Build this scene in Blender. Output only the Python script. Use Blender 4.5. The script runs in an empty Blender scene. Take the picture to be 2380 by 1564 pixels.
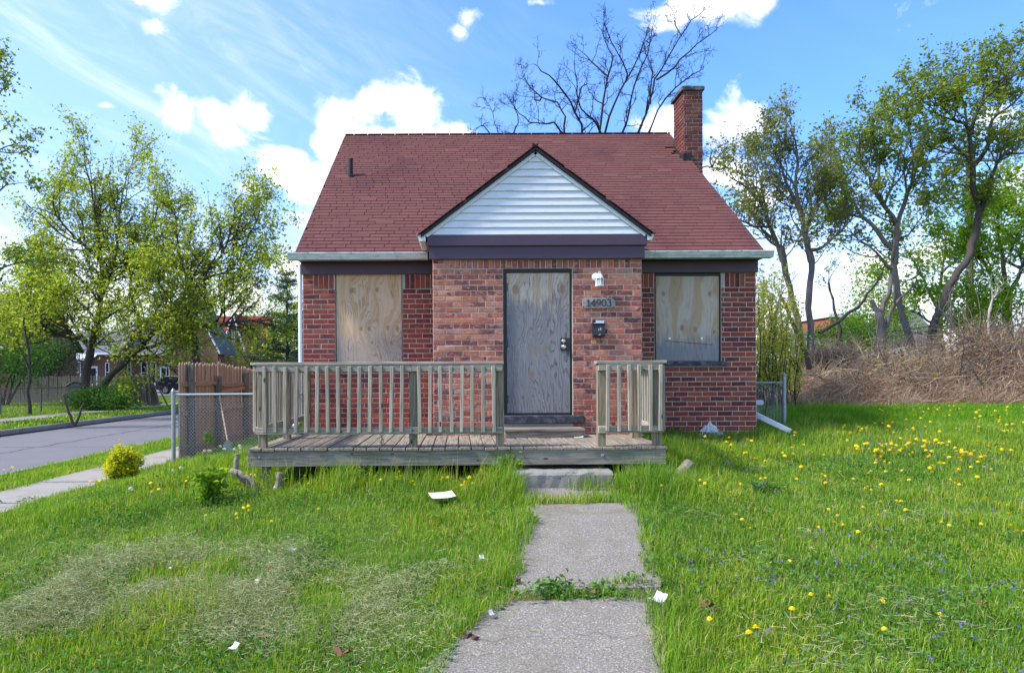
import bpy, math, random
import numpy as np
from math import sin, cos, pi, radians, sqrt, atan2, asin, exp
from mathutils import Vector, Matrix, noise as mnoise

random.seed(7); rng = np.random.default_rng(7)
sc = bpy.context.scene
COL = sc.collection

# ------------------------------------------------------------------ camera, world, sun, exposure
EYE = 1.6; F = 682.667; CX = 460.0; CY = 375.4; K = 1024 / 2380.0
SUN_AZ, SUN_EL = radians(-103), radians(47)
SUN_STR, SUN_ANGLE, SKY_STR, EXPOSURE = 3.0, radians(9.0), 0.15, 1.28

cam_data = bpy.data.cameras.new('camera'); cam = bpy.data.objects.new('camera', cam_data); COL.objects.link(cam)
cam.location = (0, 0, EYE); cam.rotation_euler = (pi / 2, radians(0.28), 0)
cam_data.lens = 24.0; cam_data.sensor_width = 36.0
cam_data.shift_x = (512 - CX) / 1024; cam_data.shift_y = (CY - 336) / 1024
cam_data.clip_start = 0.05; cam_data.clip_end = 3000
sc.camera = cam
sc.view_settings.view_transform = 'Standard'; sc.view_settings.look = 'None'
sc.view_settings.gamma = 1.0; sc.view_settings.use_curve_mapping = False
sc.view_settings.exposure = EXPOSURE
sc.render.engine = 'CYCLES'
cy = sc.cycles; cy.max_bounces = 6; cy.diffuse_bounces = 3; cy.glossy_bounces = 2; cy.transmission_bounces = 3; cy.transparent_max_bounces = 6; cy.caustics_reflective = False; cy.caustics_refractive = False

def ray(px, py):
    "direction of a pixel of the 2380 px wide picture, with y = 1"
    return ((px * K - CX) / F, 1.0, (CY - py * K) / F)
def P(px, py, d):
    r = ray(px, py); return Vector((r[0] * d, d, EYE + r[2] * d))

# ------------------------------------------------------------------ node helper
class G:
    def __init__(s, nt): s.nt = nt; s.N = nt.nodes; s.L = nt.links
    def n(s, t, **kw):
        nd = s.N.new(t)
        for k, v in kw.items(): setattr(nd, k, v)
        return nd
    def put(s, sock, v):
        if v is None: return
        if isinstance(v, bpy.types.NodeSocket): s.L.new(v, sock)
        else:
            if hasattr(sock.default_value, '__len__') and not hasattr(v, '__len__'): v = (v,) * len(sock.default_value)
            if hasattr(v, '__len__') and len(v) == 3 and len(sock.default_value) == 4: v = tuple(v) + (1,)
            sock.default_value = v
    def m(s, op, a, b=None, c=None, clamp=False):
        nd = s.n('ShaderNodeMath', operation=op, use_clamp=clamp); s.put(nd.inputs[0], a); s.put(nd.inputs[1], b)
        if c is not None: s.put(nd.inputs[2], c)
        return nd.outputs[0]
    def add(s, *a):
        r = a[0]
        for x in a[1:]: r = s.m('ADD', r, x)
        return r
    def mul(s, a, b): return s.m('MULTIPLY', a, b)
    def mix(s, f, a, b, blend='MIX'):
        nd = s.n('ShaderNodeMix', data_type='RGBA', blend_type=blend); nd.clamp_factor = True
        s.put(nd.inputs[0], f); s.put(nd.inputs[6], a); s.put(nd.inputs[7], b); return nd.outputs[2]
    def noise(s, vec, scale, detail=3, rough=.55, dist=0, out=0):
        nd = s.n('ShaderNodeTexNoise'); s.put(nd.inputs['Vector'], vec)
        nd.inputs['Scale'].default_value = scale; nd.inputs['Detail'].default_value = detail
        nd.inputs['Roughness'].default_value = rough; nd.inputs['Distortion'].default_value = dist
        return nd.outputs[out]
    def ramp(s, f, stops, interp='LINEAR'):
        nd = s.n('ShaderNodeValToRGB'); s.put(nd.inputs[0], f); cr = nd.color_ramp; cr.interpolation = interp
        while len(cr.elements) < len(stops): cr.elements.new(.5)
        for e, (p, c) in zip(cr.elements, stops):
            e.position = p; e.color = tuple(c) + (1,) if hasattr(c, '__len__') else (c, c, c, 1)
        return nd.outputs[0]
    def sstep(s, f, a, b):
        nd = s.n('ShaderNodeMapRange', interpolation_type='SMOOTHSTEP'); s.put(nd.inputs[0], f)
        nd.inputs[1].default_value = a; nd.inputs[2].default_value = b; return nd.outputs[0]
    def vmul(s, v, k):
        nd = s.n('ShaderNodeVectorMath', operation='MULTIPLY'); s.put(nd.inputs[0], v); s.put(nd.inputs[1], k); return nd.outputs[0]
    def vadd(s, v, k):
        nd = s.n('ShaderNodeVectorMath', operation='ADD'); s.put(nd.inputs[0], v); s.put(nd.inputs[1], k); return nd.outputs[0]
    def sep(s, v):
        nd = s.n('ShaderNodeSeparateXYZ'); s.put(nd.inputs[0], v); return nd.outputs
    def comb(s, x, y, z):
        nd = s.n('ShaderNodeCombineXYZ'); s.put(nd.inputs[0], x); s.put(nd.inputs[1], y); s.put(nd.inputs[2], z); return nd.outputs[0]
    def pos(s): return s.n('ShaderNodeNewGeometry').outputs['Position']
    def obj(s): return s.n('ShaderNodeTexCoord').outputs['Object']
    def rnd(s):
        "a number for each object and each loose piece"
        a = s.n('ShaderNodeObjectInfo').outputs['Random']; b = s.n('ShaderNodeNewGeometry').outputs['Random Per Island']
        return s.m('FRACT', s.add(a, s.mul(b, 7.31)))

# ------------------------------------------------------------------ sky with clouds (world)
def azel(px, py):
    r = ray(px, py); return atan2(r[0], r[1]), atan2(r[2], sqrt(r[0] ** 2 + 1))
def make_world():
    w = bpy.data.worlds.new('World'); sc.world = w; w.use_nodes = True
    g = G(w.node_tree); g.N.clear()
    sky = g.n('ShaderNodeTexSky', sky_type='NISHITA'); sky.sun_disc = False
    sky.sun_elevation = SUN_EL; sky.sun_rotation = SUN_AZ; sky.air_density = 1.0; sky.dust_density = 0.6; sky.ozone_density = 2.2
    d = g.n('ShaderNodeTexCoord').outputs['Generated']
    x, y, z = g.sep(d)
    az = g.m('ARCTAN2', x, y); el = g.m('ARCSINE', z)
    warp = g.vadd(d, g.vmul(g.vadd(g.noise(d, 5, 3, .5, out=1), (-.5,) * 3), (.07, .07, .05)))
    wx, wy, wz = g.sep(warp); waz = g.m('ARCTAN2', wx, wy); wel = g.m('ARCSINE', g.m('MINIMUM', g.m('MAXIMUM', wz, -1.0), 1.0))
    # cumulus: (px, py, half width, half height, strength) in the picture, turned into azimuth and elevation
    B = [(420, 265, 55, 60, 1.), (500, 275, 95, 55, 1.), (580, 280, 55, 60, 1.), (520, 320, 70, 38, .9),
         (770, 255, 55, 65, 1.), (860, 235, 90, 55, 1.1), (950, 250, 80, 65, 1.1), (800, 330, 85, 60, 1.1), (900, 315, 100, 40, .9),
         (1070, 315, 80, 40, 1.), (680, 400, 110, 55, 1.1), (760, 440, 100, 60, 1.0), (610, 440, 70, 30, .8), (700, 520, 80, 40, .8), (700, 620, 90, 60, .9),
         (370, 5, 85, 35, 1.), (385, 78, 60, 22, .68), (1115, 38, 52, 34, .74), (1085, 72, 34, 30, .62), (1280, 8, 42, 15, .75), (520, 5, 30, 14, .6),
         (1640, 20, 130, 48, 1.1), (1780, 10, 90, 45, 1.05), (1560, 60, 60, 40, .7), (1545, 310, 65, 48, 1.), (1690, 305, 105, 62, 1.1), (1740, 280, 50, 40, 1.),
         (1700, 420, 100, 50, 1.1), (1760, 470, 80, 50, .9), (2330, 280, 90, 60, .8), (2380, 420, 120, 70, .9), (2180, 580, 130, 50, 1.0), (2000, 640, 160, 60, 1.0),
         (240, 250, 22, 9, .45), (200, 700, 300, 90, .95), (560, 700, 160, 80, .95), (2060, 690, 200, 60, 1.)]
    dens = None; wv = g.comb(waz, wel, 0)
    def blob(a, e, sa, se, k):
        nonlocal dens
        nd = g.n('ShaderNodeVectorMath', operation='MULTIPLY_ADD'); g.L.new(wv, nd.inputs[0]); nd.inputs[1].default_value = (1 / sa, 1 / se, 0); nd.inputs[2].default_value = (-a / sa, -e / se, 0)
        dt = g.n('ShaderNodeVectorMath', operation='DOT_PRODUCT'); g.L.new(nd.outputs[0], dt.inputs[0]); g.L.new(nd.outputs[0], dt.inputs[1])
        q = g.mul(g.m('POWER', .3679, dt.outputs['Value']), k)
        dens = q if dens is None else g.m('MAXIMUM', dens, q)
    for px, py, hw, hh, k in B:
        a, e = azel(px, py); a1, _ = azel(px + hw, py); _, e1 = azel(px, py - hh)
        blob(a, e, (a1 - a) * .98, (e1 - e) * .98, k)
    back = g.mul(g.sstep(g.noise(d, 2.3, 3, .5), .50, .66), g.sstep(g.m('ABSOLUTE', az), 1.0, 1.25))   # the same kind of clouds all round
    dens = g.m('MAXIMUM', dens, back)
    n1 = g.noise(g.vmul(d, (1, 1, 1.3)), 13, 9, .62, .6); n2 = g.noise(d, 42, 5, .6, .4)
    tex = g.add(g.mul(g.m('SUBTRACT', n1, .5), 2.1), g.mul(g.m('SUBTRACT', n2, .5), .55))
    cov = g.sstep(g.add(dens, tex), .32, .95)
    cov = g.m('MAXIMUM', cov, g.mul(g.sstep(g.add(el, g.mul(g.m('SUBTRACT', n1, .5), .22)), .26, .03), .85))   # cloud banks piled up towards the horizon
    # thin streaks of cirrus, thickest on the sunward side
    ci = g.noise(g.vmul(g.vadd(d, g.vmul(g.comb(0, 0, x), (1, 1, .45))), (1.6, 1.6, 5.0)), 3.0, 9, .66, .9)
    cia, cie = azel(120, 180)
    side = g.m('EXPONENT', g.mul(g.add(g.m('POWER', g.m('DIVIDE', g.m('SUBTRACT', az, cia), .42), 2.0), g.m('POWER', g.m('DIVIDE', g.m('SUBTRACT', el, cie), .30), 2.0)), -1.0))
    cirr = g.m('ADD', g.mul(g.sstep(ci, .36, .80), g.add(g.mul(side, .40), .02)), g.mul(side, .20), clamp=True)
    shade = g.sstep(g.noise(g.vadd(d, (.012, 0, .03)), 11, 5, .6), .30, .72)
    ccol = g.mix(shade, (3.3, 3.45, 3.65), (6.2, 6.2, 6.2))
    skyc = g.mix(1.0, sky.outputs[0], (0.49, 0.73, 1.10), 'MULTIPLY')
    c = g.mix(cirr, skyc, (3.7, 3.9, 4.1))
    c = g.mix(cov, c, ccol)
    bg = g.n('ShaderNodeBackground'); g.put(bg.inputs[0], c); bg.inputs[1].default_value = SKY_STR
    w.cycles.sampling_method = 'MANUAL'; w.cycles.sample_map_resolution = 256
    out = g.n('ShaderNodeOutputWorld'); g.L.new(bg.outputs[0], out.inputs[0])
make_world()
sun_dir = Vector((sin(SUN_AZ) * cos(SUN_EL), cos(SUN_AZ) * cos(SUN_EL), sin(SUN_EL)))
sd = bpy.data.lights.new('sun', 'SUN'); sd.energy = SUN_STR; sd.angle = SUN_ANGLE; sd.color = (1, .94, .84)
sun = bpy.data.objects.new('sun', sd); COL.objects.link(sun)
sun.rotation_euler = sun_dir.to_track_quat('Z', 'Y').to_euler(); sun.location = (-20, 0, 30)

# ------------------------------------------------------------------ materials
M = {}
def material(name, fn, rough=.8, spec=.3):
    m = bpy.data.materials.new(name); m.use_nodes = True; g = G(m.node_tree)
    b = g.N['Principled BSDF']; b.inputs['Roughness'].default_value = rough; b.inputs['Specular IOR Level'].default_value = spec
    r = fn(g, b)
    if r is not None: g.put(b.inputs['Base Color'], r)
    M[name] = m; return m
def bump(g, b, h, strength=.3, dist=.01):
    nd = g.n('ShaderNodeBump'); g.put(nd.inputs['Height'], h); nd.inputs['Strength'].default_value = strength
    nd.inputs['Distance'].default_value = dist; g.L.new(nd.outputs[0], b.inputs['Normal'])
def flat(name, col, rough=.6, spec=.3, metal=0, var=.12, scale=9):
    def fn(g, b):
        b.inputs['Metallic'].default_value = metal
        n = g.noise(g.pos(), scale, 5, .6)
        return g.mix(g.mul(n, 1), tuple(c * (1 - var * 1.6) for c in col), tuple(min(1, c * (1 + var)) for c in col))
    return material(name, fn, rough, spec)
def leafy(name, stops, trans=.35, rough=.6, patch=None):
    "leaf or blade: diffuse with some light let through; colour differs from piece to piece"
    m = bpy.data.materials.new(name); m.use_nodes = True; g = G(m.node_tree); b = g.N['Principled BSDF']
    c = g.ramp(g.rnd(), stops)
    if patch:
        c = g.mix(g.sstep(g.noise(g.pos(), patch[1], 4, .6), .40, .66), c, patch[0], 'MULTIPLY')
        if len(patch) > 2: c = g.mix(g.sstep(g.noise(g.vadd(g.pos(), (7, 3, 0)), patch[3], 4, .6), .46, .66), c, patch[2], 'MULTIPLY')
    g.put(b.inputs['Base Color'], c); b.inputs['Roughness'].default_value = rough; b.inputs['Specular IOR Level'].default_value = .25
    t = g.n('ShaderNodeBsdfTranslucent'); g.put(t.inputs[0], g.mix(1, c, (1.25, 1.2, .55), 'MULTIPLY'))
    x = g.n('ShaderNodeMixShader'); x.inputs[0].default_value = trans
    g.L.new(b.outputs[0], x.inputs[1]); g.L.new(t.outputs[0], x.inputs[2]); g.L.new(x.outputs[0], g.N['Material Output'].inputs[0])
    M[name] = m; return m

def brick_fn(stops, pale):
    def fn(g, b):
        r = g.rnd(); p = g.pos()
        c = g.ramp(r, stops)
        off = g.vadd(p, g.comb(g.mul(r, 31.0), g.mul(r, 17.0), 0))
        n = g.noise(g.vmul(off, (1, 1, 1.8)), 16, 5, .65, .8)
        c = g.mix(g.sstep(n, .50, .72), c, pale)
        c = g.mix(g.sstep(g.noise(off, 9, 3, .5), .58, .75), c, (.10, .045, .05))
        c = g.mix(g.mul(g.sstep(g.noise(p, 130, 3, .6), .62, .75), .55), c, (.42, .30, .26))
        c = g.mix(g.mul(g.sstep(g.noise(g.vmul(p, (1.6, 1, .8)), 1.1, 6, .65, .4), .50, .74), .42), c, (.07, .045, .042))   # soot and run-off blotches
        c = g.mix(g.mul(g.sstep(g.noise(g.vadd(p, (3, 9, 2)), 2.3, 6, .7), .60, .78), .35), c, (.46, .38, .34))
        bump(g, b, g.add(g.noise(p, 60, 5, .65), g.noise(p, 15, 2)), .6, .006)
        return c
    return fn
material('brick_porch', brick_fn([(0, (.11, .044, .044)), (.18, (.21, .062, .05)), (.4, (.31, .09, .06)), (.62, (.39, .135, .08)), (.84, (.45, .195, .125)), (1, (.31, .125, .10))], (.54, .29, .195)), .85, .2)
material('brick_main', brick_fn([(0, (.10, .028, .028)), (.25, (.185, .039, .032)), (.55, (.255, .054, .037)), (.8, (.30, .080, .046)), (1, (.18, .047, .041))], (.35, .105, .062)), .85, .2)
material('brick_chimney', brick_fn([(0, (.05, .022, .022)), (.3, (.095, .028, .025)), (.6, (.14, .040, .030)), (.85, (.17, .058, .038)), (1, (.10, .034, .032))], (.20, .075, .05)), .85, .2)
def mortar_fn(g, b):
    p = g.pos(); bump(g, b, g.noise(p, 90, 5, .7), .7, .006)
    return g.mix(g.noise(p, 7, 5, .6), (.34, .31, .255), (.50, .465, .39))
material('mortar', mortar_fn, .95, .1)
def shingle_fn(g, b):
    p = g.pos(); r = g.rnd()
    c = g.ramp(r, [(0, (.100, .040, .037)), (.3, (.114, .046, .041)), (.7, (.124, .051, .044)), (1, (.106, .044, .042))])
    c = g.mix(g.mul(g.sstep(g.noise(g.vmul(p, (1, .55, .55)), 1.1, 5, .6, .5), .46, .70), .60), c, (.070, .026, .032))
    c = g.mix(g.mul(g.sstep(g.noise(p, 240, 2, .6), .5, .68), .5), c, (.24, .10, .08))
    bump(g, b, g.noise(p, 220, 3, .7), .5, .004); return c
material('shingle', shingle_fn, .95, .15)
flat('roof_felt', (.03, .02, .02), .95); flat('tar', (.018, .018, .02), .7, .3, var=.3)
flat('purple_trim', (.068, .042, .066), .45, .35, var=.08, scale=2.5)
def siding_fn(g, b):
    p = g.pos(); n = g.noise(g.vmul(p, (3, 1, 14)), 2.2, 5, .65)
    return g.mix(g.mul(g.sstep(n, .48, .75), .5), (.60, .63, .64), (.42, .43, .42))
material('white_siding', siding_fn, .4, .4)
def gutter_fn(g, b):
    p = g.pos(); n = g.noise(g.vmul(p, (2, 2, 7)), 4, 6, .65)
    c = g.mix(g.sstep(n, .40, .72), (.60, .62, .60), (.34, .37, .34))
    return g.mix(g.sstep(g.noise(p, 45, 3, .6), .68, .76), c, (.08, .075, .06))
material('gutter_white', gutter_fn, .4, .45)
flat('soffit_tan', (.28, .24, .19), .7); flat('white_metal', (.74, .76, .76), .35, .5, var=.06)
flat('black_paint', (.012, .012, .013), .45, .4, var=.3); flat('black_steel', (.016, .017, .02), .4, .5, var=.35, scale=30)
def ply_fn(knots, warm, grey, lo, hi, seed, line_k=.5, freq=62, w=1.0):
    "rotary-cut veneer: wandering growth lines that bend round the knots, silvered where rain reaches it"
    def fn(g, b):
        x, y, z = g.sep(g.obj())
        v = g.comb(x, seed, z)
        wob = g.add(g.mul(g.noise(g.vmul(v, (2.2, 1, .55)), 2.4, 4, .55), .34), g.mul(g.noise(g.vmul(v, (6, 1, 1.2)), 3.1, 4, .6), .055))
        h = g.add(x, wob)
        ring = None
        for kx, kz, s in knots:
            dx = g.m('SUBTRACT', x, kx); dz = g.m('SUBTRACT', z, kz)
            rr = g.m('SQRT', g.add(g.mul(dx, dx), g.mul(g.mul(dz, dz), .40)))
            e = g.m('EXPONENT', g.mul(g.m('DIVIDE', rr, s * 2.0), -1.0))
            h = g.add(h, g.mul(e, .17))
            q = g.sstep(rr, s * .62, s * .34)
            ring = q if ring is None else g.m('MAXIMUM', ring, q)
        f = g.mul(h, freq)
        f = g.add(f, g.mul(g.noise(g.vmul(v, (20, 1, 2.2)), 2.2, 3, .6), 2.0))
        wave = g.add(g.mul(g.m('SINE', f), .5), .5)
        wide = g.add(g.mul(g.m('SINE', g.mul(f, .23)), .5), .5)
        lines = g.mul(g.sstep(wave, .72, .98), g.add(g.mul(g.sstep(g.noise(g.vmul(v, (3, 1, 1.1)), 2, 3), .35, .62), .8), .2))
        wet = g.add(g.sstep(z, hi, lo), g.mul(g.m('SUBTRACT', g.noise(g.vmul(v, (7, 1, 1.5)), 3.0, 6, .65), .5), 1.9 * w))
        wet = g.m('MULTIPLY', g.sstep(wet, .15, .85), w, clamp=True)
        base = g.mix(g.sstep(wide, .35, .85), warm[0], warm[1])
        base = g.mix(wet, base, g.mix(g.noise(g.vmul(v, (16, 1, 1.3)), 3, 5, .6), grey[0], grey[1]))
        c = g.mix(g.mul(lines, line_k), base, g.mix(wet, warm[2], grey[2]))
        fib = g.noise(g.vmul(v, (150, 1, 5)), 2, 3, .6)
        c = g.mix(g.mul(g.m('SUBTRACT', fib, .35, clamp=True), .55), c, g.mix(wet, warm[2], grey[2]))
        if ring is not None: c = g.mix(g.mul(ring, .7), c, g.mix(wet, (.25, .15, .085), (.21, .165, .13)))
        c = g.mix(g.sstep(g.noise(v, 30, 2, .5), .735, .77), c, (.045, .035, .035))
        bump(g, b, g.add(lines, g.mul(fib, .5)), .25, .003)
        return c
    return fn
W_PALE = ((.60, .45, .30), (.55, .375, .22), (.28, .16, .075)); GREYS = ((.20, .215, .24), (.33, .335, .345), (.10, .095, .095))
material('plywood_tan', ply_fn([(-.12, -.15, .05), (.0, -.15, .05), (.28, -.14, .05), (.42, -.15, .05), (-.26, .42, .06), (.12, .43, .05), (.04, -.36, .04), (.33, -.36, .04)], W_PALE, ((.29, .265, .25), (.40, .345, .29), (.14, .10, .075)), -.70, .15, 3.1, .58, 150, w=.75), .85, .15)
material('plywood_stained', ply_fn([(-.36, .37, .05), (.33, .37, .05), (-.08, -.14, .06), (.12, -.16, .06), (.40, -.20, .04)], ((.50, .43, .345), (.45, .33, .215), (.26, .155, .08)), ((.17, .18, .205), (.34, .325, .31), (.10, .085, .075)), -.60, -.0, 8.7, .32, 80, w=1.0), .8, .2)
material('plywood_door', ply_fn([(-.31, .73, .085), (.33, .73, .085), (-.04, -.10, .085), (.085, -.09, .075), (-.10, -.43, .085), (.33, .46, .03), (-.32, .45, .03)], ((.50, .42, .33), (.46, .345, .235), (.19, .125, .075)), ((.135, .14, .155), (.30, .29, .28), (.045, .043, .045)), .25, 1.0, 5.5, .62, 135), .85, .15)
def wood_fn(stops, moss=.5, dark=(.055, .05, .042), mossc=(.095, .115, .04)):
    "sawn board, grain along local X"
    def fn(g, b):
        r = g.rnd(); o = g.obj()
        v = g.vadd(o, g.comb(g.mul(r, 13.0), g.mul(r, 7.0), g.mul(r, 5.0)))
        gr = g.noise(g.vmul(v, (1.6, 42, 42)), 1.5, 5, .65, .6); big = g.noise(g.vmul(v, (.8, 5, 5)), 1.7, 4, .6)
        c = g.mix(g.sstep(gr, .35, .70), g.ramp(g.m('FRACT', g.mul(r, 3.7)), stops), dark)
        c = g.mix(g.mul(g.sstep(big, .50, .68), moss), c, mossc)
        x, y, z = g.sep(v)
        k = g.n('ShaderNodeTexVoronoi', voronoi_dimensions='3D'); g.put(k.inputs['Vector'], g.vmul(v, (2.2, 7, 7))); k.inputs['Scale'].default_value = 1.3
        c = g.mix(g.sstep(k.outputs[0], .12, .06), c, (.045, .032, .025))
        bump(g, b, gr, .5, .004); return c
    return fn
material('rail_wood', wood_fn([(0, (.39, .345, .265)), (.4, (.44, .395, .32)), (.7, (.355, .32, .25)), (1, (.46, .395, .305))], .30, (.175, .152, .115), (.14, .165, .075)), .85, .15)
material('post_wood', wood_fn([(0, (.33, .26, .175)), (.5, (.30, .25, .18)), (1, (.28, .25, .195))], .30, (.115, .09, .062), (.13, .15, .07)), .85, .15)
material('deck_wood', wood_fn([(0, (.275, .235, .185)), (.5, (.33, .285, .23)), (1, (.24, .215, .175))], .40, (.10, .082, .062), (.135, .135, .06)), .9, .12)
material('beam_wood', wood_fn([(0, (.26, .24, .195)), (1, (.28, .25, .195))], .40, (.11, .098, .08), (.12, .14, .065)), .9, .12)
material('fence_brown', wood_fn([(0, (.40, .305, .23)), (.4, (.45, .34, .255)), (.7, (.36, .285, .225)), (1, (.49, .385, .29))], .30, (.22, .15, .11), (.15, .135, .105)), .9, .1)
material('fence_grey', wood_fn([(0, (.20, .185, .165)), (.5, (.25, .225, .20)), (1, (.165, .15, .135))], .3, (.075, .068, .06), (.12, .12, .09)), .9, .1)
material('new_lumber', wood_fn([(0, (.43, .28, .14)), (1, (.46, .30, .15))], .1, (.26, .16, .08), (.3, .22, .12)), .8, .2)
def concrete_fn(lo, hi, spk=.5):
    def fn(g, b):
        p = g.pos(); c = g.mix(g.noise(p, 3.1, 6, .6), lo, hi)
        s1 = g.noise(p, 85, 3, .7); s2 = g.noise(p, 210, 2, .6)
        c = g.mix(g.mul(g.sstep(s1, .53, .66), spk), c, (.47, .45, .41)); c = g.mix(g.mul(g.sstep(s1, .46, .34), spk), c, (.085, .08, .075))
        c = g.mix(g.mul(g.sstep(s2, .55, .70), spk * .8), c, (.12, .11, .10))
        c = g.mix(g.mul(g.sstep(g.noise(p, 1.6, 6, .68, .6), .50, .70), .62), c, (.145, .13, .085))
        ck = g.n('ShaderNodeTexVoronoi', feature='DISTANCE_TO_EDGE'); g.put(ck.inputs['Vector'], g.vadd(p, g.vmul(g.noise(p, 3, 4, .6, out=1), (.5,) * 3))); ck.inputs['Scale'].default_value = .42
        c = g.mix(g.mul(g.sstep(ck.outputs[0], .004, .001), .45), c, (.05, .047, .042))
        bump(g, b, g.add(s1, g.mul(s2, .5)), .6, .006); return c
    return fn
material('concrete_path', concrete_fn((.165, .145, .118), (.235, .21, .175), .75), .95, .15)
material('concrete_walk', concrete_fn((.25, .23, .20), (.33, .305, .265), .2), .9, .15)
material('concrete_step', concrete_fn((.18, .17, .155), (.30, .285, .26), .35), .95, .15)
material('concrete_curb', concrete_fn((.17, .165, .15), (.28, .27, .25), .4), .95, .15)
def sill_fn(g, b):
    p = g.pos(); bump(g, b, g.noise(p, 40, 4, .6), .4, .004)
    return g.mix(g.sstep(g.noise(p, 9, 5, .65), .4, .7), (.035, .04, .05), (.14, .15, .17))
material('stone_sill', sill_fn, .8, .25)
def asphalt_fn(g, b):
    p = g.pos(); c = g.mix(g.noise(p, 1.2, 6, .6), (.125, .118, .125), (.175, .165, .17))
    c = g.mix(g.mul(g.sstep(g.noise(p, 120, 3, .65), .5, .7), .4), c, (.26, .25, .25))
    x, y, z = g.sep(g.vadd(p, g.vmul(g.noise(p, 1.1, 3, .6, out=1), (.5,) * 3)))
    sx = g.m('ABSOLUTE', g.add(x, 9.55)); ck = g.sstep(sx, .07, .03)
    fy = g.m('ABSOLUTE', g.m('SUBTRACT', g.m('FRACT', g.m('DIVIDE', y, 4.6)), .5)); ck = g.m('MAXIMUM', ck, g.sstep(fy, .009, .004))
    c = g.mix(g.mul(ck, .75), c, (.045, .043, .045)); bump(g, b, g.noise(p, 150, 3, .7), .4, .005); return c
material('asphalt', asphalt_fn, .9, .2)
def soil_fn(g, b):
    p = g.pos(); c = g.mix(g.sstep(g.noise(p, 5, 6, .65), .35, .65), (.045, .085, .012), (.075, .13, .018))
    return g.mix(g.sstep(g.noise(p, 14, 4, .6), .56, .72), c, (.075, .062, .035))
material('turf', soil_fn, 1, .05)
flat('dirt', (.10, .08, .055), 1, .05, var=.35)
GRASS_ST = [(0, (.090, .205, .011)), (.3, (.14, .295, .016)), (.58, (.195, .36, .025)), (.82, (.265, .415, .04)), (.92, (.36, .42, .10)), (1, (.50, .45, .21))]
leafy('grass_blade', GRASS_ST, .44, .55, ((1.38, 1.12, .95), .8, (.72, .82, .9), 1.7))
leafy('grass_lush', [(0, (.085, .215, .012)), (.4, (.13, .30, .016)), (1, (.20, .375, .026))], .46, .55, ((1.25, 1.08, .8), .7, (.75, .85, .9), 1.3))
leafy('clipping', [(0, (.20, .26, .085)), (.35, (.285, .325, .135)), (.7, (.365, .375, .19)), (.92, (.45, .41, .25)), (1, (.30, .21, .11))], .2, .7)
leafy('weed_leaf', [(0, (.055, .15, .022)), (.5, (.085, .205, .03)), (1, (.13, .26, .04))], .4)
leafy('dandelion_yellow', [(0, (.84, .58, .008)), (1, (.90, .68, .015))], .15); leafy('seed_white', [(0, (.55, .55, .52)), (1, (.68, .68, .64))], .4)
leafy('stalk', [(0, (.14, .2, .05)), (1, (.2, .24, .07))], .3); leafy('violet', [(0, (.12, .10, .42)), (1, (.22, .17, .55))], .3)
leafy('leaf_maple', [(0, (.18, .25, .026)), (.35, (.25, .34, .036)), (.75, (.34, .42, .055)), (1, (.44, .47, .085))], .58)
leafy('leaf_norway', [(0, (.10, .17, .024)), (.4, (.16, .245, .03)), (.8, (.23, .31, .036)), (1, (.30, .28, .05))], .55)
leafy('leaf_bright', [(0, (.12, .24, .014)), (.5, (.19, .33, .02)), (1, (.27, .41, .035))], .56)
leafy('leaf_willow', [(0, (.25, .29, .035)), (.5, (.36, .39, .06)), (1, (.46, .45, .10))], .55)
leafy('leaf_bud', [(0, (.15, .16, .045)), (.5, (.19, .25, .045)), (1, (.24, .23, .07))], .5)
leafy('leaf_gold', [(0, (.36, .40, .014)), (.5, (.52, .54, .022)), (1, (.66, .64, .05))], .5, .4)
leafy('needle', [(0, (.018, .042, .018)), (1, (.04, .075, .03))], .2); leafy('leaf_dark', [(0, (.018, .05, .012)), (1, (.04, .09, .018))], .3)
def bark_fn(a, c_, k):
    def fn(g, b):
        p = g.pos(); n = g.noise(g.vmul(p, (1, 1, .22)), k, 5, .65); bump(g, b, n, .8, .03); return g.mix(n, a, c_)
    return fn
material('bark', bark_fn((.03, .026, .022), (.12, .10, .085), 22), .95, .1)
material('bark_grey', bark_fn((.07, .062, .055), (.22, .195, .17), 18), .95, .1)
material('bark_dark', bark_fn((.012, .011, .013), (.05, .045, .045), 25), .95, .1)
material('bark_white', bark_fn((.22, .20, .18), (.50, .46, .42), 16), .95, .1)
leafy('dead_vine', [(0, (.17, .105, .078)), (.3, (.28, .185, .135)), (.6, (.38, .265, .195)), (.85, (.50, .385, .285)), (1, (.62, .52, .41))], .28, .85, ((.72, .66, .66), .55))
flat('vine_core', (.10, .07, .052), 1, .03, var=.5, scale=3)
flat('galvanised', (.33, .36, .37), .45, .5, metal=.55, var=.3, scale=25); flat('wire', (.42, .43, .43), .5, .5, metal=.2, var=.3, scale=40)
flat('meter_grey', (.14, .19, .20), .5, .4); flat('pale_plastic', (.55, .57, .57), .4, .4)
flat('driftwood', (.27, .225, .18), .95, .1, var=.45, scale=22); flat('bag_white', (.62, .63, .66), .5, .4, var=.12, scale=14)
flat('paper', (.62, .59, .52), .8, .2, var=.12); flat('dead_leaf', (.20, .105, .055), .85, .15, var=.4, scale=60)
flat('car_paint', (.010, .011, .016), .25, .6, var=.1); flat('glass_dark', (.02, .024, .03), .08, .7, var=.2); flat('rubber', (.015, .015, .015), .8); flat('chrome', (.5, .5, .52), .25, .6, metal=.9)
flat('nbr_brick', (.21, .105, .085), .9, .15, var=.35, scale=14); flat('nbr_roof_grey', (.15, .155, .17), .95, .1, var=.3, scale=8); flat('nbr_roof_red', (.22, .045, .038), .95, .1, var=.3, scale=10); flat('nbr_roof_brown', (.085, .07, .065), .95, .1, var=.35, scale=10)
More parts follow.
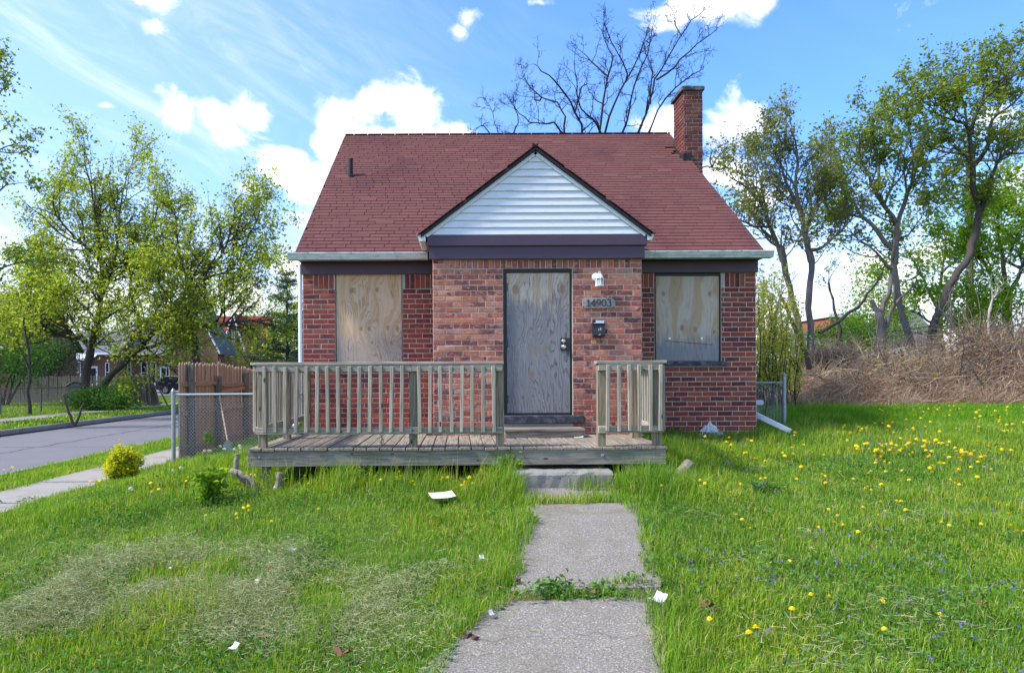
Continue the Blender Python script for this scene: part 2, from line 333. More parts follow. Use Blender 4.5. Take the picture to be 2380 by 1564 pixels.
flat('white_trim', (.70, .71, .72), .5, .3, var=.08); flat('blue_siding', (.36, .42, .50), .6, .2, var=.2, scale=6); flat('pale_siding', (.55, .56, .57), .7, .2, var=.2, scale=4); flat('rust_red', (.28, .09, .055), .8, .2, var=.25)
flat('brass', (.45, .36, .20), .3, .5, metal=.9); flat('nickel', (.58, .56, .50), .28, .5, metal=.95); flat('rim_orange', (.40, .13, .05), .6, .3)
def frosted(g, b):
    b.inputs['Roughness'].default_value = .25; b.inputs['Alpha'].default_value = .55; return (.62, .70, .72)
material('lamp_glass', frosted, .25, .5); flat('bulb', (.72, .74, .76), .3, .5, var=.03)
flat('number_black', (.02, .022, .026), .35, .6, var=.3, scale=50); material('plaque_wood', wood_fn([(0, (.36, .33, .30)), (1, (.37, .34, .31))], .1, (.20, .18, .165), (.3, .28, .25)), .85, .15)
# ------------------------------------------------------------------ object helpers
MW = {}
def place(o, m4, parent=None):
    COL.objects.link(o); MW[o.name] = m4
    if parent is not None:
        o.parent = parent; o.matrix_basis = MW[parent.name].inverted() @ m4
    else: o.matrix_basis = m4
    return o
def tag(o, label, cat, group=None):
    o['label'] = label; o['category'] = cat
    if group: o['group'] = group
    return o
def kind(o, k): o['kind'] = k; return o
def thing(name, label, cat, loc=(0, 0, 0), group=None):
    o = bpy.data.objects.new(name, None); o.empty_display_size = .1
    place(o, Matrix.Translation(loc)); return tag(o, label, cat, group)
def np_mesh(name, V, faces_flat, starts, mats, mat_idx=None, smooth=False):
    "fast mesh from numpy arrays: V (n,3), flat vertex indices, loop starts"
    me = bpy.data.meshes.new(name); V = np.asarray(V, np.float32); fl = np.asarray(faces_flat, np.int32); st = np.asarray(starts, np.int32)
    me.vertices.add(len(V)); me.vertices.foreach_set('co', V.ravel())
    me.loops.add(len(fl)); me.loops.foreach_set('vertex_index', fl)
    me.polygons.add(len(st)); me.polygons.foreach_set('loop_start', st)
    for m in (mats if isinstance(mats, (list, tuple)) else [mats]): me.materials.append(M[m])
    if mat_idx is not None: me.polygons.foreach_set('material_index', np.asarray(mat_idx, np.int32))
    me.polygons.foreach_set('use_smooth', np.full(len(st), bool(smooth)))
    me.update(calc_edges=True); return me
class MB:
    "collects boxes, prisms, tubes and lathes into one mesh"
    def __init__(s): s.v = []; s.f = []; s.mi = []; s.cur = 0
    def mat(s, i): s.cur = i; return s
    def face(s, *idx): s.f.append(idx); s.mi.append(s.cur)
    def addv(s, pts): b = len(s.v); s.v.extend(Vector(p) for p in pts); return b
    def box(s, x0, x1, y0, y1, z0, z1, rot=None, at=None):
        pts = [Vector((x, y, z)) for x in (x0, x1) for y in (y0, y1) for z in (z0, z1)]
        if rot is not None:
            c = Vector(at) if at is not None else Vector(((x0 + x1) / 2, (y0 + y1) / 2, (z0 + z1) / 2)); pts = [c + rot @ (p - c) for p in pts]
        b = s.addv(pts)
        for q in ((0, 1, 3, 2), (4, 6, 7, 5), (0, 4, 5, 1), (2, 3, 7, 6), (0, 2, 6, 4), (1, 5, 7, 3)): s.face(*[b + i for i in q])
        return s
    def cbox(s, x0, x1, y0, y1, z0, z1, c=.004):
        X = (x0, x1); Y = (y0, y1); Z = (z0, z1); sg = (1, -1); idx = {}
        for i in (0, 1):
            for j in (0, 1):
                for k in (0, 1):
                    b = s.addv([(X[i], Y[j] + sg[j] * c, Z[k] + sg[k] * c), (X[i] + sg[i] * c, Y[j], Z[k] + sg[k] * c), (X[i] + sg[i] * c, Y[j] + sg[j] * c, Z[k])])
                    idx[i, j, k] = (b, b + 1, b + 2)
        A = lambda i, j, k, a: idx[i, j, k][a]
        def put(q, flip): s.face(*(q[::-1] if flip else q))
        for i in (0, 1):
            put([A(i, 0, 0, 0), A(i, 0, 1, 0), A(i, 1, 1, 0), A(i, 1, 0, 0)], i == 1)
            put([A(0, i, 0, 1), A(1, i, 0, 1), A(1, i, 1, 1), A(0, i, 1, 1)], i == 1)
            put([A(0, 0, i, 2), A(0, 1, i, 2), A(1, 1, i, 2), A(1, 0, i, 2)], i == 1)
            for j in (0, 1):
                f = (i + j) % 2 == 1
                put([A(0, i, j, 1), A(1, i, j, 1), A(1, i, j, 2), A(0, i, j, 2)], not f)
                put([A(i, 0, j, 0), A(i, 1, j, 0), A(i, 1, j, 2), A(i, 0, j, 2)], f)
                put([A(i, j, 0, 0), A(i, j, 1, 0), A(i, j, 1, 1), A(i, j, 0, 1)], not f)
                for k in (0, 1): put([A(i, j, k, 0), A(i, j, k, 1), A(i, j, k, 2)], (i + j + k) % 2 == 0)
        return s
    def prism(s, poly, a, axis='y', b=None):
        "poly of 2-D points swept from a to b along an axis"
        n = len(poly)
        f = {'y': lambda p, t: (p[0], t, p[1]), 'x': lambda p, t: (t, p[0], p[1]), 'z': lambda p, t: (p[0], p[1], t)}[axis]
        i0 = s.addv([f(p, a) for p in poly] + [f(p, b) for p in poly])
        s.face(*[i0 + i for i in range(n)]); s.face(*[i0 + n + i for i in reversed(range(n))])
        for i in range(n): j = (i + 1) % n; s.face(i0 + i, i0 + n + i, i0 + n + j, i0 + j)
        return s
    def tube(s, pts, rad, k=8, cap=True):
        pts = [Vector(p) for p in pts]; n = len(pts); rad = rad if hasattr(rad, '__len__') else [rad] * n; b0 = len(s.v); up = None
        for i, p in enumerate(pts):
            t = (pts[min(i + 1, n - 1)] - pts[max(i - 1, 0)]).normalized()
            if up is None: up = Vector((0, 0, 1)) if abs(t.z) < .9 else Vector((1, 0, 0))
            x = up.cross(t).normalized(); y = t.cross(x); up = y
            s.addv([p + (x * cos(2 * pi * a / k) + y * sin(2 * pi * a / k)) * rad[i] for a in range(k)])
        for i in range(n - 1):
            for a in range(k):
                c = (a + 1) % k; s.face(b0 + i * k + a, b0 + i * k + c, b0 + (i + 1) * k + c, b0 + (i + 1) * k + a)
        if cap: s.face(*[b0 + a for a in reversed(range(k))]); s.face(*[b0 + (n - 1) * k + a for a in range(k)])
        return s
    def lathe(s, prof, at=(0, 0, 0), k=16, axis='z'):
        at = Vector(at); b0 = len(s.v)
        for r, h in prof:
            for a in range(k):
                u, w = r * cos(2 * pi * a / k), r * sin(2 * pi * a / k)
                s.v.append(at + (Vector((u, w, h)) if axis == 'z' else Vector((u, h, w)) if axis == 'y' else Vector((h, u, w))))
        for i in range(len(prof) - 1):
            for a in range(k): c = (a + 1) % k; s.face(b0 + i * k + a, b0 + i * k + c, b0 + (i + 1) * k + c, b0 + (i + 1) * k + a)
        s.face(*[b0 + a for a in reversed(range(k))]); s.face(*[b0 + (len(prof) - 1) * k + a for a in range(k)])
        return s
    def mesh(s, name, mats, origin=(0, 0, 0), smooth=False):
        o = Vector(origin); me = bpy.data.meshes.new(name)
        me.from_pydata([tuple(v - o) for v in s.v], [], s.f)
        for m in (mats if isinstance(mats, (list, tuple)) else [mats]): me.materials.append(M[m])
        me.polygons.foreach_set('material_index', s.mi)
        if smooth: me.polygons.foreach_set('use_smooth', [True] * len(s.f))
        me.update(); return me
    def obj(s, name, mats, parent=None, origin=None, smooth=False):
        "world-space geometry to one object, origin at its foot"
        if origin is None:
            a = np.array([tuple(v) for v in s.v]); lo, hi = a.min(0), a.max(0); origin = ((lo[0] + hi[0]) / 2, (lo[1] + hi[1]) / 2, lo[2])
        return place(bpy.data.objects.new(name, s.mesh(name, mats, origin, smooth)), Matrix.Translation(origin), parent)
_boards = {}
def board(name, p0, p1, w, t, mat, parent, up=(0, 0, 1), c=.004, share=True):
    "sawn board from p0 to p1 (centre line), width w across, thickness t along up"
    p0, p1 = Vector(p0), Vector(p1); L = (p1 - p0).length; x = (p1 - p0) / L
    z = Vector(up); z = (z - x * z.dot(x)).normalized(); y = z.cross(x)
    key = (round(L, 2), round(w, 3), round(t, 3), mat)
    if not share or key not in _boards:
        _boards[key] = MB().cbox(0, key[0], -w / 2, w / 2, -t / 2, t / 2, c).mesh(name, mat)
    m4 = Matrix(((x.x, y.x, z.x, p0.x), (x.y, y.y, z.y, p0.y), (x.z, y.z, z.z, p0.z), (0, 0, 0, 1)))
    return place(bpy.data.objects.new(name, _boards[key]), m4, parent)
def inst(name, me, m4, parent): return place(bpy.data.objects.new(name, me), m4, parent)
def smooth01(a, b, x): t = min(1, max(0, (x - a) / (b - a))); return t * t * (3 - 2 * t)

# ------------------------------------------------------------------ terrain
RX0, RX1, WX0, WX1 = -6.95, -12.6, -4.68, -5.58          # road edges, sidewalk edges
def gz_np(x, y):
    x = np.asarray(x, float); y = np.asarray(y, float)
    ss = lambda a, b, v: (lambda t: t * t * (3 - 2 * t))(np.clip((v - a) / (b - a), 0, 1))
    ramp = np.clip(.108 * (y - 3.7), 0, 2); cap = .42 + .30 * ss(-1.6, 2.6, x)
    kk = .06; lawn = -kk * np.log(np.exp(-ramp / kk) + np.exp(-cap / kk)); lawn = np.maximum(lawn, -.01)
    lawn = lawn + .012 * np.sin(x * 2.1 + 1.3 * np.sin(y * 1.3)) * np.sin(y * 1.7 + x * .6)
    lawn = lawn - .07 * np.exp(-((x - 1.12) / .72) ** 4 - ((y - 7.22) / .38) ** 4)
    side = np.minimum(lawn, .20); t = ss(-3.4, -4.5, x); z = lawn * (1 - t) + side * t
    v = ss(-5.62, -6.9, x); z = z * (1 - v) + (.15) * v
    far = ss(RX1, -16, x); z = np.where(x < RX1 - .001, .15 + .05 * far, z)
    z = np.where((x < RX0 + .15) & (x > RX1 - .15), -.08, z)
    return z
def gz(x, y): return float(gz_np(x, y))
def on_ground(px, py, lift=0.0):
    r = ray(px, py); d = 2.0
    while d < 120:
        z = EYE + r[2] * d
        if z <= gz(r[0] * d, d) + lift: break
        d += .02 if d < 25 else .2
    return Vector((r[0] * d, d, gz(r[0] * d, d)))
xs = sorted(set([-300, -150, -80, -50, -35, -28, -24, -21, -19, -17, -15, -14, -13.2, -12.76, -12.74, -11, -9.5, -8, -6.81, -6.79, -6.5, -6.2, -6.0, -5.85] + [round(-5.7 + .1 * i, 2) for i in range(25)] + [round(-3.2 + .2 * i, 2) for i in range(64)] + [10, 11, 12, 14, 17, 20, 25, 32, 45, 70, 120, 300]))
ys = sorted(set([-60, -30, -12, -5, -2, 0, 1] + [round(1.5 + .2 * i, 2) for i in range(60)] + [14, 15, 17, 19, 22, 26, 32, 40, 55, 80, 130, 220, 400, 700]))
XX, YY = np.meshgrid(xs, ys); ZZ = gz_np(XX, YY); V = np.stack([XX.ravel(), YY.ravel(), ZZ.ravel()], 1)
nx, ny = len(xs), len(ys); I = (np.arange(ny - 1)[:, None] * nx + np.arange(nx - 1)[None]).ravel()
fl = np.stack([I, I + 1, I + nx + 1, I + nx], 1).ravel()
ground = place(bpy.data.objects.new('ground', np_mesh('ground', V, fl, np.arange(0, len(fl), 4), 'turf', smooth=True)), Matrix()); kind(ground, 'structure')
mb = MB(); b = mb.addv([(RX1, -60, 0), (RX0, -60, 0), (RX0, 300, 0), (RX1, 300, 0)]); mb.face(b, b + 1, b + 2, b + 3)
kind(mb.obj('road', 'asphalt'), 'structure')
cross = MB(); b = cross.addv([(-300, 52, .012), (RX1 + .02, 52, .012), (RX1 + .02, 60, .012), (-300, 60, .012)]); cross.mat(0); cross.v = [Vector((v.x, v.y, .225)) for v in cross.v]; cross.face(b, b + 1, b + 2, b + 3)
kind(cross.obj('side_road', 'asphalt'), 'structure')
def kerb(name, x0, x1):
    base = MB().box(x0, x1, -40, 200, -.1, .03).obj(name, 'concrete_curb'); kind(base, 'structure')
    me = None; prof = [(x0, -.08), (x1, -.08), (x1, .165), (x0, .165)]
    road_side = x0 if x0 == RX0 else x1
    prof = [(x0, -.08), (x1, -.08), (x1, .165 - (.025 if x1 == RX1 else 0)), (x1 - .03, .168), (x0 + .03, .168), (x0, .165 - (.025 if x0 == RX0 else 0))]
    for i in range(26):
        m = MB().prism(prof, .006, 'y', 2.994) if me is None else None
        if me is None: me = m.mesh('kerb_stone', 'concrete_curb')
        inst('kerb_stone', me, Matrix.Translation((0, 2 + 3 * i, 0)), base)
kerb('far_kerb', RX1 - .16, RX1); kerb('near_kerb', RX0, RX0 + .16)
def slab_walk(name, x0, x1, ya, yb, pitch, matname, n_max=40):
    mbb = MB(); yy = np.arange(ya, yb + .01, pitch / 2); b = mbb.addv([(x, y, gz(x, y) + .004) for y in yy for x in (x0, x1)])
    for i in range(len(yy) - 1): mbb.face(b + 2 * i, b + 2 * i + 1, b + 2 * i + 3, b + 2 * i + 2)
    base = mbb.obj(name, 'dirt'); kind(base, 'structure')
    for i in range(min(n_max, int((yb - ya) / pitch))):
        y0 = ya + i * pitch; t = [gz((x0 + x1) / 2, y0 + .3) + .03 + random.uniform(-.004, .006) for _ in range(4)]
        s = MB(); g_ = .008; z0 = gz((x0 + x1) / 2, y0) - .05
        b = s.addv([(x0 + g_, y0 + g_, z0), (x1 - g_, y0 + g_, z0), (x1 - g_, y0 + pitch - g_, z0), (x0 + g_, y0 + pitch - g_, z0), (x0 + g_, y0 + g_, t[0]), (x1 - g_, y0 + g_, t[1]), (x1 - g_, y0 + pitch - g_, t[2]), (x0 + g_, y0 + pitch - g_, t[3])])
        for q in ((4, 5, 6, 7), (0, 1, 5, 4), (1, 2, 6, 5), (2, 3, 7, 6), (3, 0, 4, 7)): s.face(*[b + k for k in q])
        s.obj('slab', matname, base)
slab_walk('sidewalk', WX1, WX0, 3.0, 48, 1.5, 'concrete_walk', 30)
slab_walk('far_sidewalk', -15.6, -14.4, 6, 50, 1.5, 'concrete_curb', 29)

# ------------------------------------------------------------------ front path
PATH_Q = [[(.60, 6.93), (1.64, 6.93), (1.66, 7.47), (.60, 7.47)],
          [(.34, 4.68), (1.39, 4.72), (1.73, 6.72), (.66, 6.72)],
          [(-.62, 2.9), (.86, 2.9), (1.36, 4.56), (.22, 4.52)],
          [(-1.3, 1.3), (.6, 1.3), (.85, 2.87), (-.63, 2.87)]]
def in_path(x, y, grow=0.0):
    for q in PATH_Q:
        ok = True
        for (ax, ay), (bx, by) in zip(q, q[1:] + q[:1]):
            if (bx - ax) * (y - ay) - (by - ay) * (x - ax) < -grow * sqrt((bx - ax) ** 2 + (by - ay) ** 2): ok = False; break
        if ok: return True
    return False
mbp = MB(); yy_ = np.linspace(7.45, 1.3, 60); el_ = np.interp(yy_, [1.3, 2.9, 4.52, 4.7, 6.7, 6.93, 7.45], [-1.3, -.62, .22, .36, .64, .60, .62]); er_ = np.interp(yy_, [1.3, 2.9, 4.52, 4.7, 6.7, 6.93, 7.45], [.6, .86, 1.34, 1.39, 1.7, 1.66, 1.64])
b = mbp.addv([(x, y, gz(x, y) + .004) for a, c, y in zip(el_, er_, yy_) for x in (a, (a + c) / 2, c)])
for i in range(59):
    for k in (0, 1): mbp.face(b + 3 * i + k, b + 3 * i + 3 + k, b + 3 * i + 4 + k, b + 3 * i + 1 + k)
path = kind(mbp.obj('front_path', 'dirt'), 'structure')
for qi, q in enumerate(PATH_Q):
    s = MB(); n = 14; (ax, ay), (bx, by), (cx, cy), (dx, dy) = q; tl = random.uniform(-.008, .008)
    for i in range(n):
        for k in range(n):
            u, v = i / (n - 1), k / (n - 1); x = (ax * (1 - u) + bx * u) * (1 - v) + (dx * (1 - u) + cx * u) * v; y = (ay * (1 - u) + by * u) * (1 - v) + (dy * (1 - u) + cy * u) * v
            if i in (0, n - 1): x += random.uniform(-.012, .012)
            if k in (0, n - 1): y += random.uniform(-.012, .012)
            rim = i in (0, n - 1) or k in (0, n - 1)
            s.v.append(Vector((x, y, gz(x, y) + .030 + tl * (u - .5) - (.012 if rim else 0) + random.uniform(-.0015, .0015))))
    for i in range(n - 1):
        for k in range(n - 1): s.face(i * n + k, (i + 1) * n + k, (i + 1) * n + k + 1, i * n + k + 1)
    ring = [i * n for i in range(n)] + [(n - 1) * n + k for k in range(1, n)] + [i * n + n - 1 for i in range(n - 2, -1, -1)] + [k for k in range(n - 2, 0, -1)]
    o_ = s.addv([s.v[r_] - Vector((0, 0, .09)) for r_ in ring])
    for a, c in zip(range(len(ring)), list(range(1, len(ring))) + [0]): s.face(ring[a], o_ + a, o_ + c, ring[c])
    s.obj('slab', 'concrete_path', path)

# ------------------------------------------------------------------ the house
DB, DM, DE = 9.23, 10.19, 9.87                 # porch front, main wall, eave
XL, XR, BL, BR = -2.34, 4.42, -.36, 2.46
DBACK = 18.1; ZR, ZE, DR = 6.57, 3.40, 14.15   # ridge height, eave height, ridge distance
SLOPE = (ZR - ZE) / (DR - DE)
house = thing('brick_house', 'small boarded-up red brick bungalow with brown shingle roof and gabled porch', 'house', (1.04, 13, .6))
BR_F = ((8, 9, 10, 11), (0, 1, 9, 8), (1, 2, 10, 9), (2, 3, 11, 10), (3, 0, 8, 11), (0, 4, 5, 1), (1, 5, 6, 2), (2, 6, 7, 3), (3, 7, 4, 0))
def brick_v(L, H, D=.07, c=.004, jit=0.0):
    j = lambda: random.uniform(-jit, jit)
    a, h = L / 2, H / 2
    fr = [(-a + j(), c, -h + j()), (a + j(), c, -h + j()), (a + j(), c, h + j()), (-a + j(), c, h + j())]
    return fr + [(x, D, z) for x, _, z in fr] + [(x * (1 - c / a), j() * .8, z * (1 - c / h)) for x, _, z in fr]
_bm = {}
def brick_mesh(L, H, mat):
    key = (round(L / .02), round(H / .02), mat, random.randrange(3))
    if key not in _bm:
        mb = MB(); b = mb.addv(brick_v(L, H, jit=.0022))
        for f in BR_F: mb.face(*[b + i for i in f])
        _bm[key] = (mb.mesh('brick', mat), L, H)
    return _bm[key]
def courses(x0, x1, z0, z1, ch, bl, holes, phase=0.0):
    out = []; joint = .0115; k = 0; z = z0
    while z + ch * .75 < z1 + 1e-6:
        za, zb = z + joint / 2, min(z + ch, z1) - joint / 2; segs = [(x0, x1)]
        for hx0, hx1, hz0, hz1 in holes:
            if zb > hz0 + .012 and za < hz1 - .012:
                ns = []
                for a, b in segs:
                    if hx1 <= a or hx0 >= b: ns.append((a, b)); continue
                    if hx0 > a: ns.append((a, hx0))
                    if hx1 < b: ns.append((hx1, b))
                segs = ns
        off = (k % 2) * bl / 2 + phase + .012 * sin(k * 1.7)
        for a, b in segs:
            i = math.floor((a - off) / bl); e = [a]
            while True:
                i += 1; xx = off + i * bl
                if xx >= b - .035: break
                if xx > a + .035: e.append(xx)
            e.append(b)
            for p, q in zip(e, e[1:]): out.append((p + joint / 2, q - joint / 2, za, zb))
        z += ch; k += 1
    return out
def soldiers(x0, x1, z0, z1, holes, w=.0755):
    out = []; n = max(1, round((x1 - x0) / w)); w = (x1 - x0) / n
    for i in range(n):
        a, b = x0 + i * w, x0 + (i + 1) * w
        if any(h0 - .03 < (a + b) / 2 < h1 + .03 for h0, h1 in holes): continue
        out.append((a + .005, b - .005, z0 + .005, z1 - .005))
    return out
def join_bricks(name, rects, origin, u, nrm, mat, parent):
    "rects (a0,a1,z0,z1) along u on the plane through origin; nrm points outwards"
    V = []; Fc = []; u = np.array(u, float); nrm = np.array(nrm, float); o = np.array(origin, float)
    for a0, a1, z0, z1 in rects:
        v = np.array(brick_v(a1 - a0, z1 - z0, jit=.002)); dp = random.uniform(.003, .007)
        w = o + np.outer(v[:, 0] + (a0 + a1) / 2, u) - np.outer(v[:, 1] - dp, nrm); w[:, 2] += v[:, 2] + (z0 + z1) / 2
        b = len(V) * 12; V.append(w); Fc += [[b + i for i in f] for f in BR_F]
    if np.cross(u, nrm)[2] > 0: Fc = [f[::-1] for f in Fc]
    fl = np.array(Fc).ravel(); me = np_mesh(name, np.concatenate(V), fl, np.arange(0, len(fl), 4), mat)
    return kind(place(bpy.data.objects.new(name, me), Matrix(), parent), 'stuff')
CH, BLN = .0738, .219
LW = (-1.857, -.855, 1.79, 3.13); RW = (2.905, 3.90, 1.74, 3.13)
# main wall core: pieces round the window openings, faced with mortar
mb = MB()
for x0, x1, z0, z1 in ((XL, LW[0], .3, 3.4), (LW[1], RW[0], .3, 3.4), (RW[1], XR, .3, 3.4), (LW[0], LW[1], .3, LW[2]), (RW[0], RW[1], .3, RW[2]), (LW[0], LW[1], 3.13, 3.4), (RW[0], RW[1], 3.13, 3.4)):
    mb.box(x0, x1, DM, DM + .25, z0, z1)
mb.box(XL, XL + .25, DM + .25, DBACK, .3, 3.4); mb.box(XR - .25, XR, DM + .25, DBACK, .3, 3.4); mb.box(XL + .25, XR - .25, DBACK - .25, DBACK, .3, 3.4)
for x in (XL, XR - .25):                        # gable ends
    mb.prism([(DM + .02, 3.4), (DBACK - .02, 3.4), (DR, ZR - .12)], x, 'x', x + .25)
wall = mb.obj('wall', 'mortar', house)
mb = MB()
for hw in (LW, RW): mb.box(hw[0] - .02, hw[1] + .02, DM + .251, DM + .27, hw[2] - .02, hw[3] + .02)
mb.obj('dark_interior', 'black_paint', house)
front = courses(XL, XR, 2.90 - 31 * CH, 2.90, CH, BLN, [LW, (RW[0], RW[1], 1.74, 3.2), (BL - .01, BR + .01, 0, 4)]) + [(r[0], r[1], r[2], r[3]) for r in soldiers(XL + .16, XR - .16, 2.90, 3.12, [LW[:2], RW[:2], (BL, BR)])]
for xa in (XL, XR - .16):
    for k in range(3): front.append((xa + .006, xa + .152, 2.905 + k * CH, 2.905 + (k + 1) * CH - .012))
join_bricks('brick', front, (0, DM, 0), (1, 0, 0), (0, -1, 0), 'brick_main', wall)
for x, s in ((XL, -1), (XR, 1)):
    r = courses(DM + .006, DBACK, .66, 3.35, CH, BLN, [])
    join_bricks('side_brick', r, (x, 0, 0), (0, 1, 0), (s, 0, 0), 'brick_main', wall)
# porch (vestibule)
DX0, DX1, DZ0, DZ1 = .588, 1.523, 1.065, 3.045
mb = MB()
for x0, x1, z0, z1 in ((BL, DX0, .3, 3.45), (DX1, BR, .3, 3.45), (DX0, DX1, DZ1, 3.45), (DX0, DX1, .3, .955)): mb.box(x0, x1, DB, DB + .22, z0, z1)
mb.box(BL, BL + .2, DB + .22, DM, .3, 3.45); mb.box(BR - .2, BR, DB + .22, DM, .3, 3.45)
porch_wall = mb.obj('vestibule_wall', 'mortar', house)
holes = [(DX0, DX1 , .955, DZ1)]
pr = courses(BL, BR, 3.045 - 32 * CH, 3.045, CH, BLN, holes, .03); pr = [r for r in pr if not (r[2] < .955 and DX0 < (r[0] + r[1]) / 2 < DX1 and False)]
pr += soldiers(BL + .15, BR - .15, 3.045, 3.17, [])
pr += [(a + .004, a + .146, 3.05, 3.108) for a in (BL, BR - .15)] + [(a + .004, a + .146, 3.116, 3.17) for a in (BL, BR - .15)]
print('porch bricks', len(pr))
for a0, a1, z0, z1 in pr:
    me, L, H = brick_mesh(a1 - a0, z1 - z0, 'brick_porch')
    dp = random.uniform(.003, .007)
    m4 = Matrix.Translation(((a0 + a1) / 2, DB - dp, (z0 + z1) / 2)) @ Matrix.Rotation(random.uniform(-.008, .008), 4, 'Y') @ Matrix.Diagonal(((a1 - a0) / L, 1, (z1 - z0) / H, 1))
    inst('brick', me, m4, porch_wall)
low = courses(BL, BR, 3.045 - 37 * CH, 3.045 - 32 * CH, CH, BLN, [], .03)
join_bricks('low_brick', low, (0, DB, 0), (1, 0, 0), (0, -1, 0), 'brick_porch', porch_wall)
for x, s in ((BL, -1), (BR, 1)):
    join_bricks('side_brick', courses(DB + .006, DM, .35, 3.4, CH, BLN, []), (x, 0, 0), (0, 1, 0), (s, 0, 0), 'brick_porch', porch_wall)
# window boards, sills
def plywood(name, x0, x1, z0, z1, y, mat, tilt=0.0, parent=house):
    c = ((x0 + x1) / 2, y, (z0 + z1) / 2); mb = MB().cbox(-(x1 - x0) / 2, (x1 - x0) / 2, -.008, .008, -(z1 - z0) / 2, (z1 - z0) / 2, .002)
    return place(bpy.data.objects.new(name, mb.mesh(name, mat)), Matrix.Translation(c) @ Matrix.Rotation(tilt, 4, 'Y'), parent)
p1 = plywood('window_board', LW[0] + .012, LW[1] - .012, 1.80, 3.125, DM + .03, 'plywood_tan'); p1['label'] = 'tan plywood board over the window beside the long railing'
p2 = plywood('window_board', RW[0] + .03, RW[1] - .02, 1.805, 3.075, DM + .035, 'plywood_stained', .004); p2['label'] = 'pale plywood board with grey stains above the black sill'
scr = MB()
for dx, dz in ((-.27, -.295), (.21, -.295)): scr.lathe([(.016, -.004), (.016, 0), (.008, .003)], (3.41 + dx, DM + .024, 2.44 + dz), 10, 'y')
kind(scr.obj('bolt', 'nickel', p2), 'stuff')
MB().tube([(3.41 - .33, DM + .024, 2.11), (3.41 - .05, DM + .022, 2.085), (3.41 + .38, DM + .024, 2.05)], .004, 5).obj('twig', 'rust_red', p2)
mb = MB().box(RW[0] + .002, RW[0] + .028, DM + .02, DM + .09, 1.80, 3.125).box(RW[1] - .018, RW[1] - .002, DM + .02, DM + .09, 1.80, 3.125).box(RW[0] + .03, RW[1] - .02, DM + .022, DM + .09, 3.08, 3.125)
mb.obj('window_frame', 'black_paint', house)
MB().cbox(RW[0] - .035, RW[1] + .07, DM - .055, DM + .06, 1.735, 1.80, .006).obj('window_sill', 'stone_sill', house)
MB().cbox(LW[0] - .04, LW[1] + .04, DM - .055, DM + .06, 1.73, 1.795, .006).obj('window_sill', 'stone_sill', house)
# door
mb = MB().box(DX0 + .002, DX0 + .045, DB + .03, DB + .12, DZ0 + .002, DZ1 - .002).box(DX1 - .022, DX1 - .002, DB + .03, DB + .12, DZ0 + .002, DZ1 - .002).box(DX0 + .045, DX1 - .022, DB + .03, DB + .12, DZ1 - .045, DZ1 - .002).box(DX0 + .045, DX1 - .022, DB + .04, DB + .12, DZ0 + .002, DZ0 + .022)
frame = mb.obj('door_frame', 'black_paint', house)
MB().box(DX0 + .02, DX1 - .02, DB + .121, DB + .14, DZ0, DZ1).obj('door_back', 'black_paint', house)
door = plywood('door', DX0 + .049, DX1 - .026, DZ0 + .026, DZ1 - .052, DB + .055, 'plywood_door'); door['label'] = 'weathered grey plywood sheet screwed over the door'
dcx, dcz = (DX0 + DX1 + .023) / 2, (DZ0 + DZ1 - .026) / 2
for dz in (.76, .0, -.76):
    MB().cbox(DX0 + .034, DX0 + .062, DB + .024, DB + .046, dcz + dz - .052, dcz + dz + .052, .004).obj('hinge', 'black_steel', frame)
lp = MB().cbox(DX1 - .158, DX1 - .026, DB + .036, DB + .0465, 1.935, 2.108, .003).obj('lock_plate', 'black_steel', door)
MB().lathe([(.028, .0), (.028, -.006), (.024, -.022), (.012, -.024)], (DX1 - .118, DB + .036, 2.066), 18, 'y').obj('deadbolt', 'nickel', lp, smooth=True)
kn = MB().lathe([(.034, .0), (.034, -.005), (.014, -.012), (.014, -.03), (.029, -.038), (.031, -.052), (.022, -.064), (.008, -.066)], (DX1 - .116, DB + .036, 1.985), 18, 'y').obj('door_knob', 'nickel', lp, smooth=True)
mb = MB()
for i in range(26):
    x = random.choice((DX0 + .07, DX1 - .05, random.uniform(DX0 + .1, DX1 - .18))); z = random.uniform(DZ0 + .1, DZ1 - .1)
    if x > DX1 - .2 and 1.9 < z < 2.15: continue
    mb.lathe([(.0045, -.002), (.0045, .001)], (x, DB + .0475, z), 6, 'y')
kind(mb.obj('screw', 'nickel', door), 'stuff')
MB().cbox(DX0 - .03, DX1 + .15, DB - .05, DB + .12, .957, 1.062, .008).obj('door_sill', 'stone_sill', house)
MB().box(DX0 + .001, DX1 - .001, DB + .03, DB + .2, .82, .956).obj('threshold', 'mortar', house)
# trims
MB().cbox(XL - .02, BL - .012, DM - .045, DM - .002, 3.118, 3.31, .004).obj('frieze_board', 'purple_trim', house)
MB().cbox(BR + .012, XR + .02, DM - .045, DM - .002, 3.118, 3.31, .004).obj('frieze_board', 'purple_trim', house)
GX0, GX1, GA, GD, GZ = -.456, 2.504, 1.024, 9.13, 3.485            # gable: base ends, apex x, front plane, base z
GH = 4.60
MB().cbox(BL - .045, BR + .03, DB - .065, DB - .012, 3.168, 3.338, .004).obj('fascia_board', 'purple_trim', house)
MB().cbox(BL - .068, BR + .055, DB - .10, DB - .02, 3.338, 3.487, .004).obj('fascia_board', 'purple_trim', house)
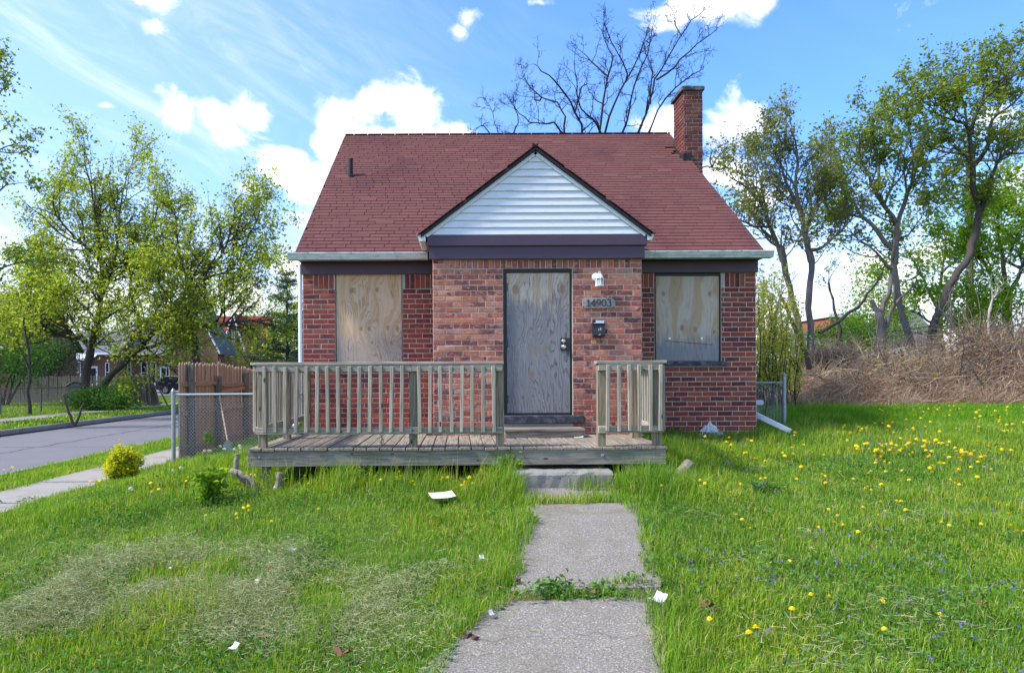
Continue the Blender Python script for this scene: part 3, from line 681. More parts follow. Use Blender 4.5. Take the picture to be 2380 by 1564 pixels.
# soffits and gutters
MB().box(XL - .02, BL - .01, DE + .03, DM - .046, 3.29, 3.31).obj("soffit", "purple_trim", house)
MB().box(BR + .01, XR + .02, DE + .03, DM - .046, 3.29, 3.31).obj("soffit", "purple_trim", house)
GP = [(0, 0), (-.075, .0), (-.083, .022), (-.098, .045), (-.105, .07), (-.118, .078), (-.118, .098), (-.106, .098), (-.098, .085), (-.004, .085), (-.004, .102), (0, .102)]   # ogee profile (out, up)
def gutter_x(x0, x1):
    g_ = MB().prism([(DE + .03 + a, 3.285 + c) for a, c in GP], x0, 'x', x1).obj('gutter', 'gutter_white', house)
    MB().box(x0 + .004, x1 - .004, DE + .031, DE + .06, 3.283, 3.392).obj('fascia', 'gutter_white', g_)
    e = MB()
    for xx in np.arange(x0 + .3, x1 - .1, .62): e.lathe([(.007, 0), (.007, -.003)], (xx, DE - .0885, 3.372), 6, 'y')
    kind(e.obj('nail', 'tar', g_), 'stuff')
    return g_
gutter_x(XL - .13, GX0 + .0); gutter_x(GX1 - .0, XR + .10)
for s, xe in ((-1, GX0), (1, GX1)):
    q = [(xe + s * (-.004 - a * 1.0), 3.405 + c) for a, c in GP]
    g_ = MB().prism(q if s > 0 else q[::-1], DB - .10, 'y', DE - .02).obj('gutter', 'white_metal', house)
    MB().box(min(xe - s * .07, xe), max(xe - s * .07, xe), DB - .018, DM, 3.385, 3.403).obj('soffit', 'soffit_tan', g_)
# downspout on the corner beside the street
MB().tube([(XL - .045, DM + .03, 3.28), (XL - .045, DM + .03, 1.1), (XL - .045, DM - .0, .95), (XL - .12, DM - .12, .86)], .032, 8).obj('downspout', 'white_metal', house)
# elbow of the other downspout, kicked out over the lawn
ds = MB(); a, c = Vector((XR + .05, DM + .36, 1.03)), Vector((4.92, DM - .02, .75)); t = (c - a).normalized(); n_ = Vector((0, 0, 1)); n_ = (n_ - t * n_.dot(t)).normalized(); s_ = t.cross(n_)
b = ds.addv([p + n_ * u * .032 + s_ * v * .038 for p in (a, c) for u, v in ((-1, -1), (-1, 1), (1, 1), (1, -1))])
for i in range(4): j = (i + 1) % 4; ds.face(b + i, b + j, b + 4 + j, b + 4 + i)
ds.face(b, b + 3, b + 2, b + 1); ds.face(b + 4, b + 5, b + 6, b + 7)
ds.box(XR + .014, XR + .08, DM + .33, DM + .40, .98, 3.30)
ds.obj('downspout', 'white_metal', house)
# gable siding
back = MB().prism([(GX0 + .02, GZ + .003), (GX1 - .02, GZ + .003), (GA, GH - .02)], GD + .03, 'y', GD + .06).obj('gable', 'white_trim', house)
nS = 11; hS = (GH - .045 - GZ) / nS; tn = (GH - GZ) / (GA - GX0)
for i in range(nS):
    z0, z1 = GZ + .004 + i * hS, GZ + .004 + (i + 1) * hS
    f = lambda z: (GX0 + (z - GZ) / tn + .035, GX1 - (z - GZ) / tn - .035)
    (a0, b0), (a1, b1) = f(z0), f(min(z1, GH - .05))
    mb = MB(); k = mb.addv([(a0, GD + .006, z0), (b0, GD + .006, z0), (b1, GD + .024, z1), (a1, GD + .024, z1), (a0, GD + .029, z0), (b0, GD + .029, z0), (b1, GD + .029, z1), (a1, GD + .029, z1)])
    for q in ((0, 1, 2, 3), (0, 4, 5, 1), (0, 3, 7, 4), (1, 5, 6, 2), (3, 2, 6, 7)): mb.face(*[k + j for j in q])
    mb.obj('siding_board', 'white_siding', back)
for s, xe in ((1, GX0), (-1, GX1)):
    d_ = Vector((GA - xe, 0, GH - GZ)).normalized(); nn = Vector((-d_.z * (1 if s > 0 else -1), 0, abs(d_.x)))
    mb = MB(); e0, e1 = Vector((xe, 0, GZ + .004)), Vector((GA, 0, GH))
    k = mb.addv([p - nn * w + Vector((0, y, 0)) for y in (GD - .006, GD + .03) for p, w in ((e0, .0), (e1, .0), (e1, .045), (e0, .045))])
    for q in ((0, 1, 2, 3), (7, 6, 5, 4), (0, 4, 5, 1), (2, 6, 7, 3), (0, 3, 7, 4), (1, 5, 6, 2)): mb.face(*[k + j for j in q])
    mb.obj('rake_trim', 'white_siding', back)

# ------------------------------------------------------------------ roof and shingles
RL, RRT = XL - .015, XR - .045
mb = MB().prism([(DE - .02, ZE - .03), (DE - .02, ZE - .008), (DR, ZR - .008), (DBACK + .32, ZE - .008), (DBACK + .32, ZE - .03), (DR, ZR - .09)], RL, 'x', RRT)
roof = mb.obj('roof', 'roof_felt', house)
SH_F = ((0, 1, 2, 3), (0, 4, 5, 1), (0, 3, 7, 4), (1, 5, 6, 2))
def shingle_v(w, e, t=.008):
    return [(-w / 2, 0, t), (w / 2, 0, t), (w / 2, e * 1.5, t * .55), (-w / 2, e * 1.5, t * .55), (-w / 2, 0, 0), (w / 2, 0, 0), (w / 2, e * 1.5, 0), (-w / 2, e * 1.5, 0)]
def tabs(width, length, e, w, keep):
    out = []; n = int(length / e)
    for k in range(n + 1):
        off = -(k % 2) * w / 2 + .03 * sin(k * 2.3) - .03 * (k % 6)
        x = off - w
        while x < width:
            a, b = max(x, 0), min(x + w, width)
            if b - a > .03 and k * e < length - .02 and keep((a + b) / 2, k * e): out.append((a + .004, b - .004, k * e))
            x += w
    return out
th = math.atan(SLOPE); RLEN = sqrt((DR - DE) ** 2 + (ZR - ZE) ** 2)
def keep_main(u, v):
    X = RL + u; d = DE + v * cos(th); z = ZE + v * sin(th)
    if GX0 - .02 < X < GX1 + .02 and z < GH - tn * abs(X - GA) - .10: return False
    if X > 4.19 and 12.78 < d < 13.47: return False
    return True
T = tabs(RRT - RL, RLEN, .116, .282, keep_main); T.sort(key=lambda t: t[2]); print('shingles', len(T))
SM = [MB() for _ in range(1)]; smesh = {}
R0 = Matrix.Translation((RL, DE - .035, ZE - .004 - .035 * SLOPE * .3)) @ Matrix.Rotation(th, 4, 'X')
big = []
for i, (a, b, v) in enumerate(T):
    lift = random.choice([0] * 30 + [-.03, -.06]) if i > 40 else 0
    m4 = R0 @ Matrix.Translation(((a + b) / 2, v + random.uniform(-.003, .003), .011)) @ Matrix.Rotation(random.uniform(-.006, .006), 4, 'Z') @ Matrix.Rotation(-.05 - lift, 4, 'X')
    if i < 300:
        key = round((b - a) / .02)
        if key not in smesh:
            mb = MB(); k = mb.addv(shingle_v(b - a, .116))
            for f in SH_F: mb.face(*[k + j for j in f])
            smesh[key] = (mb.mesh('shingle', 'shingle'), b - a)
        me, L = smesh[key]; inst('shingle', me, m4 @ Matrix.Diagonal(((b - a) / L, 1, 1, 1)), roof)
    else: big.append([m4 @ Vector(p) for p in shingle_v(b - a, .116)])
def join_tabs(name, lst, parent):
    V = np.array([[tuple(p) for p in s] for s in lst]).reshape(-1, 3); n = len(lst)
    fl = (np.array(SH_F)[None] + (np.arange(n) * 8)[:, None, None]).ravel()
    return kind(place(bpy.data.objects.new(name, np_mesh(name, V, fl, np.arange(0, len(fl), 4), 'shingle')), Matrix(), parent), 'stuff')
join_tabs('upper_shingle', big, roof)
# back slope
Tb = tabs(RRT - RL, RLEN, .116, .282, lambda u, v: True)
Rb = Matrix.Translation((RRT, DBACK + .34, ZE - .004)) @ Matrix.Rotation(pi, 4, 'Z') @ Matrix.Rotation(th, 4, 'X')
join_tabs('back_shingle', [[Rb @ Matrix.Translation(((a + b) / 2, v, .011)) @ Matrix.Rotation(-.05, 4, 'X') @ Vector(p) for p in shingle_v(b - a, .116)] for a, b, v in Tb], roof)
MB().prism([(DR - .13, ZR - .098), (DR, ZR + .012), (DR + .13, ZR - .098), (DR, ZR - .03)], RL, 'x', RRT).obj('ridge_cap', 'shingle', roof)
mb = MB(); x = RL
while x < RRT - .02:
    w = min(.215, RRT - x); zz = ZR + .017; k = mb.addv([(x, DR - .135, zz - .108), (x + w, DR - .135, zz - .112), (x + w, DR, zz + .002), (x, DR, zz + .006), (x + w, DR + .135, zz - .112), (x, DR + .135, zz - .108)])
    mb.face(k, k + 1, k + 2, k + 3); mb.face(k + 3, k + 2, k + 4, k + 5); x += .195
kind(mb.obj('ridge_shingle', 'shingle', roof), 'stuff')
# rake edge strips
for x0, x1 in ((RL - .012, RL - .001), (RRT + .001, RRT + .012)):
    MB().prism([(DE - .04, ZE - .045), (DE - .04, ZE - .005), (DR, ZR + .012), (DR, ZR - .05)], x0, 'x', x1).obj('drip_edge', 'shingle', roof)
# gable roof of the porch
ov = .05
for s, xe in ((1, GX0), (-1, GX1)):
    out = xe - s * .055; zo = GZ - .055 * tn
    dmain = lambda z: DE + (z - ZE) / SLOPE
    mb = MB(); y0 = GD - .045
    pts = [(out, y0, zo), (GA, y0, GH), (GA, dmain(GH) + .2, GH), (out, dmain(zo) + .25, zo)]
    k = mb.addv([(x, y, z + h) for h in (.005, .045) for x, y, z in pts])
    for q in ((0, 1, 2, 3), (7, 6, 5, 4), (0, 4, 5, 1), (1, 5, 6, 2), (2, 6, 7, 3), (3, 7, 4, 0)): mb.face(*[k + j for j in (q if s > 0 else q[::-1])])
    pr_ = mb.obj('porch_roof', 'tar', house)
    sl = sqrt((GA - out) ** 2 + (GH - zo) ** 2); dep = dmain(GH) + .15 - y0; ang = math.atan2(GH - zo, abs(GA - out))
    tb = tabs(dep, sl - .02, .116, .282, lambda u, v: u < dmain(zo + v * sin(ang)) + .1 - y0)
    lst = []
    for a, b, v in tb:
        q = []
        for (lx, ly, lz) in shingle_v(b - a + (.02 if a < .02 else 0), .116):
            vv = v + ly - .02; hh = .055 + lz - ly * .05
            q.append(Vector((out + s * (vv * cos(ang)) - s * sin(ang) * hh, y0 + (a + b) / 2 + s * (-lx) - (.008 if a < .02 else 0), zo + vv * sin(ang) + cos(ang) * hh)))
        lst.append(q)
    join_tabs('porch_shingle', lst, pr_)
mb = MB(); yy = GD - .055
while yy < 11.5:
    k = mb.addv([(GA - .12, yy, GH + .065 - .09), (GA, yy, GH + .072), (GA + .12, yy, GH + .065 - .09), (GA - .12, yy + .22, GH + .055 - .09), (GA, yy + .22, GH + .06), (GA + .12, yy + .22, GH + .055 - .09)])
    mb.face(k, k + 1, k + 4, k + 3); mb.face(k + 1, k + 2, k + 5, k + 4); yy += .2
kind(mb.obj('porch_ridge_cap', 'tar', house), 'stuff')
# vent pipe
vx, vd = -1.945, 12.25; vz = ZE + (vd - DE) * SLOPE
vp = MB().lathe([(.042, -.1), (.042, .34), (.033, .34), (.033, .25)], (vx, vd, vz), 14).obj('vent_pipe', 'tar', roof)
mb = MB()
for k in range(1): mb.lathe([(.10, 0), (.075, .012), (.05, .03), (.043, .05)], (0, 0, 0), 12)
fl_ = mb.mesh('flashing', 'tar'); inst('flashing', fl_, Matrix.Translation((vx, vd - .01, vz + .008)) @ Matrix.Rotation(th * .9, 4, 'X'), vp)
# chimney
c0, c1, cd0, cd1 = 4.232, 4.585, 12.84, 13.44; CT = 6.93
chim = MB().box(c0 + .006, c1 - .006, cd0 + .006, cd1 - .006, .5, CT).obj('chimney', 'mortar', house)
off = [0]
fr = courses(c0, c1, .8, CT - .0, .0738, .222, [], .06); fr = [r for r in fr if r[2] > 3]
join_bricks('brick', fr, (0, cd0, 0), (1, 0, 0), (0, -1, 0), 'brick_chimney', chim)
for x, s in ((c0, -1), (c1, 1)):
    join_bricks('side_brick', [r for r in courses(cd0 + .004, cd1 - .004, .8, CT, .0738, .222, [], .0) if r[2] > 3], (x, 0, 0), (0, 1, 0), (s, 0, 0), 'brick_chimney', chim)
cap = MB(); cap.cbox(c0 - .05, c1 + .03, cd0 - .05, cd1 + .05, CT, CT + .085, .012); cap.obj('chimney_cap', 'stone_sill', chim)
MB().lathe([(.13, 0), (.13, .10), (.10, .10), (.10, .05)], ((c0 + c1) / 2 - .03, (cd0 + cd1) / 2, CT + .08), 4 * 4).obj('flue_pot', 'rust_red', chim)
zc = lambda d: ZE + (d - DE) * SLOPE
mb = MB().prism([(cd0 - .03, zc(cd0 - .03) - .05), (cd0 - .03, zc(cd0) + .16), (cd0 + .12, zc(cd0) + .17), (cd1, zc(cd1) + .08), (cd1, zc(cd1) - .05)], c0 - .014, 'x', c0 - .001)
mb.box(c0 - .014, c0 + .14, cd0 - .02, cd0 - .006, zc(cd0) - .06, zc(cd0) + .16)
mb.obj('flashing', 'tar', chim)

# ------------------------------------------------------------------ wall fittings
def digit(ch):
    t = .010
    arc = lambda cx, cz, rx, rz, a0, a1, n=14: [(cx + rx * cos(radians(a0 + (a1 - a0) * i / n)), cz + rz * sin(radians(a0 + (a1 - a0) * i / n))) for i in range(n + 1)]
    if ch == '1': return [([(-.012, .052), (.004, .068), (.004, .0)], [.006, .009, .009]), ([(-.016, .003), (.022, .003)], [.005, .005])]
    if ch == '4': return [([(.010, .0), (.010, .07), (-.026, .022), (.028, .022)], [.009, .008, .005, .006]), ([(-.004, .003), (.024, .003)], [.004, .004])]
    if ch == '9': return [(arc(0, .048, .021, .022, 0, 360, 18), [.007] * 19), ([(.021, .048), (.019, .028), (.008, .010), (-.014, .002)], [.009, .008, .006, .005])]
    if ch == '0': return [(arc(0, .035, .022, .035, 0, 360, 20), [.005 + .0045 * abs(cos(2 * pi * i / 20)) for i in range(21)])]
    if ch == '3': return [(arc(-.002, .052, .019, .018, 150, -80, 12), [.006] * 2 + [.009] * 9 + [.006] * 2), (arc(-.002, .020, .022, .020, 85, -150, 14), [.006] * 2 + [.010] * 10 + [.006] * 3)]
pl = thing('house_number_plaque', 'small scalloped wooden plaque with black numerals 14903 beside the door', 'sign', (1.868, DB, 2.50))
px0, px1, pz0, pz1 = 1.658, 2.080, 2.505, 2.645; cc = .026
poly = [(px0 + cc, pz0), (px1 - cc, pz0), (px1 - .018, pz0 + .018), (px1, pz0 + cc), (px1, pz1 - cc), (px1 - .018, pz1 - .018), (px1 - cc, pz1), (px0 + cc, pz1), (px0 + .018, pz1 - .018), (px0, pz1 - cc), (px0, pz0 + cc), (px0 + .018, pz0 + .018)]
MB().prism(poly, DB - .032, 'y', DB - .006).obj('board', 'plaque_wood', pl)
for i, ch in enumerate('14903'):
    mb = MB(); ox = 1.732 + i * .070; oz = 2.532; SC = 1.25
    for pts, rad in digit(ch):
        for (p, q), (ra, rb) in zip(zip(pts, pts[1:]), zip(rad, rad[1:])):
            a = Vector((p[0], p[1])) * SC; c = Vector((q[0], q[1])) * SC; t = (c - a).normalized(); n_ = Vector((-t.y, t.x)); ra_, rb_ = ra * .62 * SC, rb * .62 * SC
            a -= t * ra_ * .5; c += t * rb_ * .5
            quad = [a + n_ * ra_, a - n_ * ra_, c - n_ * rb_, c + n_ * rb_]
            mb.prism([(ox + v.x, oz + v.y) for v in quad], DB - .040 - random.uniform(0, .0015), 'y', DB - .0315)
    mb.obj('numeral', 'number_black', pl)
# lantern
lm = thing('wall_lantern', 'small white carriage lantern on the brick wall above the number plaque', 'lamp', (1.87, DB, 2.80))
lx, ly = 1.872, DB - .10
MB().lathe([(.058, -.004), (.058, -.016), (.05, -.022), (.02, -.03)], (1.845, DB, 2.925), 20, 'y').obj('backplate', 'white_metal', lm, smooth=False)
mb = MB().tube([(1.845, DB - .02, 2.925), (1.86, DB - .05, 2.955), (lx, ly + .02, 2.955), (lx, ly, 2.925)], .008, 8); mb.tube([(lx + .012 * cos(t), ly, 2.972 + .014 * sin(t)) for t in np.linspace(0, 2 * pi, 12)], .0035, 5)
mb.obj('arm', 'white_metal', lm)
MB().lathe([(.060, 2.892), (.060, 2.900), (.050, 2.905), (.046, 2.925), (.034, 2.945), (.015, 2.956)], (lx, ly, 0), 16).obj('cap', 'white_metal', lm)
mb = MB()
for k in range(6): a = pi / 6 + k * pi / 3; mb.tube([(lx + .052 * cos(a), ly + .052 * sin(a), 2.80), (lx + .052 * cos(a), ly + .052 * sin(a), 2.895)], .005, 5)
mb.lathe([(.060, 2.79), (.060, 2.802), (.03, 2.804)], (lx, ly, 0), 6)
mb.obj('cage', 'white_metal', lm)
MB().lathe([(.045, 2.803), (.045, 2.891)], (lx, ly, 0), 6).obj('glass', 'lamp_glass', lm)
MB().lathe([(.004, 2.806), (.02, 2.815), (.026, 2.838), (.018, 2.866), (.012, 2.888)], (lx, ly, 0), 12).obj('bulb', 'bulb', lm, smooth=True)
# mailbox
mx = thing('mailbox', 'scuffed black metal mailbox on the brick wall below the number plaque', 'mailbox', (1.864, DB, 2.1))
x0, x1, z0, z1 = 1.788, 1.942, 2.118, 2.345
body = MB().prism([(DB - .008, z0), (DB - .085, z0), (DB - .092, z0 + .02), (DB - .085, z1 - .055), (DB - .008, z1 - .055)], x0, 'x', x1).obj('body', 'black_steel', mx)
MB().box(x0, x1, DB - .020, DB - .0085, z1 - .055, z1).obj('backplate', 'black_steel', mx)
mb = MB().box(x0 - .004, x1 + .004, DB - .096, DB - .083, z1 - .076, z1 - .05, Matrix.Rotation(.25, 3, 'X')).obj('lid', 'black_steel', mx)
for xx in (x0 + .045, x1 - .045):
    MB().tube([(xx, DB - .03, z0 + .003), (xx - .003, DB - .03, z0 - .05), (xx + .003, DB - .05, z0 - .085), (xx + .008, DB - .075, z0 - .08), (xx + .008, DB - .085, z0 - .05)], .005, 6).obj('paper_hook', 'black_steel', mx)
mk = MB(); fy = DB - .0925
for pts in ([(1.851, 2.222), (1.862, 2.222), (1.866, 2.212), (1.852, 2.200), (1.868, 2.199)], [(1.878, 2.232), (1.892, 2.234), (1.895, 2.224), (1.880, 2.220), (1.878, 2.232)], [(1.880, 2.220), (1.893, 2.214), (1.892, 2.204), (1.879, 2.204), (1.880, 2.220)], [(1.852, 2.142), (1.862, 2.137), (1.875, 2.138), (1.884, 2.150), (1.868, 2.150)]):
    for p, q in zip(pts, pts[1:]):
        a = Vector(p); c = Vector(q); t = (c - a).normalized(); n_ = Vector((-t.y, t.x)) * .0022
        fyy = fy + .006 * max(0, (((a.y + c.y) / 2) - 2.138) / .15) - random.uniform(.0, .0008)
        mk.prism([tuple(a + n_), tuple(a - n_), tuple(c - n_), tuple(c + n_)], fyy, 'y', fyy + .003)
kind(mk.obj('scratched_mark', 'paper', mx), 'stuff')
tag(MB().box(1.826, 1.938, DB - .062, DB - .058, 2.20, 2.335, Matrix.Rotation(.03, 3, 'Y')).box(1.80, 1.93, DB - .068, DB - .065, 2.19, 2.306, Matrix.Rotation(-.02, 3, 'Y')).obj('letter', 'bag_white'), 'white envelopes sticking out of the black mailbox', 'letter')
# gas meter
gm = thing('gas_meter', 'grey green gas meter with bent pipe on the side wall of the house', 'meter', (4.62, 10.95, .8))
MB().cbox(4.46, 4.74, 10.85, 11.05, .84, 1.13, .03).obj('case', 'meter_grey', gm)
MB().cbox(4.50, 4.70, 10.86, 11.04, 1.13, 1.19, .02).obj('top_case', 'meter_grey', gm)
MB().cbox(4.70, 4.83, 10.86, 11.0, 1.11, 1.19, .012).obj('index_box', 'pale_plastic', gm)
MB().tube([(4.44, 10.92, 1.34), (4.52, 10.92, 1.345), (4.56, 10.93, 1.30), (4.56, 10.94, 1.18)], .022, 8).obj('pipe', 'galvanised', gm)
MB().tube([(4.52, 10.95, .86), (4.52, 10.95, .6)], .022, 8).obj('pipe', 'galvanised', gm)
# ------------------------------------------------------------------ timber porch deck
SF = 89.5
fx = lambda src: (src / 4 - CX) / SF                 # photo column to metres on the deck front
deck = thing('timber_porch', 'weathered timber deck porch with baluster railings in front of the brick house', 'porch', (-.02, 8.6, .4))
ZD = .80; DFY = 7.63
nb = 32; x = -2.372; pitch = 4.70 / nb
for i in range(nb):
    xc = x + pitch * (i + .5); yb = DB - .016 if BL - .08 < xc < BR + .08 else DM - .016
    dz = random.uniform(-.004, .005); j = random.uniform(-.012, .014)
    board('deck_board', (xc + random.uniform(-.002, .002), DFY + j, ZD - .016 + dz), (xc + random.uniform(-.003, .003), DFY + round(yb - DFY, 2) + j * .5, ZD - .016 + random.uniform(-.004, .004)), pitch - .009 - random.uniform(0, .003), .032, 'deck_wood', deck, share=False)
board('rim_beam', (-2.385, DFY + .04, .678), (2.305, DFY + .04, .690), .172, .038, 'beam_wood', deck, up=(0, -1, 0))
board('rim_beam', (-2.35, DFY + .06, .68), (-2.35, DM - .02, .68), .165, .038, 'beam_wood', deck, up=(1, 0, 0))
board('rim_beam', (2.27, DFY + .06, .68), (2.27, DB - .02, .68), .165, .038, 'beam_wood', deck, up=(1, 0, 0))
for yj in (8.4, 9.1): board('joist', (-2.33, yj, .68), (2.25, yj, .68), .16, .038, 'beam_wood', deck, up=(0, -1, 0))
for xx, yy in ((-2.2, DFY + .12), (-1.95, 8.4), (-.6, DFY + .2), (-1.2, 8.4), (.3, 8.4), (1.9, DFY + .12), (2.1, 8.6)):
    board('support_post', (xx, yy, gz(xx, yy) - .12), (xx, yy, .60), .089, .089, 'post_wood', deck, up=(0, -1, 0))
bt = MB().lathe([(.012, 0), (.012, -.008), (.006, -.01)], (fx(1034), DFY + .021, .70), 10, 'y'); bt.lathe([(.02, 0), (.02, -.004), (.012, -.005), (.012, -.012)], (fx(2410), DFY + .021, .705), 12, 'y'); kind(bt.obj('bolt', 'galvanised', deck), 'stuff')
PY = DFY + .10; ZT = 1.728
def rail_post(x, y): board('railing_post', (x, y, ZD - .16 if y < DFY + .2 else ZD), (x, y, ZT), .089, .089, 'post_wood', deck, up=(0, -1, 0))
posts = [(fx(1036) + .012, PY), (fx(1650), PY), (fx(2001), PY), (fx(2407) + .01, PY), (fx(2636), PY), (-2.245, 8.86), (-2.245, 10.05), (2.22, 8.72)]
for p in posts: rail_post(*p)
RY = PY - .0445 - .02                                 # rails on the outside of the posts
def run_x(x0, x1, cap0, cap1, bal, joint=None):
    js = [x0, x1] if joint is None else [x0, joint, x1]
    for a, c in zip(js, js[1:]):
        for zc, h in ((1.690, .072), (.992, .078)):
            board('rail', (a + .001, RY + random.uniform(-.002, .002), zc + random.uniform(-.003, .003)), (c - .001, RY, zc + random.uniform(-.003, .003)), h, .036, 'rail_wood', deck, up=(0, -1, 0), share=False)
    cs = [cap0, cap1]
    board('rail_cap', (cap0, PY - .02, ZT + .017), (cap1, PY - .02, ZT + .019), .14, .032, 'rail_wood', deck, share=False)
    for s in bal:
        xx = fx(s) + random.uniform(-.006, .006); t = random.uniform(-.008, .008); zz = random.uniform(-.006, .006)
        board('baluster', (xx + t, RY - .0375, .972 + zz), (xx - t, RY - .0375, 1.714 + zz), .038, .037, 'rail_wood', deck, up=(0, -1, 0))
c7 = lambda c: 950 + c / 2.505
c8 = lambda c: 1850 + c / 2.38
run_x(fx(c7(182)), fx(c8(388)), fx(c7(122)), fx(c8(390)), [c7(v) for v in (268, 370, 480, 587, 690, 800, 905, 1010, 1118, 1222, 1328, 1437, 1545, 1650, 1818, 1925, 2032, 2140, 2245)] + [c8(v) for v in (95, 195, 297)], fx(c7(1742)))
run_x(fx(c8(1297)), fx(c8(1912)), fx(c8(1278)), fx(c8(1950)), [c8(v) for v in (1385, 1487, 1587, 1687, 1787, 1885)])
def run_y(xo, s, y0, y1):
    for zc, h in ((1.690, .072), (.992, .078)): board('rail', (xo, y0, zc), (xo, y1, zc), h, .036, 'rail_wood', deck, up=(1, 0, 0), share=False)
    board('rail_cap', (xo - s * .045, y0 + .03, ZT + .014), (xo - s * .045, y1, ZT + .014), .13, .030, 'rail_wood', deck, share=False)
    y = y0 + .10
    while y < y1 - .05:
        t = random.uniform(-.006, .006); board('baluster', (xo + s * .0375, y + t, .97), (xo + s * .0375, y - t, 1.714), .038, .037, 'rail_wood', deck, up=(1, 0, 0)); y += .119
run_y(-2.245 - .0645, -1, PY - .02, 10.12); run_y(2.22 + .0645, 1, PY - .02, DB - .03)
# box step at the door, concrete step below the deck
ws = thing('box_step', 'low weathered timber box step below the boarded door', 'step', (1.08, 8.95, ZD))
board('tread', (.565, 8.84, .900), (1.60, 8.84, .900), .16, .034, 'deck_wood', ws); board('tread', (.565, 9.005, .898), (1.60, 9.005, .898), .16, .034, 'deck_wood', ws)
board('riser', (.575, 8.80, .842), (1.59, 8.80, .842), .084, .034, 'deck_wood', ws, up=(0, -1, 0))
for xx in (.60, 1.57): board('side_board', (xx, 8.82, .842), (xx, 9.14, .842), .084, .034, 'deck_wood', ws, up=(1, 0, 0))
st = MB(); rr = random.Random(3); pr_ = [(7.43, .30), (7.425, .515), (7.445, .545), (7.48, .552), (7.95, .556), (7.95, .30)]; nseg = 12
for i in range(nseg + 1):
    xx = .57 + (1.66 - .57) * i / nseg; st.addv([(xx, y + (rr.uniform(-.008, .008) if k < 4 else 0), z + (rr.uniform(-.008, .005) if 0 < k < 5 else 0)) for k, (y, z) in enumerate(pr_)])
for i in range(nseg):
    for k in range(6): a = i * 6 + k; c = i * 6 + (k + 1) % 6; st.face(a, c, c + 6, a + 6)
st.face(*range(5, -1, -1)); st.face(*[nseg * 6 + k for k in range(6)])
tag(st.obj('concrete_step', 'concrete_step'), 'grey concrete step slab below the edge of the timber porch', 'step')

# ------------------------------------------------------------------ fences
def chain_mesh(x0, x1, y, z0, z1, d=.052):
    mb = MB(); n = int((x1 - x0) / d); rows = int((z1 - z0) / d)
    for i in range(-0, n + 1):
        xa = x0 + i * d
        pts = []
        for k in range(rows * 2 + 1):
            zz = z0 + k * d / 2 * 1.0
            xx = xa + (d * .5 if k % 2 else 0) * (1 if i % 1 == 0 else -1)
            pts.append((min(xx, x1), y + (.003 if k % 2 else -.003), min(zz, z1)))
        mb.tube(pts, .0038, 3, False)
        pts2 = [(max(x0, 2 * xa - p[0] + 0), p[1] * 1.0, p[2]) for p in pts]
        mb.tube(pts2, .0038, 3, False)
    return mb
cf = thing('chain_link_fence', 'low galvanised chain link fence between the deck and the sidewalk', 'fence', (-3.3, DM, .3))
zt, zb = 1.34, .42
MB().tube([(-4.28, DM, .2), (-4.28, DM, 1.40), (-4.28, DM, 1.435)], [.030, .030, .012], 12).obj('end_post', 'galvanised', cf)
MB().tube([(-4.26, DM, zt), (-2.36, DM, zt + .005)], .019, 8).obj('top_rail', 'galvanised', cf)
MB().tube([(-2.42, DM, .4), (-2.42, DM, 1.36)], .022, 8).obj('end_post', 'galvanised', cf)
for z in (.62, .92, 1.30): MB().lathe([(.034, -.014), (.034, .014)], (-4.28, DM, z), 10).box(-4.25, -4.20, DM - .006, DM + .006, z - .008, z + .008).obj('band', 'galvanised', cf)
MB().tube([(-4.20, DM, .4), (-4.20, DM, 1.33)], .006, 5).obj('tension_bar', 'galvanised', cf)
chain_mesh(-4.20, -2.42, DM, zb - .06, zt).obj('mesh', 'wire', cf)
cr = thing('chain_link_fence', 'short chain link fence from the house to the thicket, overgrown with twigs', 'fence', (4.9, 11.4, .6))
MB().tube([(5.41, 11.4, .4), (5.41, 11.4, 1.56), (5.41, 11.4, 1.60), (5.41, 11.4, 1.625)], [.033, .033, .036, .012], 12).obj('end_post', 'galvanised', cr)
MB().tube([(4.43, 11.4, 1.46), (5.41, 11.4, 1.46)], .02, 8).obj('top_rail', 'galvanised', cr)
for z in (.98, 1.36): MB().lathe([(.037, -.014), (.037, .014)], (5.41, 11.4, z), 10).obj('band', 'galvanised', cr)
chain_mesh(4.45, 5.38, 11.4, .66, 1.45).obj('mesh', 'wire', cr)
mb = MB(); rr = random.Random(9)
for i in range(70):
    p = Vector((rr.uniform(4.45, 5.25), 11.42 + rr.uniform(-.03, .12), rr.uniform(.65, 1.1) if i % 3 else 1.42)); pts = [p]
    d = Vector((rr.uniform(-.5, .5), rr.uniform(-.3, .1), rr.uniform(.3, 1))) if i % 3 else Vector((rr.uniform(-1, 1), rr.uniform(-.2, .2), rr.uniform(-.2, .25)))
    for k in range(5): d = (d + Vector((rr.uniform(-.5, .5), rr.uniform(-.4, .4), rr.uniform(-.4, .4)))).normalized(); p = p + d * .07; pts.append(p)
    mb.tube(pts, [.006, .005, .004, .004, .003, .002], 3, False)
tag(mb.obj('dry_vine', 'bark'), 'tangle of dry brown twigs grown through the chain link beside the meter', 'vine')
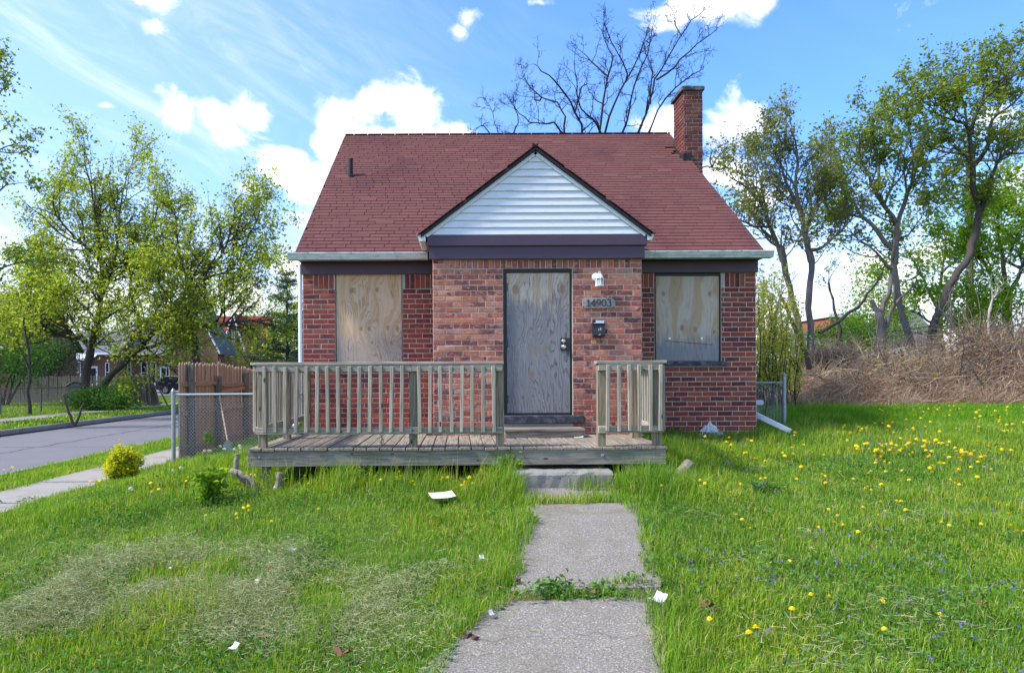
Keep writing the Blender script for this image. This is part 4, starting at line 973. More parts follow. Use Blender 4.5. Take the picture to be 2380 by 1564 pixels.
# brown privacy fence along the sidewalk
pf = thing('privacy_fence', 'tall brown picket privacy fence with posts beside the sidewalk', 'fence', (-4.62, 13, .2))
FXX = -4.62; y = 11.35; pk = {}
def picket(name, w, h, t, mat):
    key = (round(w, 3), round(h, 2), mat)
    if key not in pk:
        mb = MB(); a = w / 2; poly = [(0, -a), (h - .05, -a), (h, -a * .35), (h, a * .35), (h - .05, a), (0, a)]
        mb.prism([(p[0], p[1]) for p in poly], -t / 2, 'z', t / 2); pk[key] = mb.mesh(name, mat)
    return pk[key]
UPX = Matrix(((0, 0, 1, 0), (0, 1, 0, 0), (1, 0, 0, 0), (0, 0, 0, 1)))   # local X up, thickness along world X
i = 0
while y < 21:
    w = .088; h = 1.62 + .02 * sin(y * 2) + random.uniform(-.02, .02) - .02 * (y - 11.4); zb = .26 + random.uniform(-.02, .02)
    if abs(y - 12.05) > .03:
        inst('picket', picket('picket', w, round(h / .04) * .04, .016, 'fence_brown'), Matrix.Translation((FXX - .03, y, zb)) @ Matrix.Rotation(random.uniform(-.015, .015), 4, 'X') @ UPX, pf)
    y += w + .006
for yy, hh, mt in ((11.62, 1.72, 'fence_grey'), (12.95, 1.52, 'fence_grey'), (14.6, 1.6, 'fence_grey'), (17.0, 1.6, 'fence_grey'), (19.4, 1.6, 'fence_grey')):
    board('fence_post', (FXX + .05, yy, .1), (FXX + .05, yy, .1 + hh), .09, .09, mt, pf, up=(1, 0, 0))
for z, sag in ((1.46, 0), (.98, .0), (.42, 0)):
    for ya, yb in ((11.38, 12.95), (12.95, 14.6), (14.6, 17.0), (17, 19.4)):
        board('fence_rail', (FXX - .002, ya, z + random.uniform(-.03, .03)), (FXX - .002, yb, z + random.uniform(-.03, .03)), .075, .036, 'fence_brown', pf, up=(1, 0, 0), share=False)
board('fence_rail', (FXX + .025, 13.0, 1.30), (FXX + .025, 15.4, 1.40), .07, .036, 'new_lumber', pf, up=(1, 0, 0))
# shovel leaning on the fence
sv = thing('shovel', 'grey shovel standing against the brown fence behind the chain link', 'shovel', (-3.85, 10.9, .4))
bx, by = -3.66, 10.75; zg = gz(bx, by)
MB().prism([(bx - .05, zg + .02), (bx, zg - .02), (bx + .05, zg + .02), (bx + .06, zg + .16), (bx + .02, zg + .22), (bx - .02, zg + .22), (bx - .06, zg + .16)], by - .006, 'y', by + .006).obj('blade', 'meter_grey', sv)
MB().tube([(bx, by, zg + .18), (-4.2, 11.9, 1.30)], .013, 8).obj('handle', 'fence_brown', sv)
# far chain link fence and old grey picket fences across the street
ff = thing('chain_link_fence', 'rusty chain link fence along the yard across the street', 'fence', (-16.7, 28, .2))
for yy in np.arange(20, 37, 2.4): MB().tube([(-16.7, yy, .1), (-16.7, yy, 1.22)], .03, 6).obj('fence_post', 'fence_grey', ff)
MB().tube([(-16.7, 20, 1.2), (-16.7, 36.8, 1.2)], .022, 6).obj('top_rail', 'fence_grey', ff)
mb = MB()
for yy in np.arange(20, 36.7, .11):
    mb.tube([(-16.7, yy, .2), (-16.7, yy + .5, .70), (-16.7, yy, 1.19)], .004, 3, False); mb.tube([(-16.7, yy + .25, .2), (-16.7, yy - .25, .70), (-16.7, yy + .25, 1.19)], .004, 3, False)
mb.obj('mesh', 'fence_grey', ff)
gf = thing('picket_fence', 'weathered grey board fence standing behind the leaning maple trunks', 'fence', (-17, 37, .2))
for i in range(64):
    xx = -24.3 + i * .118; inst('picket', picket('picket', .108, 1.56, .018, 'fence_grey'), Matrix.Translation((xx, 36.9, .15 + random.uniform(-.03, .03))) @ Matrix.Rotation(pi / 2, 4, 'Z') @ Matrix.Rotation(random.uniform(-.02, .02), 4, 'X') @ UPX, gf)
for z in (.5, 1.4): board('fence_rail', (-24.3, 36.94, z), (-16.8, 36.94, z), .08, .036, 'fence_grey', gf, up=(0, -1, 0))
lf = thing('broken_fence', 'leaning collapsed grey board fence beside the far sidewalk', 'fence', (-16.4, 35, .2))
for i in range(20):
    t = i / 19; p = Vector((-16.9 + .12 * i * .9, 33.4 + .02 * i, .12)); ln = .08 + .30 * t + random.uniform(-.03, .03) + (.5 if i > 16 else 0)
    inst('picket', picket('picket', .118, 1.60, .018, 'fence_grey'), Matrix.Translation(p) @ Matrix.Rotation(-.12 * t + random.uniform(-.03, .03), 4, 'X') @ Matrix.Rotation(-ln * .4, 4, 'Y') @ Matrix.Rotation(pi / 2, 4, 'Z') @ UPX, lf)
for z in (.45, 1.25): board('fence_rail', (-16.9, 33.55, z), (-14.8, 33.9, z - .12), .08, .036, 'fence_grey', lf, up=(0, -1, 0))
board('brace', (-14.4, 33.7, .15), (-15.0, 33.6, 1.4), .07, .036, 'fence_grey', lf, up=(0, -1, 0))
# fallen basketball hoop in that yard
bh = thing('basketball_hoop', 'toppled basketball hoop with orange rim lying in the fenced yard', 'hoop', (-17.8, 29, .2))
c = P(168, 905, 30.5); mb = MB()
poly = [(c.x - .55, .45), (c.x + .45, .62), (c.x + .55, 1.10), (c.x + .35, 1.38), (c.x + .05, 1.42), (c.x - .25, 1.25)]
mb.prism(poly, 30.5, 'y', 30.54); mb.obj('backboard', 'nbr_roof_grey', bh)
MB().tube([(p[0], 30.49, p[1]) for p in poly[1:]], .045, 6).obj('backboard_edge', 'black_paint', bh)
MB().tube([P(152, 972, 29).lerp(P(235, 905, 30.4), t) for t in (0, .5, 1)], .04, 6).obj('pole', 'pale_plastic', bh)
MB().tube([P(208, 960, 29.5), P(277, 948, 30)], .04, 6).obj('base_arm', 'pale_plastic', bh)
cc_ = P(171, 918, 29.6); MB().tube([cc_ + Vector((.9 * cos(a) * .62, .25 * sin(a), .30 * sin(a))) for a in np.linspace(0, 2 * pi, 22)], .022, 6).obj('rim', 'rim_orange', bh)

# ------------------------------------------------------------------ houses across the street, shed, pole, car
def window(parent, x0, x1, z0, z1, y, mull=1, trim='white_trim'):
    t = .07; mb = MB(); mb.box(x0 - t, x0, y - .06, y, z0 - t, z1 + t).box(x1, x1 + t, y - .06, y, z0 - t, z1 + t).box(x0, x1, y - .06, y, z1, z1 + t).box(x0, x1, y - .08, y, z0 - t, z0).box(x0, x1, y - .05, y, (z0 + z1) / 2 - .03, (z0 + z1) / 2 + .03)
    for k in range(mull): xm = x0 + (x1 - x0) * (k + 1) / (mull + 1); mb.box(xm - .045, xm + .045, y - .055, y, z0, z1)
    w = mb.obj('window', trim, parent)
    MB().box(x0, x1, y - .015, y - .005, z0, z1).obj('pane', 'glass_dark', w)
def bungalow(name, label, x0, x1, y0, y1, zw, zr, wallm, roofm, ridge='x', gable=None, wins=(), doorx=None, awning=None, z0=.15, porch=None):
    h = thing(name, label, 'house', ((x0 + x1) / 2, y0, z0))
    MB().box(x0, x1, y0, y1, z0 - .2, zw).obj('wall', wallm, h)
    o = .35; mb = MB(); ym = (y0 + y1) / 2; xm = (x0 + x1) / 2
    if ridge == 'x': mb.prism([(y0 - o, zw - .05), (ym, zr), (y1 + o, zw - .05), (y1 + o, zw - .2), (ym, zr - .18), (y0 - o, zw - .2)], x0 - o, 'x', x1 + o)
    else: mb.prism([(x0 - o, zw - .05), (xm, zr), (x1 + o, zw - .05), (x1 + o, zw - .2), (xm, zr - .18), (x0 - o, zw - .2)], y0 - o, 'y', y1 + o)
    rf = mb.obj('roof', roofm, h)
    if ridge == 'x':
        MB().box(x0 - o, x1 + o, y0 - o - .10, y0 - o - .002, zw - .22, zw - .03).obj('gutter', 'white_trim', rf)
        for x in (x0 + .002, x1 - .202): MB().prism([(y0 + .01, zw - .02), (ym, zr - .2), (y1 - .01, zw - .02)], x, 'x', x + .2).obj('gable_wall', wallm, h)
    else:
        MB().prism([(x0 + .01, zw - .02), (xm, zr - .2), (x1 - .01, zw - .02)], y0 + .002, 'y', y0 + .2).obj('gable_wall', wallm, h)
        for s in (-1, 1): MB().tube([(xm + s * (x1 - x0 + 2 * o) / 2, y0 - o - .03, zw - .13), (xm, y0 - o - .03, zr - .08)], .10, 4).obj('rake_trim', 'white_trim', rf)
    if gable:
        ga, gb, gy, gzr = gable; gm_ = (ga + gb) / 2
        MB().box(ga, gb, gy, y0 + .01, z0 - .1, zw).obj('bay_wall', wallm, h)
        MB().prism([(ga, zw), (gm_, gzr - .15), (gb, zw)], gy + .002, 'y', gy + .2).obj('bay_gable', wallm, h)
        MB().prism([(ga - .3, zw - .1), (gm_, gzr), (gb + .3, zw - .1), (gb + .3, zw - .25), (gm_, gzr - .18), (ga - .3, zw - .25)], gy - .3, 'y', ym).obj('bay_roof', roofm, h)
        for s in (-1, 1): MB().tube([(gm_ + s * ((gb - ga) / 2 + .3), gy - .33, zw - .18), (gm_, gy - .33, gzr - .08)], .085, 4).obj('rake_trim', 'white_trim', h)
    for (a, b, c, d, m_) in wins:
        window(h, a, b, c, d, (gable[2] if gable and gable[0] < (a + b) / 2 < gable[1] else y0) - .01, m_)
    if doorx:
        dd = MB().box(doorx, doorx + .95, y0 - .05, y0 - .005, z0 + .45, z0 + 2.5).obj('door', 'white_trim', h); MB().box(doorx + .15, doorx + .8, y0 - .06, y0 - .051, z0 + .9, z0 + 2.3).obj('pane', 'glass_dark', dd)
    if awning:
        a, b, z = awning; mb = MB()
        n = 12
        for k in range(n): xa = a + (b - a) * k / n; mb.prism([(y0 - .01, z), (y0 - 1.1, z - .55), (y0 - 1.1, z - .72), (y0 - 1.06, z - .72), (y0 - 1.05, z - .58), (y0 - .01, z - .05)], xa + .005, 'x', xa + (b - a) / n - .005)
        mb.obj('awning', 'white_trim', h)
    if porch:
        a, b, y, z = porch; mb = MB().box(a, b, y - .04, y + .02, z + .75, z + .84).box(a, b, y - .04, y + .02, z + .1, z + .17)
        for xx in np.arange(a, b, .16): mb.box(xx, xx + .05, y - .03, y + .01, z + .17, z + .75)
        mb.obj('porch_railing', 'white_trim', h)
    return h
def XD(px, d): return (px * K - CX) / F * d
bungalow('neighbour_house', 'brick bungalow with white window trim and awning behind the maple', XD(146, 62), XD(272, 62), 62, 68, 3.9, 6.0, 'nbr_brick', 'nbr_roof_grey', 'x', None,
         [(XD(152, 62), XD(162, 62), 1.2, 3.0, 0), (XD(167, 62), XD(187, 62), 1.2, 3.0, 1), (XD(247, 62), XD(253, 62), 1.3, 2.9, 0)], XD(203, 62), (XD(186, 62), XD(232, 62), 3.9))
bungalow('neighbour_house', 'brick bungalow with grey roof, white gable trim and white porch railing', XD(288, 64), XD(460, 64), 64, 70, 3.9, 6.8, 'nbr_brick', 'nbr_roof_grey', 'x', (XD(412, 64), XD(520, 64) , 62.5, 8.6),
         [(XD(298, 64), XD(304, 64), 1.2, 3.0, 0), (XD(330, 64), XD(342, 64), 1.1, 3.0, 0), (XD(352, 64), XD(362, 64), 1.1, 3.0, 0), (XD(388, 64), XD(400, 64), 1.1, 3.0, 1)], XD(372, 64), None, porch=(XD(356, 60), XD(420, 60), 60, .25))
bungalow('neighbour_house', 'brick house with steep bright red shingle roof above the privacy fence', XD(470, 76), XD(590, 76), 78, 86, 4.2, 8.9, 'nbr_brick', 'nbr_roof_red', 'x', (XD(520, 76), XD(568, 76), 76, 8.7), [(XD(541, 76), XD(545, 76), 5.6, 6.6, 0)])
bungalow('neighbour_house', 'dark brown roofed brick house half hidden by the sapling', -42.0, -26.4, 40, 47, 3.5, 6.9, 'nbr_brick', 'nbr_roof_brown', 'x', None, [(-31, -29.8, 1.2, 2.6, 0), (-35, -33.8, 1.2, 2.6, 0)])
hg = thing('garage', 'low brick garage with flat parapet seen through the trees past the thicket', 'garage', (28, 58, .7))
MB().box(XD(1930, 60), XD(2010, 60), 60, 66, .6, 6.6).obj('wall', 'rust_red', hg); MB().box(XD(1930, 60) - .2, XD(2010, 60) + .2, 59.8, 66.2, 6.602, 6.9).obj('coping', 'white_trim', hg); window(hg, XD(1950, 60), XD(1965, 60), 3.5, 5, 59.99)
sh = thing('shed', 'collapsing blue grey sided shed sunk in the dead vines', 'shed', (XD(2080, 23), 23, .7))
sx0, sx1 = XD(2040, 23.5), XD(2125, 23.5)
MB().box(sx0, sx1, 23.5, 26, .7, 1.9).obj('wall', 'blue_siding', sh)
for k in range(10): board('siding_board', (sx0, 23.48, .8 + k * .115), (sx1, 23.48, .8 + k * .115), .118, .014, 'blue_siding', sh, up=(0, -1, .12))
MB().prism([(23.2, 1.88), (24.75, 2.35), (26.3, 1.88), (26.3, 1.82), (24.75, 2.28), (23.2, 1.82)], sx0 - .2, 'x', sx1 + .2).obj('roof', 'nbr_roof_grey', sh)
s2 = thing('garage', 'pale sided garage wall glimpsed between the tree trunks beside the house', 'garage', (XD(1890, 30), 30, .7))
MB().box(XD(1835, 30), XD(1935, 30), 30, 34, .7, 2.9).obj('wall', 'pale_siding', s2); MB().prism([(29.7, 2.88), (32, 3.6), (34.3, 2.88)], XD(1830, 30), 'x', XD(1940, 30)).obj('roof', 'nbr_roof_grey', s2)
window(s2, XD(1868, 30), XD(1880, 30), 1.5, 2.4, 29.99)
s3 = thing('garage', 'grey roofed garage behind the leaning tree past the thicket', 'garage', (XD(2160, 38), 38, .7))
MB().box(XD(2110, 38), XD(2190, 38), 38, 43, .7, 3.2).obj('wall', 'pale_siding', s3); MB().prism([(37.7, 3.18), (40.5, 5.4), (43.3, 3.18)], XD(2105, 38), 'x', XD(2195, 38)).obj('roof', 'nbr_roof_grey', s3); window(s3, XD(2140, 38), XD(2155, 38), 1.6, 2.6, 37.99)
up = thing('utility_pole', 'grey wooden utility pole behind the leaning tree', 'pole', (XD(2257, 29), 29, .7))
MB().tube([(XD(2257, 29), 29, .6), (XD(2255, 29), 29, 5), (XD(2254, 29), 29, 11.2)], [.16, .15, .12], 10).obj('post', 'bark_grey', up)
board('crossarm', (XD(2254, 29) - 1.1, 28.85, 10.6), (XD(2254, 29) + 1.1, 28.85, 10.6), .11, .09, 'fence_grey', up)
for k, (za, zb) in enumerate(((4.9, 4.4), (5.15, 4.75))):
    a, c = Vector((XD(2257, 29), 28.9, za - 1.2)), P(1860, 790 - 8 * k, 31); pts = [a.lerp(c, t) - Vector((0, 0, .25 * sin(pi * t))) for t in np.linspace(0, 1, 9)]
    tag(MB().tube(pts, .018, 4).obj('overhead_cable', 'black_paint'), 'thin black cable strung low from the utility pole past the trees', 'cable', 'cables from the utility pole')
# dark car parked across the street
CXR = XD(361, 56); CYR = 56; CZ = .225; car = thing('parked_car', 'dark blue black estate car parked in front of the houses', 'car', (CXR + 2.3, CYR + .9, CZ))
W = lambda p: [(CXR + a, CZ + c) for a, c in p]
body = MB(); pb = W([(.05, .42), (.0, .75), (.12, .98), (1.2, 1.0), (3.3, .98), (4.3, .86), (4.55, .62), (4.55, .34), (4.15, .30), (.35, .30)])
body.prism(pb, CYR, 'y', CYR + 1.8)
body.obj('body', 'car_paint', car)
cab = W([(.10, .97), (.42, 1.40), (.8, 1.47), (1.9, 1.49), (2.5, 1.42), (3.35, .97)]); MB().prism(cab, CYR + .12, 'y', CYR + 1.68).obj('cabin', 'car_paint', car)
for q in ([(.42, 1.02), (.60, 1.36), (.95, 1.40), (1.0, 1.02)], [(1.08, 1.02), (1.05, 1.40), (1.9, 1.42), (1.95, 1.02)], [(2.03, 1.02), (1.98, 1.42), (2.42, 1.36), (3.0, 1.02)]): MB().prism(W(q), CYR + .105, 'y', CYR + .118).obj('side_window', 'glass_dark', car)
MB().tube([(CXR + a, CYR + .11, CZ + c) for a, c in ((.16, 1.0), (.46, 1.40), (.85, 1.465), (1.9, 1.48), (2.5, 1.40), (3.3, 1.0))], .018, 4).obj('window_trim', 'chrome', car)
for a in (.85, 3.6):
    wh = MB().lathe([(.33, -.1), (.33, .12)], (CXR + a, CYR + .05, CZ + .33), 18, 'y').obj('wheel', 'rubber', car); MB().lathe([(.21, -.02), (.19, -.0)], (CXR + a, CYR - .062, CZ + .33), 14, 'y').obj('rim', 'chrome', wh)
MB().cbox(CXR - .01, CXR + .16, CYR - .01, CYR + .2, CZ + .74, CZ + .92, .02).obj('tail_light', 'nbr_roof_red', car)
for a in (1.05, 2.05): MB().cbox(CXR + a, CXR + a + .2, CYR - .015, CYR + .01, CZ + .86, CZ + .89, .004).obj('door_handle', 'chrome', car)

# ------------------------------------------------------------------ litter, logs
def crumple(name, c, sx, sy, sz, mat, label, cat, seed, n=9, group=None):
    r = random.Random(seed); mb = MB(); m = 14
    for i in range(n):
        v = i / (n - 1)
        for k in range(m):
            a = 2 * pi * k / m; rad = (1 - v ** 1.4) * (1 + r.uniform(-.35, .3)) + .03
            mb.v.append(Vector((c[0] + sx * rad * cos(a), c[1] + sy * rad * sin(a), c[2] + sz * v * (1 + r.uniform(-.25, .25)) - .01)))
    for i in range(n - 1):
        for k in range(m): q = (k + 1) % m; mb.face(i * m + k, i * m + q, (i + 1) * m + q, (i + 1) * m + k)
    mb.face(*[(n - 1) * m + k for k in range(m)])
    return tag(mb.obj(name, mat), label, cat, group)
g_ = on_ground(1655, 1018); crumple('plastic_bag', (g_.x - .04, g_.y, g_.z + .03), .17, .12, .19, 'bag_white', 'crumpled white plastic bag in the grass against the brick wall', 'bag', 4)
g_ = on_ground(1688, 1020); 
def sheet(name, px, py, w, l, rot, mat, label, cat, curl=.02, lift=.03, group=None, seed=1, thick=.002, pts=None):
    g_ = on_ground(px, py, .0) if pts is None else pts; r = random.Random(seed); mb = MB(); n = 6
    for t in (0, thick):
        for i in range(n):
            for k in range(n):
                u, v = i / (n - 1) - .5, k / (n - 1) - .5; x_, y_ = u * w, v * l
                z = lift + curl * (abs(u) * 2) ** 2 * (1 if u > 0 else .3) + r.uniform(0, curl * .25)
                X_, Y_ = g_.x + x_ * cos(rot) - y_ * sin(rot), g_.y + x_ * sin(rot) + y_ * cos(rot); mb.v.append(Vector((X_, Y_, max(gz(X_, Y_), -.02) + z + t)))
    for t in (0, n * n):
        for i in range(n - 1):
            for k in range(n - 1):
                q = [t + i * n + k, t + (i + 1) * n + k, t + (i + 1) * n + k + 1, t + i * n + k + 1]; mb.face(*(q if t else q[::-1]))
    rim = [i * n for i in range(n)] + [(n - 1) * n + k for k in range(1, n)] + [i * n + n - 1 for i in range(n - 2, -1, -1)] + [k for k in range(n - 2, 0, -1)]
    for a, b in zip(rim, rim[1:] + rim[:1]): mb.face(a, b, b + n * n, a + n * n)
    return tag(mb.obj(name, mat), label, cat, group)
sheet('cardboard_sheet', 1026, 1172, .24, .20, .25, 'paper', 'curled off white sheet of card lying on the lawn below the deck', 'litter', .012, .09, seed=2)
sheet('plastic_wrapper', 1527, 1424, .085, .085, .6, 'bag_white', 'clear white plastic wrapper beside the path edge', 'litter', .035, .07, seed=3)
for i, (px, py, s) in enumerate([(540, 1526, .05), (1118, 1316, .045), (680, 1290, .05), (1140, 1450, .035), (593, 1372, .04), (395, 1335, .03)]):
    sheet('paper_scrap', px, py, s, s * .8, random.uniform(0, 3), 'bag_white', 'tiny white scrap of paper lying in the mown grass', 'litter', .02, .055, 'paper scraps in the grass', seed=i)
sheet('paper_scrap', 1378, 1006, .12, .05, .3, 'paper', 'yellowish folded paper lying on the deck boards beside the box step', 'litter', .01, .005, seed=12, pts=Vector((1.52, 8.75, 0))).location.z += ZD - gz(1.52, 8.75)
def dead_leaf(px, py, s, label, seed):
    g_ = on_ground(px, py); r = random.Random(seed); mb = MB(); n = 10; a0 = r.uniform(0, 6); pts = []
    z0 = (.035 if in_path(g_.x, g_.y) else .06)
    for k in range(n): a = a0 + 2 * pi * k / n; rad = s * (1 if k % 2 == 0 else .55) * r.uniform(.8, 1.2); pts.append((g_.x + rad * cos(a), g_.y + rad * .8 * sin(a), g_.z + z0 + s * .35 * cos(2 * a + seed) + .01))
    b = mb.addv(pts + [(g_.x, g_.y, g_.z + z0)])
    for k in range(n): mb.face(b + n, b + k, b + (k + 1) % n)
    b2 = mb.addv([(p[0], p[1], p[2] - .0015) for p in pts] + [(g_.x, g_.y, g_.z + z0 - .0015)])
    for k in range(n): mb.face(b2 + n, b2 + (k + 1) % n, b2 + k)
    tag(mb.obj('dead_leaf', 'dead_leaf'), label, 'leaf', 'dead leaves')
for i, (px, py, s) in enumerate([(1372, 1396, .05), (1083, 1490, .04), (1102, 1500, .03), (1115, 1412, .03)]): dead_leaf(px, py, s, 'curled brown dead leaf lying on the concrete path', i)
for i, (px, py, s) in enumerate([(793, 1541, .055), (1640, 1432, .06), (1200, 1365, .035), (620, 1340, .03), (350, 1330, .03), (2020, 1290, .03), (1660, 1440, .03), (2280, 1432, .04)]): dead_leaf(px, py, s, 'curled brown dead leaf lying in the grass', i + 20)
def log_piece(name, pts, rad, label, mat='driftwood', seed=0, group=None):
    r = random.Random(seed); P_ = [Vector(p) for p in pts]; q = []; rd = []
    for i in range(len(P_) - 1):
        for t in np.linspace(0, 1, 5)[:-1]: q.append(P_[i].lerp(P_[i + 1], t) + Vector((r.uniform(-.008, .008), r.uniform(-.008, .008), r.uniform(-.008, .008)))); rd.append((rad[i] * (1 - t) + rad[i + 1] * t) * r.uniform(.85, 1.15))
    q.append(P_[-1]); rd.append(rad[-1]); return tag(MB().tube(q, rd, 9).obj(name, mat), label, 'log', group)
gl = on_ground(568, 1140)
lg = lambda dx, dy, dz: (gl.x + dx, gl.y + dy, gl.z + dz)
log_piece('dead_branch', [lg(-.16, .05, .22), lg(-.06, 0, .20), lg(.06, -.02, .15), (gl.x + .12, gl.y - .03, gl.z + .04)], [.03, .032, .03, .028], 'bent weathered grey branch lying across the pile beside the deck', seed=1)
log_piece('dead_branch', [lg(-.17, .12, .20), lg(0, .08, .10), lg(.14, .02, .0)], [.035, .04, .035], 'thick split log at the bottom of the branch pile beside the deck', seed=2)
log_piece('dead_branch', [lg(-.13, .1, .22), lg(-.115, .1, .40)], [.026, .03], 'sawn upright branch stub in the pile beside the deck', 'driftwood', seed=3)
log_piece('dead_branch', [lg(.10, -.06, .0), lg(.11, -.04, .22)], [.010, .008], 'thin upright stick beside the branch pile', seed=4)
log_piece('log', [lg(.33, .05, .0), lg(.37, .05, .20)], [.045, .03], 'short splintered stump beside the deck support post', seed=5)
gr = on_ground(1585, 1118)
log_piece('log', [(gr.x - .06, gr.y - .05, gr.z + .05), (gr.x + .09, gr.y + .05, gr.z + .19)], [.055, .062], 'sawn grey log end tilted in the grass past the concrete step', 'driftwood', seed=6)
log_piece('log', [(gr.x - .02, gr.y - .12, gr.z + .03), (gr.x + .14, gr.y - .08, gr.z + .06)], [.035, .03], 'small broken log lying under the tilted log', 'driftwood', seed=7)
log_piece('log', [(gr.x - .20, gr.y - .10, gr.z + .04), (gr.x - .12, gr.y - .02, gr.z + .09)], [.05, .05], 'dark rotten log chunk in the grass beside the tilted log', 'bark', seed=8)
# ------------------------------------------------------------------ vegetation helpers
def vnoise(x, y, scale, seed):
    r = np.random.default_rng(seed); gsz = 256; Gd = r.random((gsz, gsz)); x = np.asarray(x) * scale + 1000; y = np.asarray(y) * scale + 1000
    i = np.floor(x).astype(int); j = np.floor(y).astype(int); u = x - i; v = y - j; u = u * u * (3 - 2 * u); v = v * v * (3 - 2 * v); i %= gsz; j %= gsz; i1 = (i + 1) % gsz; j1 = (j + 1) % gsz
    return (Gd[i, j] * (1 - u) + Gd[i1, j] * u) * (1 - v) + (Gd[i, j1] * (1 - u) + Gd[i1, j1] * u) * v
def unit(v): return v / np.maximum(np.linalg.norm(v, axis=-1, keepdims=True), 1e-9)
def leaf_mesh(name, C, size, mat, rs, droop=.25, aspect=.62, fold=.18, normal_up=.6):
    "one folded four-cornered leaf at every point of C"
    n = len(C); C = np.asarray(C, np.float64); s = size * rs.uniform(.55, 1.3, n)[:, None]
    a = unit(rs.normal(size=(n, 3)) * (1, 1, .6) - (0, 0, droop)); nn = unit(rs.normal(size=(n, 3)) + (0, 0, normal_up)); b = unit(np.cross(nn, a)); nn = np.cross(a, b)
    V = np.stack([C - a * s * .5, C + b * s * aspect * .5 + nn * s * fold + a * s * .08, C + a * s * .5, C - b * s * aspect * .5 + nn * s * fold + a * s * .08], 1).reshape(-1, 3)
    return np_mesh(name, V, np.arange(4 * n), np.arange(0, 4 * n, 4), mat)
def tubes_mesh(name, brs, mat, sides=4):
    Vs = []; Fs = []; base = 0
    for pts, rad in brs:
        p = np.asarray(pts, float); n = len(p); r = np.asarray(rad, float)[:, None]; k = 7 if r[0, 0] > .06 else (4 if r[0, 0] > .02 else 3)
        t = np.gradient(p, axis=0); t = unit(t); ref = np.where(np.abs(t[:, 2:3]) > .85, np.array([[1., 0, 0]]), np.array([[0, 0, 1.]]))
        ref = ref[0:1].repeat(n, 0); x = unit(np.cross(ref, t)); y = np.cross(t, x)
        ang = np.arange(k) * 2 * pi / k
        ring = p[:, None] + r[:, None] * (np.cos(ang)[None, :, None] * x[:, None] + np.sin(ang)[None, :, None] * y[:, None])
        Vs.append(ring.reshape(-1, 3)); i = (np.arange(n - 1) * k)[:, None] + np.arange(k)[None]; i2 = (np.arange(n - 1) * k)[:, None] + ((np.arange(k) + 1) % k)[None]
        Fs.append((np.stack([i, i2, i2 + k, i + k], -1) + base).reshape(-1)); base += n * k
    fl = np.concatenate(Fs); return np_mesh(name, np.concatenate(Vs), fl, np.arange(0, len(fl), 4), mat, smooth=True)
def smooth_line(pts, rs, step=.35, jit=.03):
    p = np.array(pts, float)
    if len(p) < 2: return p
    q = np.vstack([2 * p[0] - p[1], p, 2 * p[-1] - p[-2]]); out = []
    for i in range(1, len(q) - 2):
        L = np.linalg.norm(q[i + 1] - q[i]); n = max(2, int(L / step))
        for t in np.arange(n) / n:
            out.append(.5 * (2 * q[i] + (q[i + 1] - q[i - 1]) * t + (2 * q[i - 1] - 5 * q[i] + 4 * q[i + 1] - q[i + 2]) * t * t + (3 * q[i] - q[i - 1] - 3 * q[i + 1] + q[i + 2]) * t ** 3))
    out.append(q[-2]); out = np.array(out); out[1:-1] += rs.normal(size=(len(out) - 2, 3)) * jit; return out
def grow(p, d, L, r0, n, rs, up=.08, wob=.28):
    pts = [p]; d = d / np.linalg.norm(d)
    for i in range(n):
        d = d + rs.normal(size=3) * wob; d[2] += up; d = d / np.linalg.norm(d); p = p + d * L / n; pts.append(p)
    return np.array(pts), np.linspace(r0, r0 * .35, n + 1)
def side_dir(t, rs, lo=30, hi=65, up=.15):
    q = rs.normal(size=3); q -= t * q.dot(t); q /= np.linalg.norm(q) + 1e-9; a = radians(rs.uniform(lo, hi)); d = t * cos(a) + q * sin(a); d[2] += up; return d / np.linalg.norm(d)
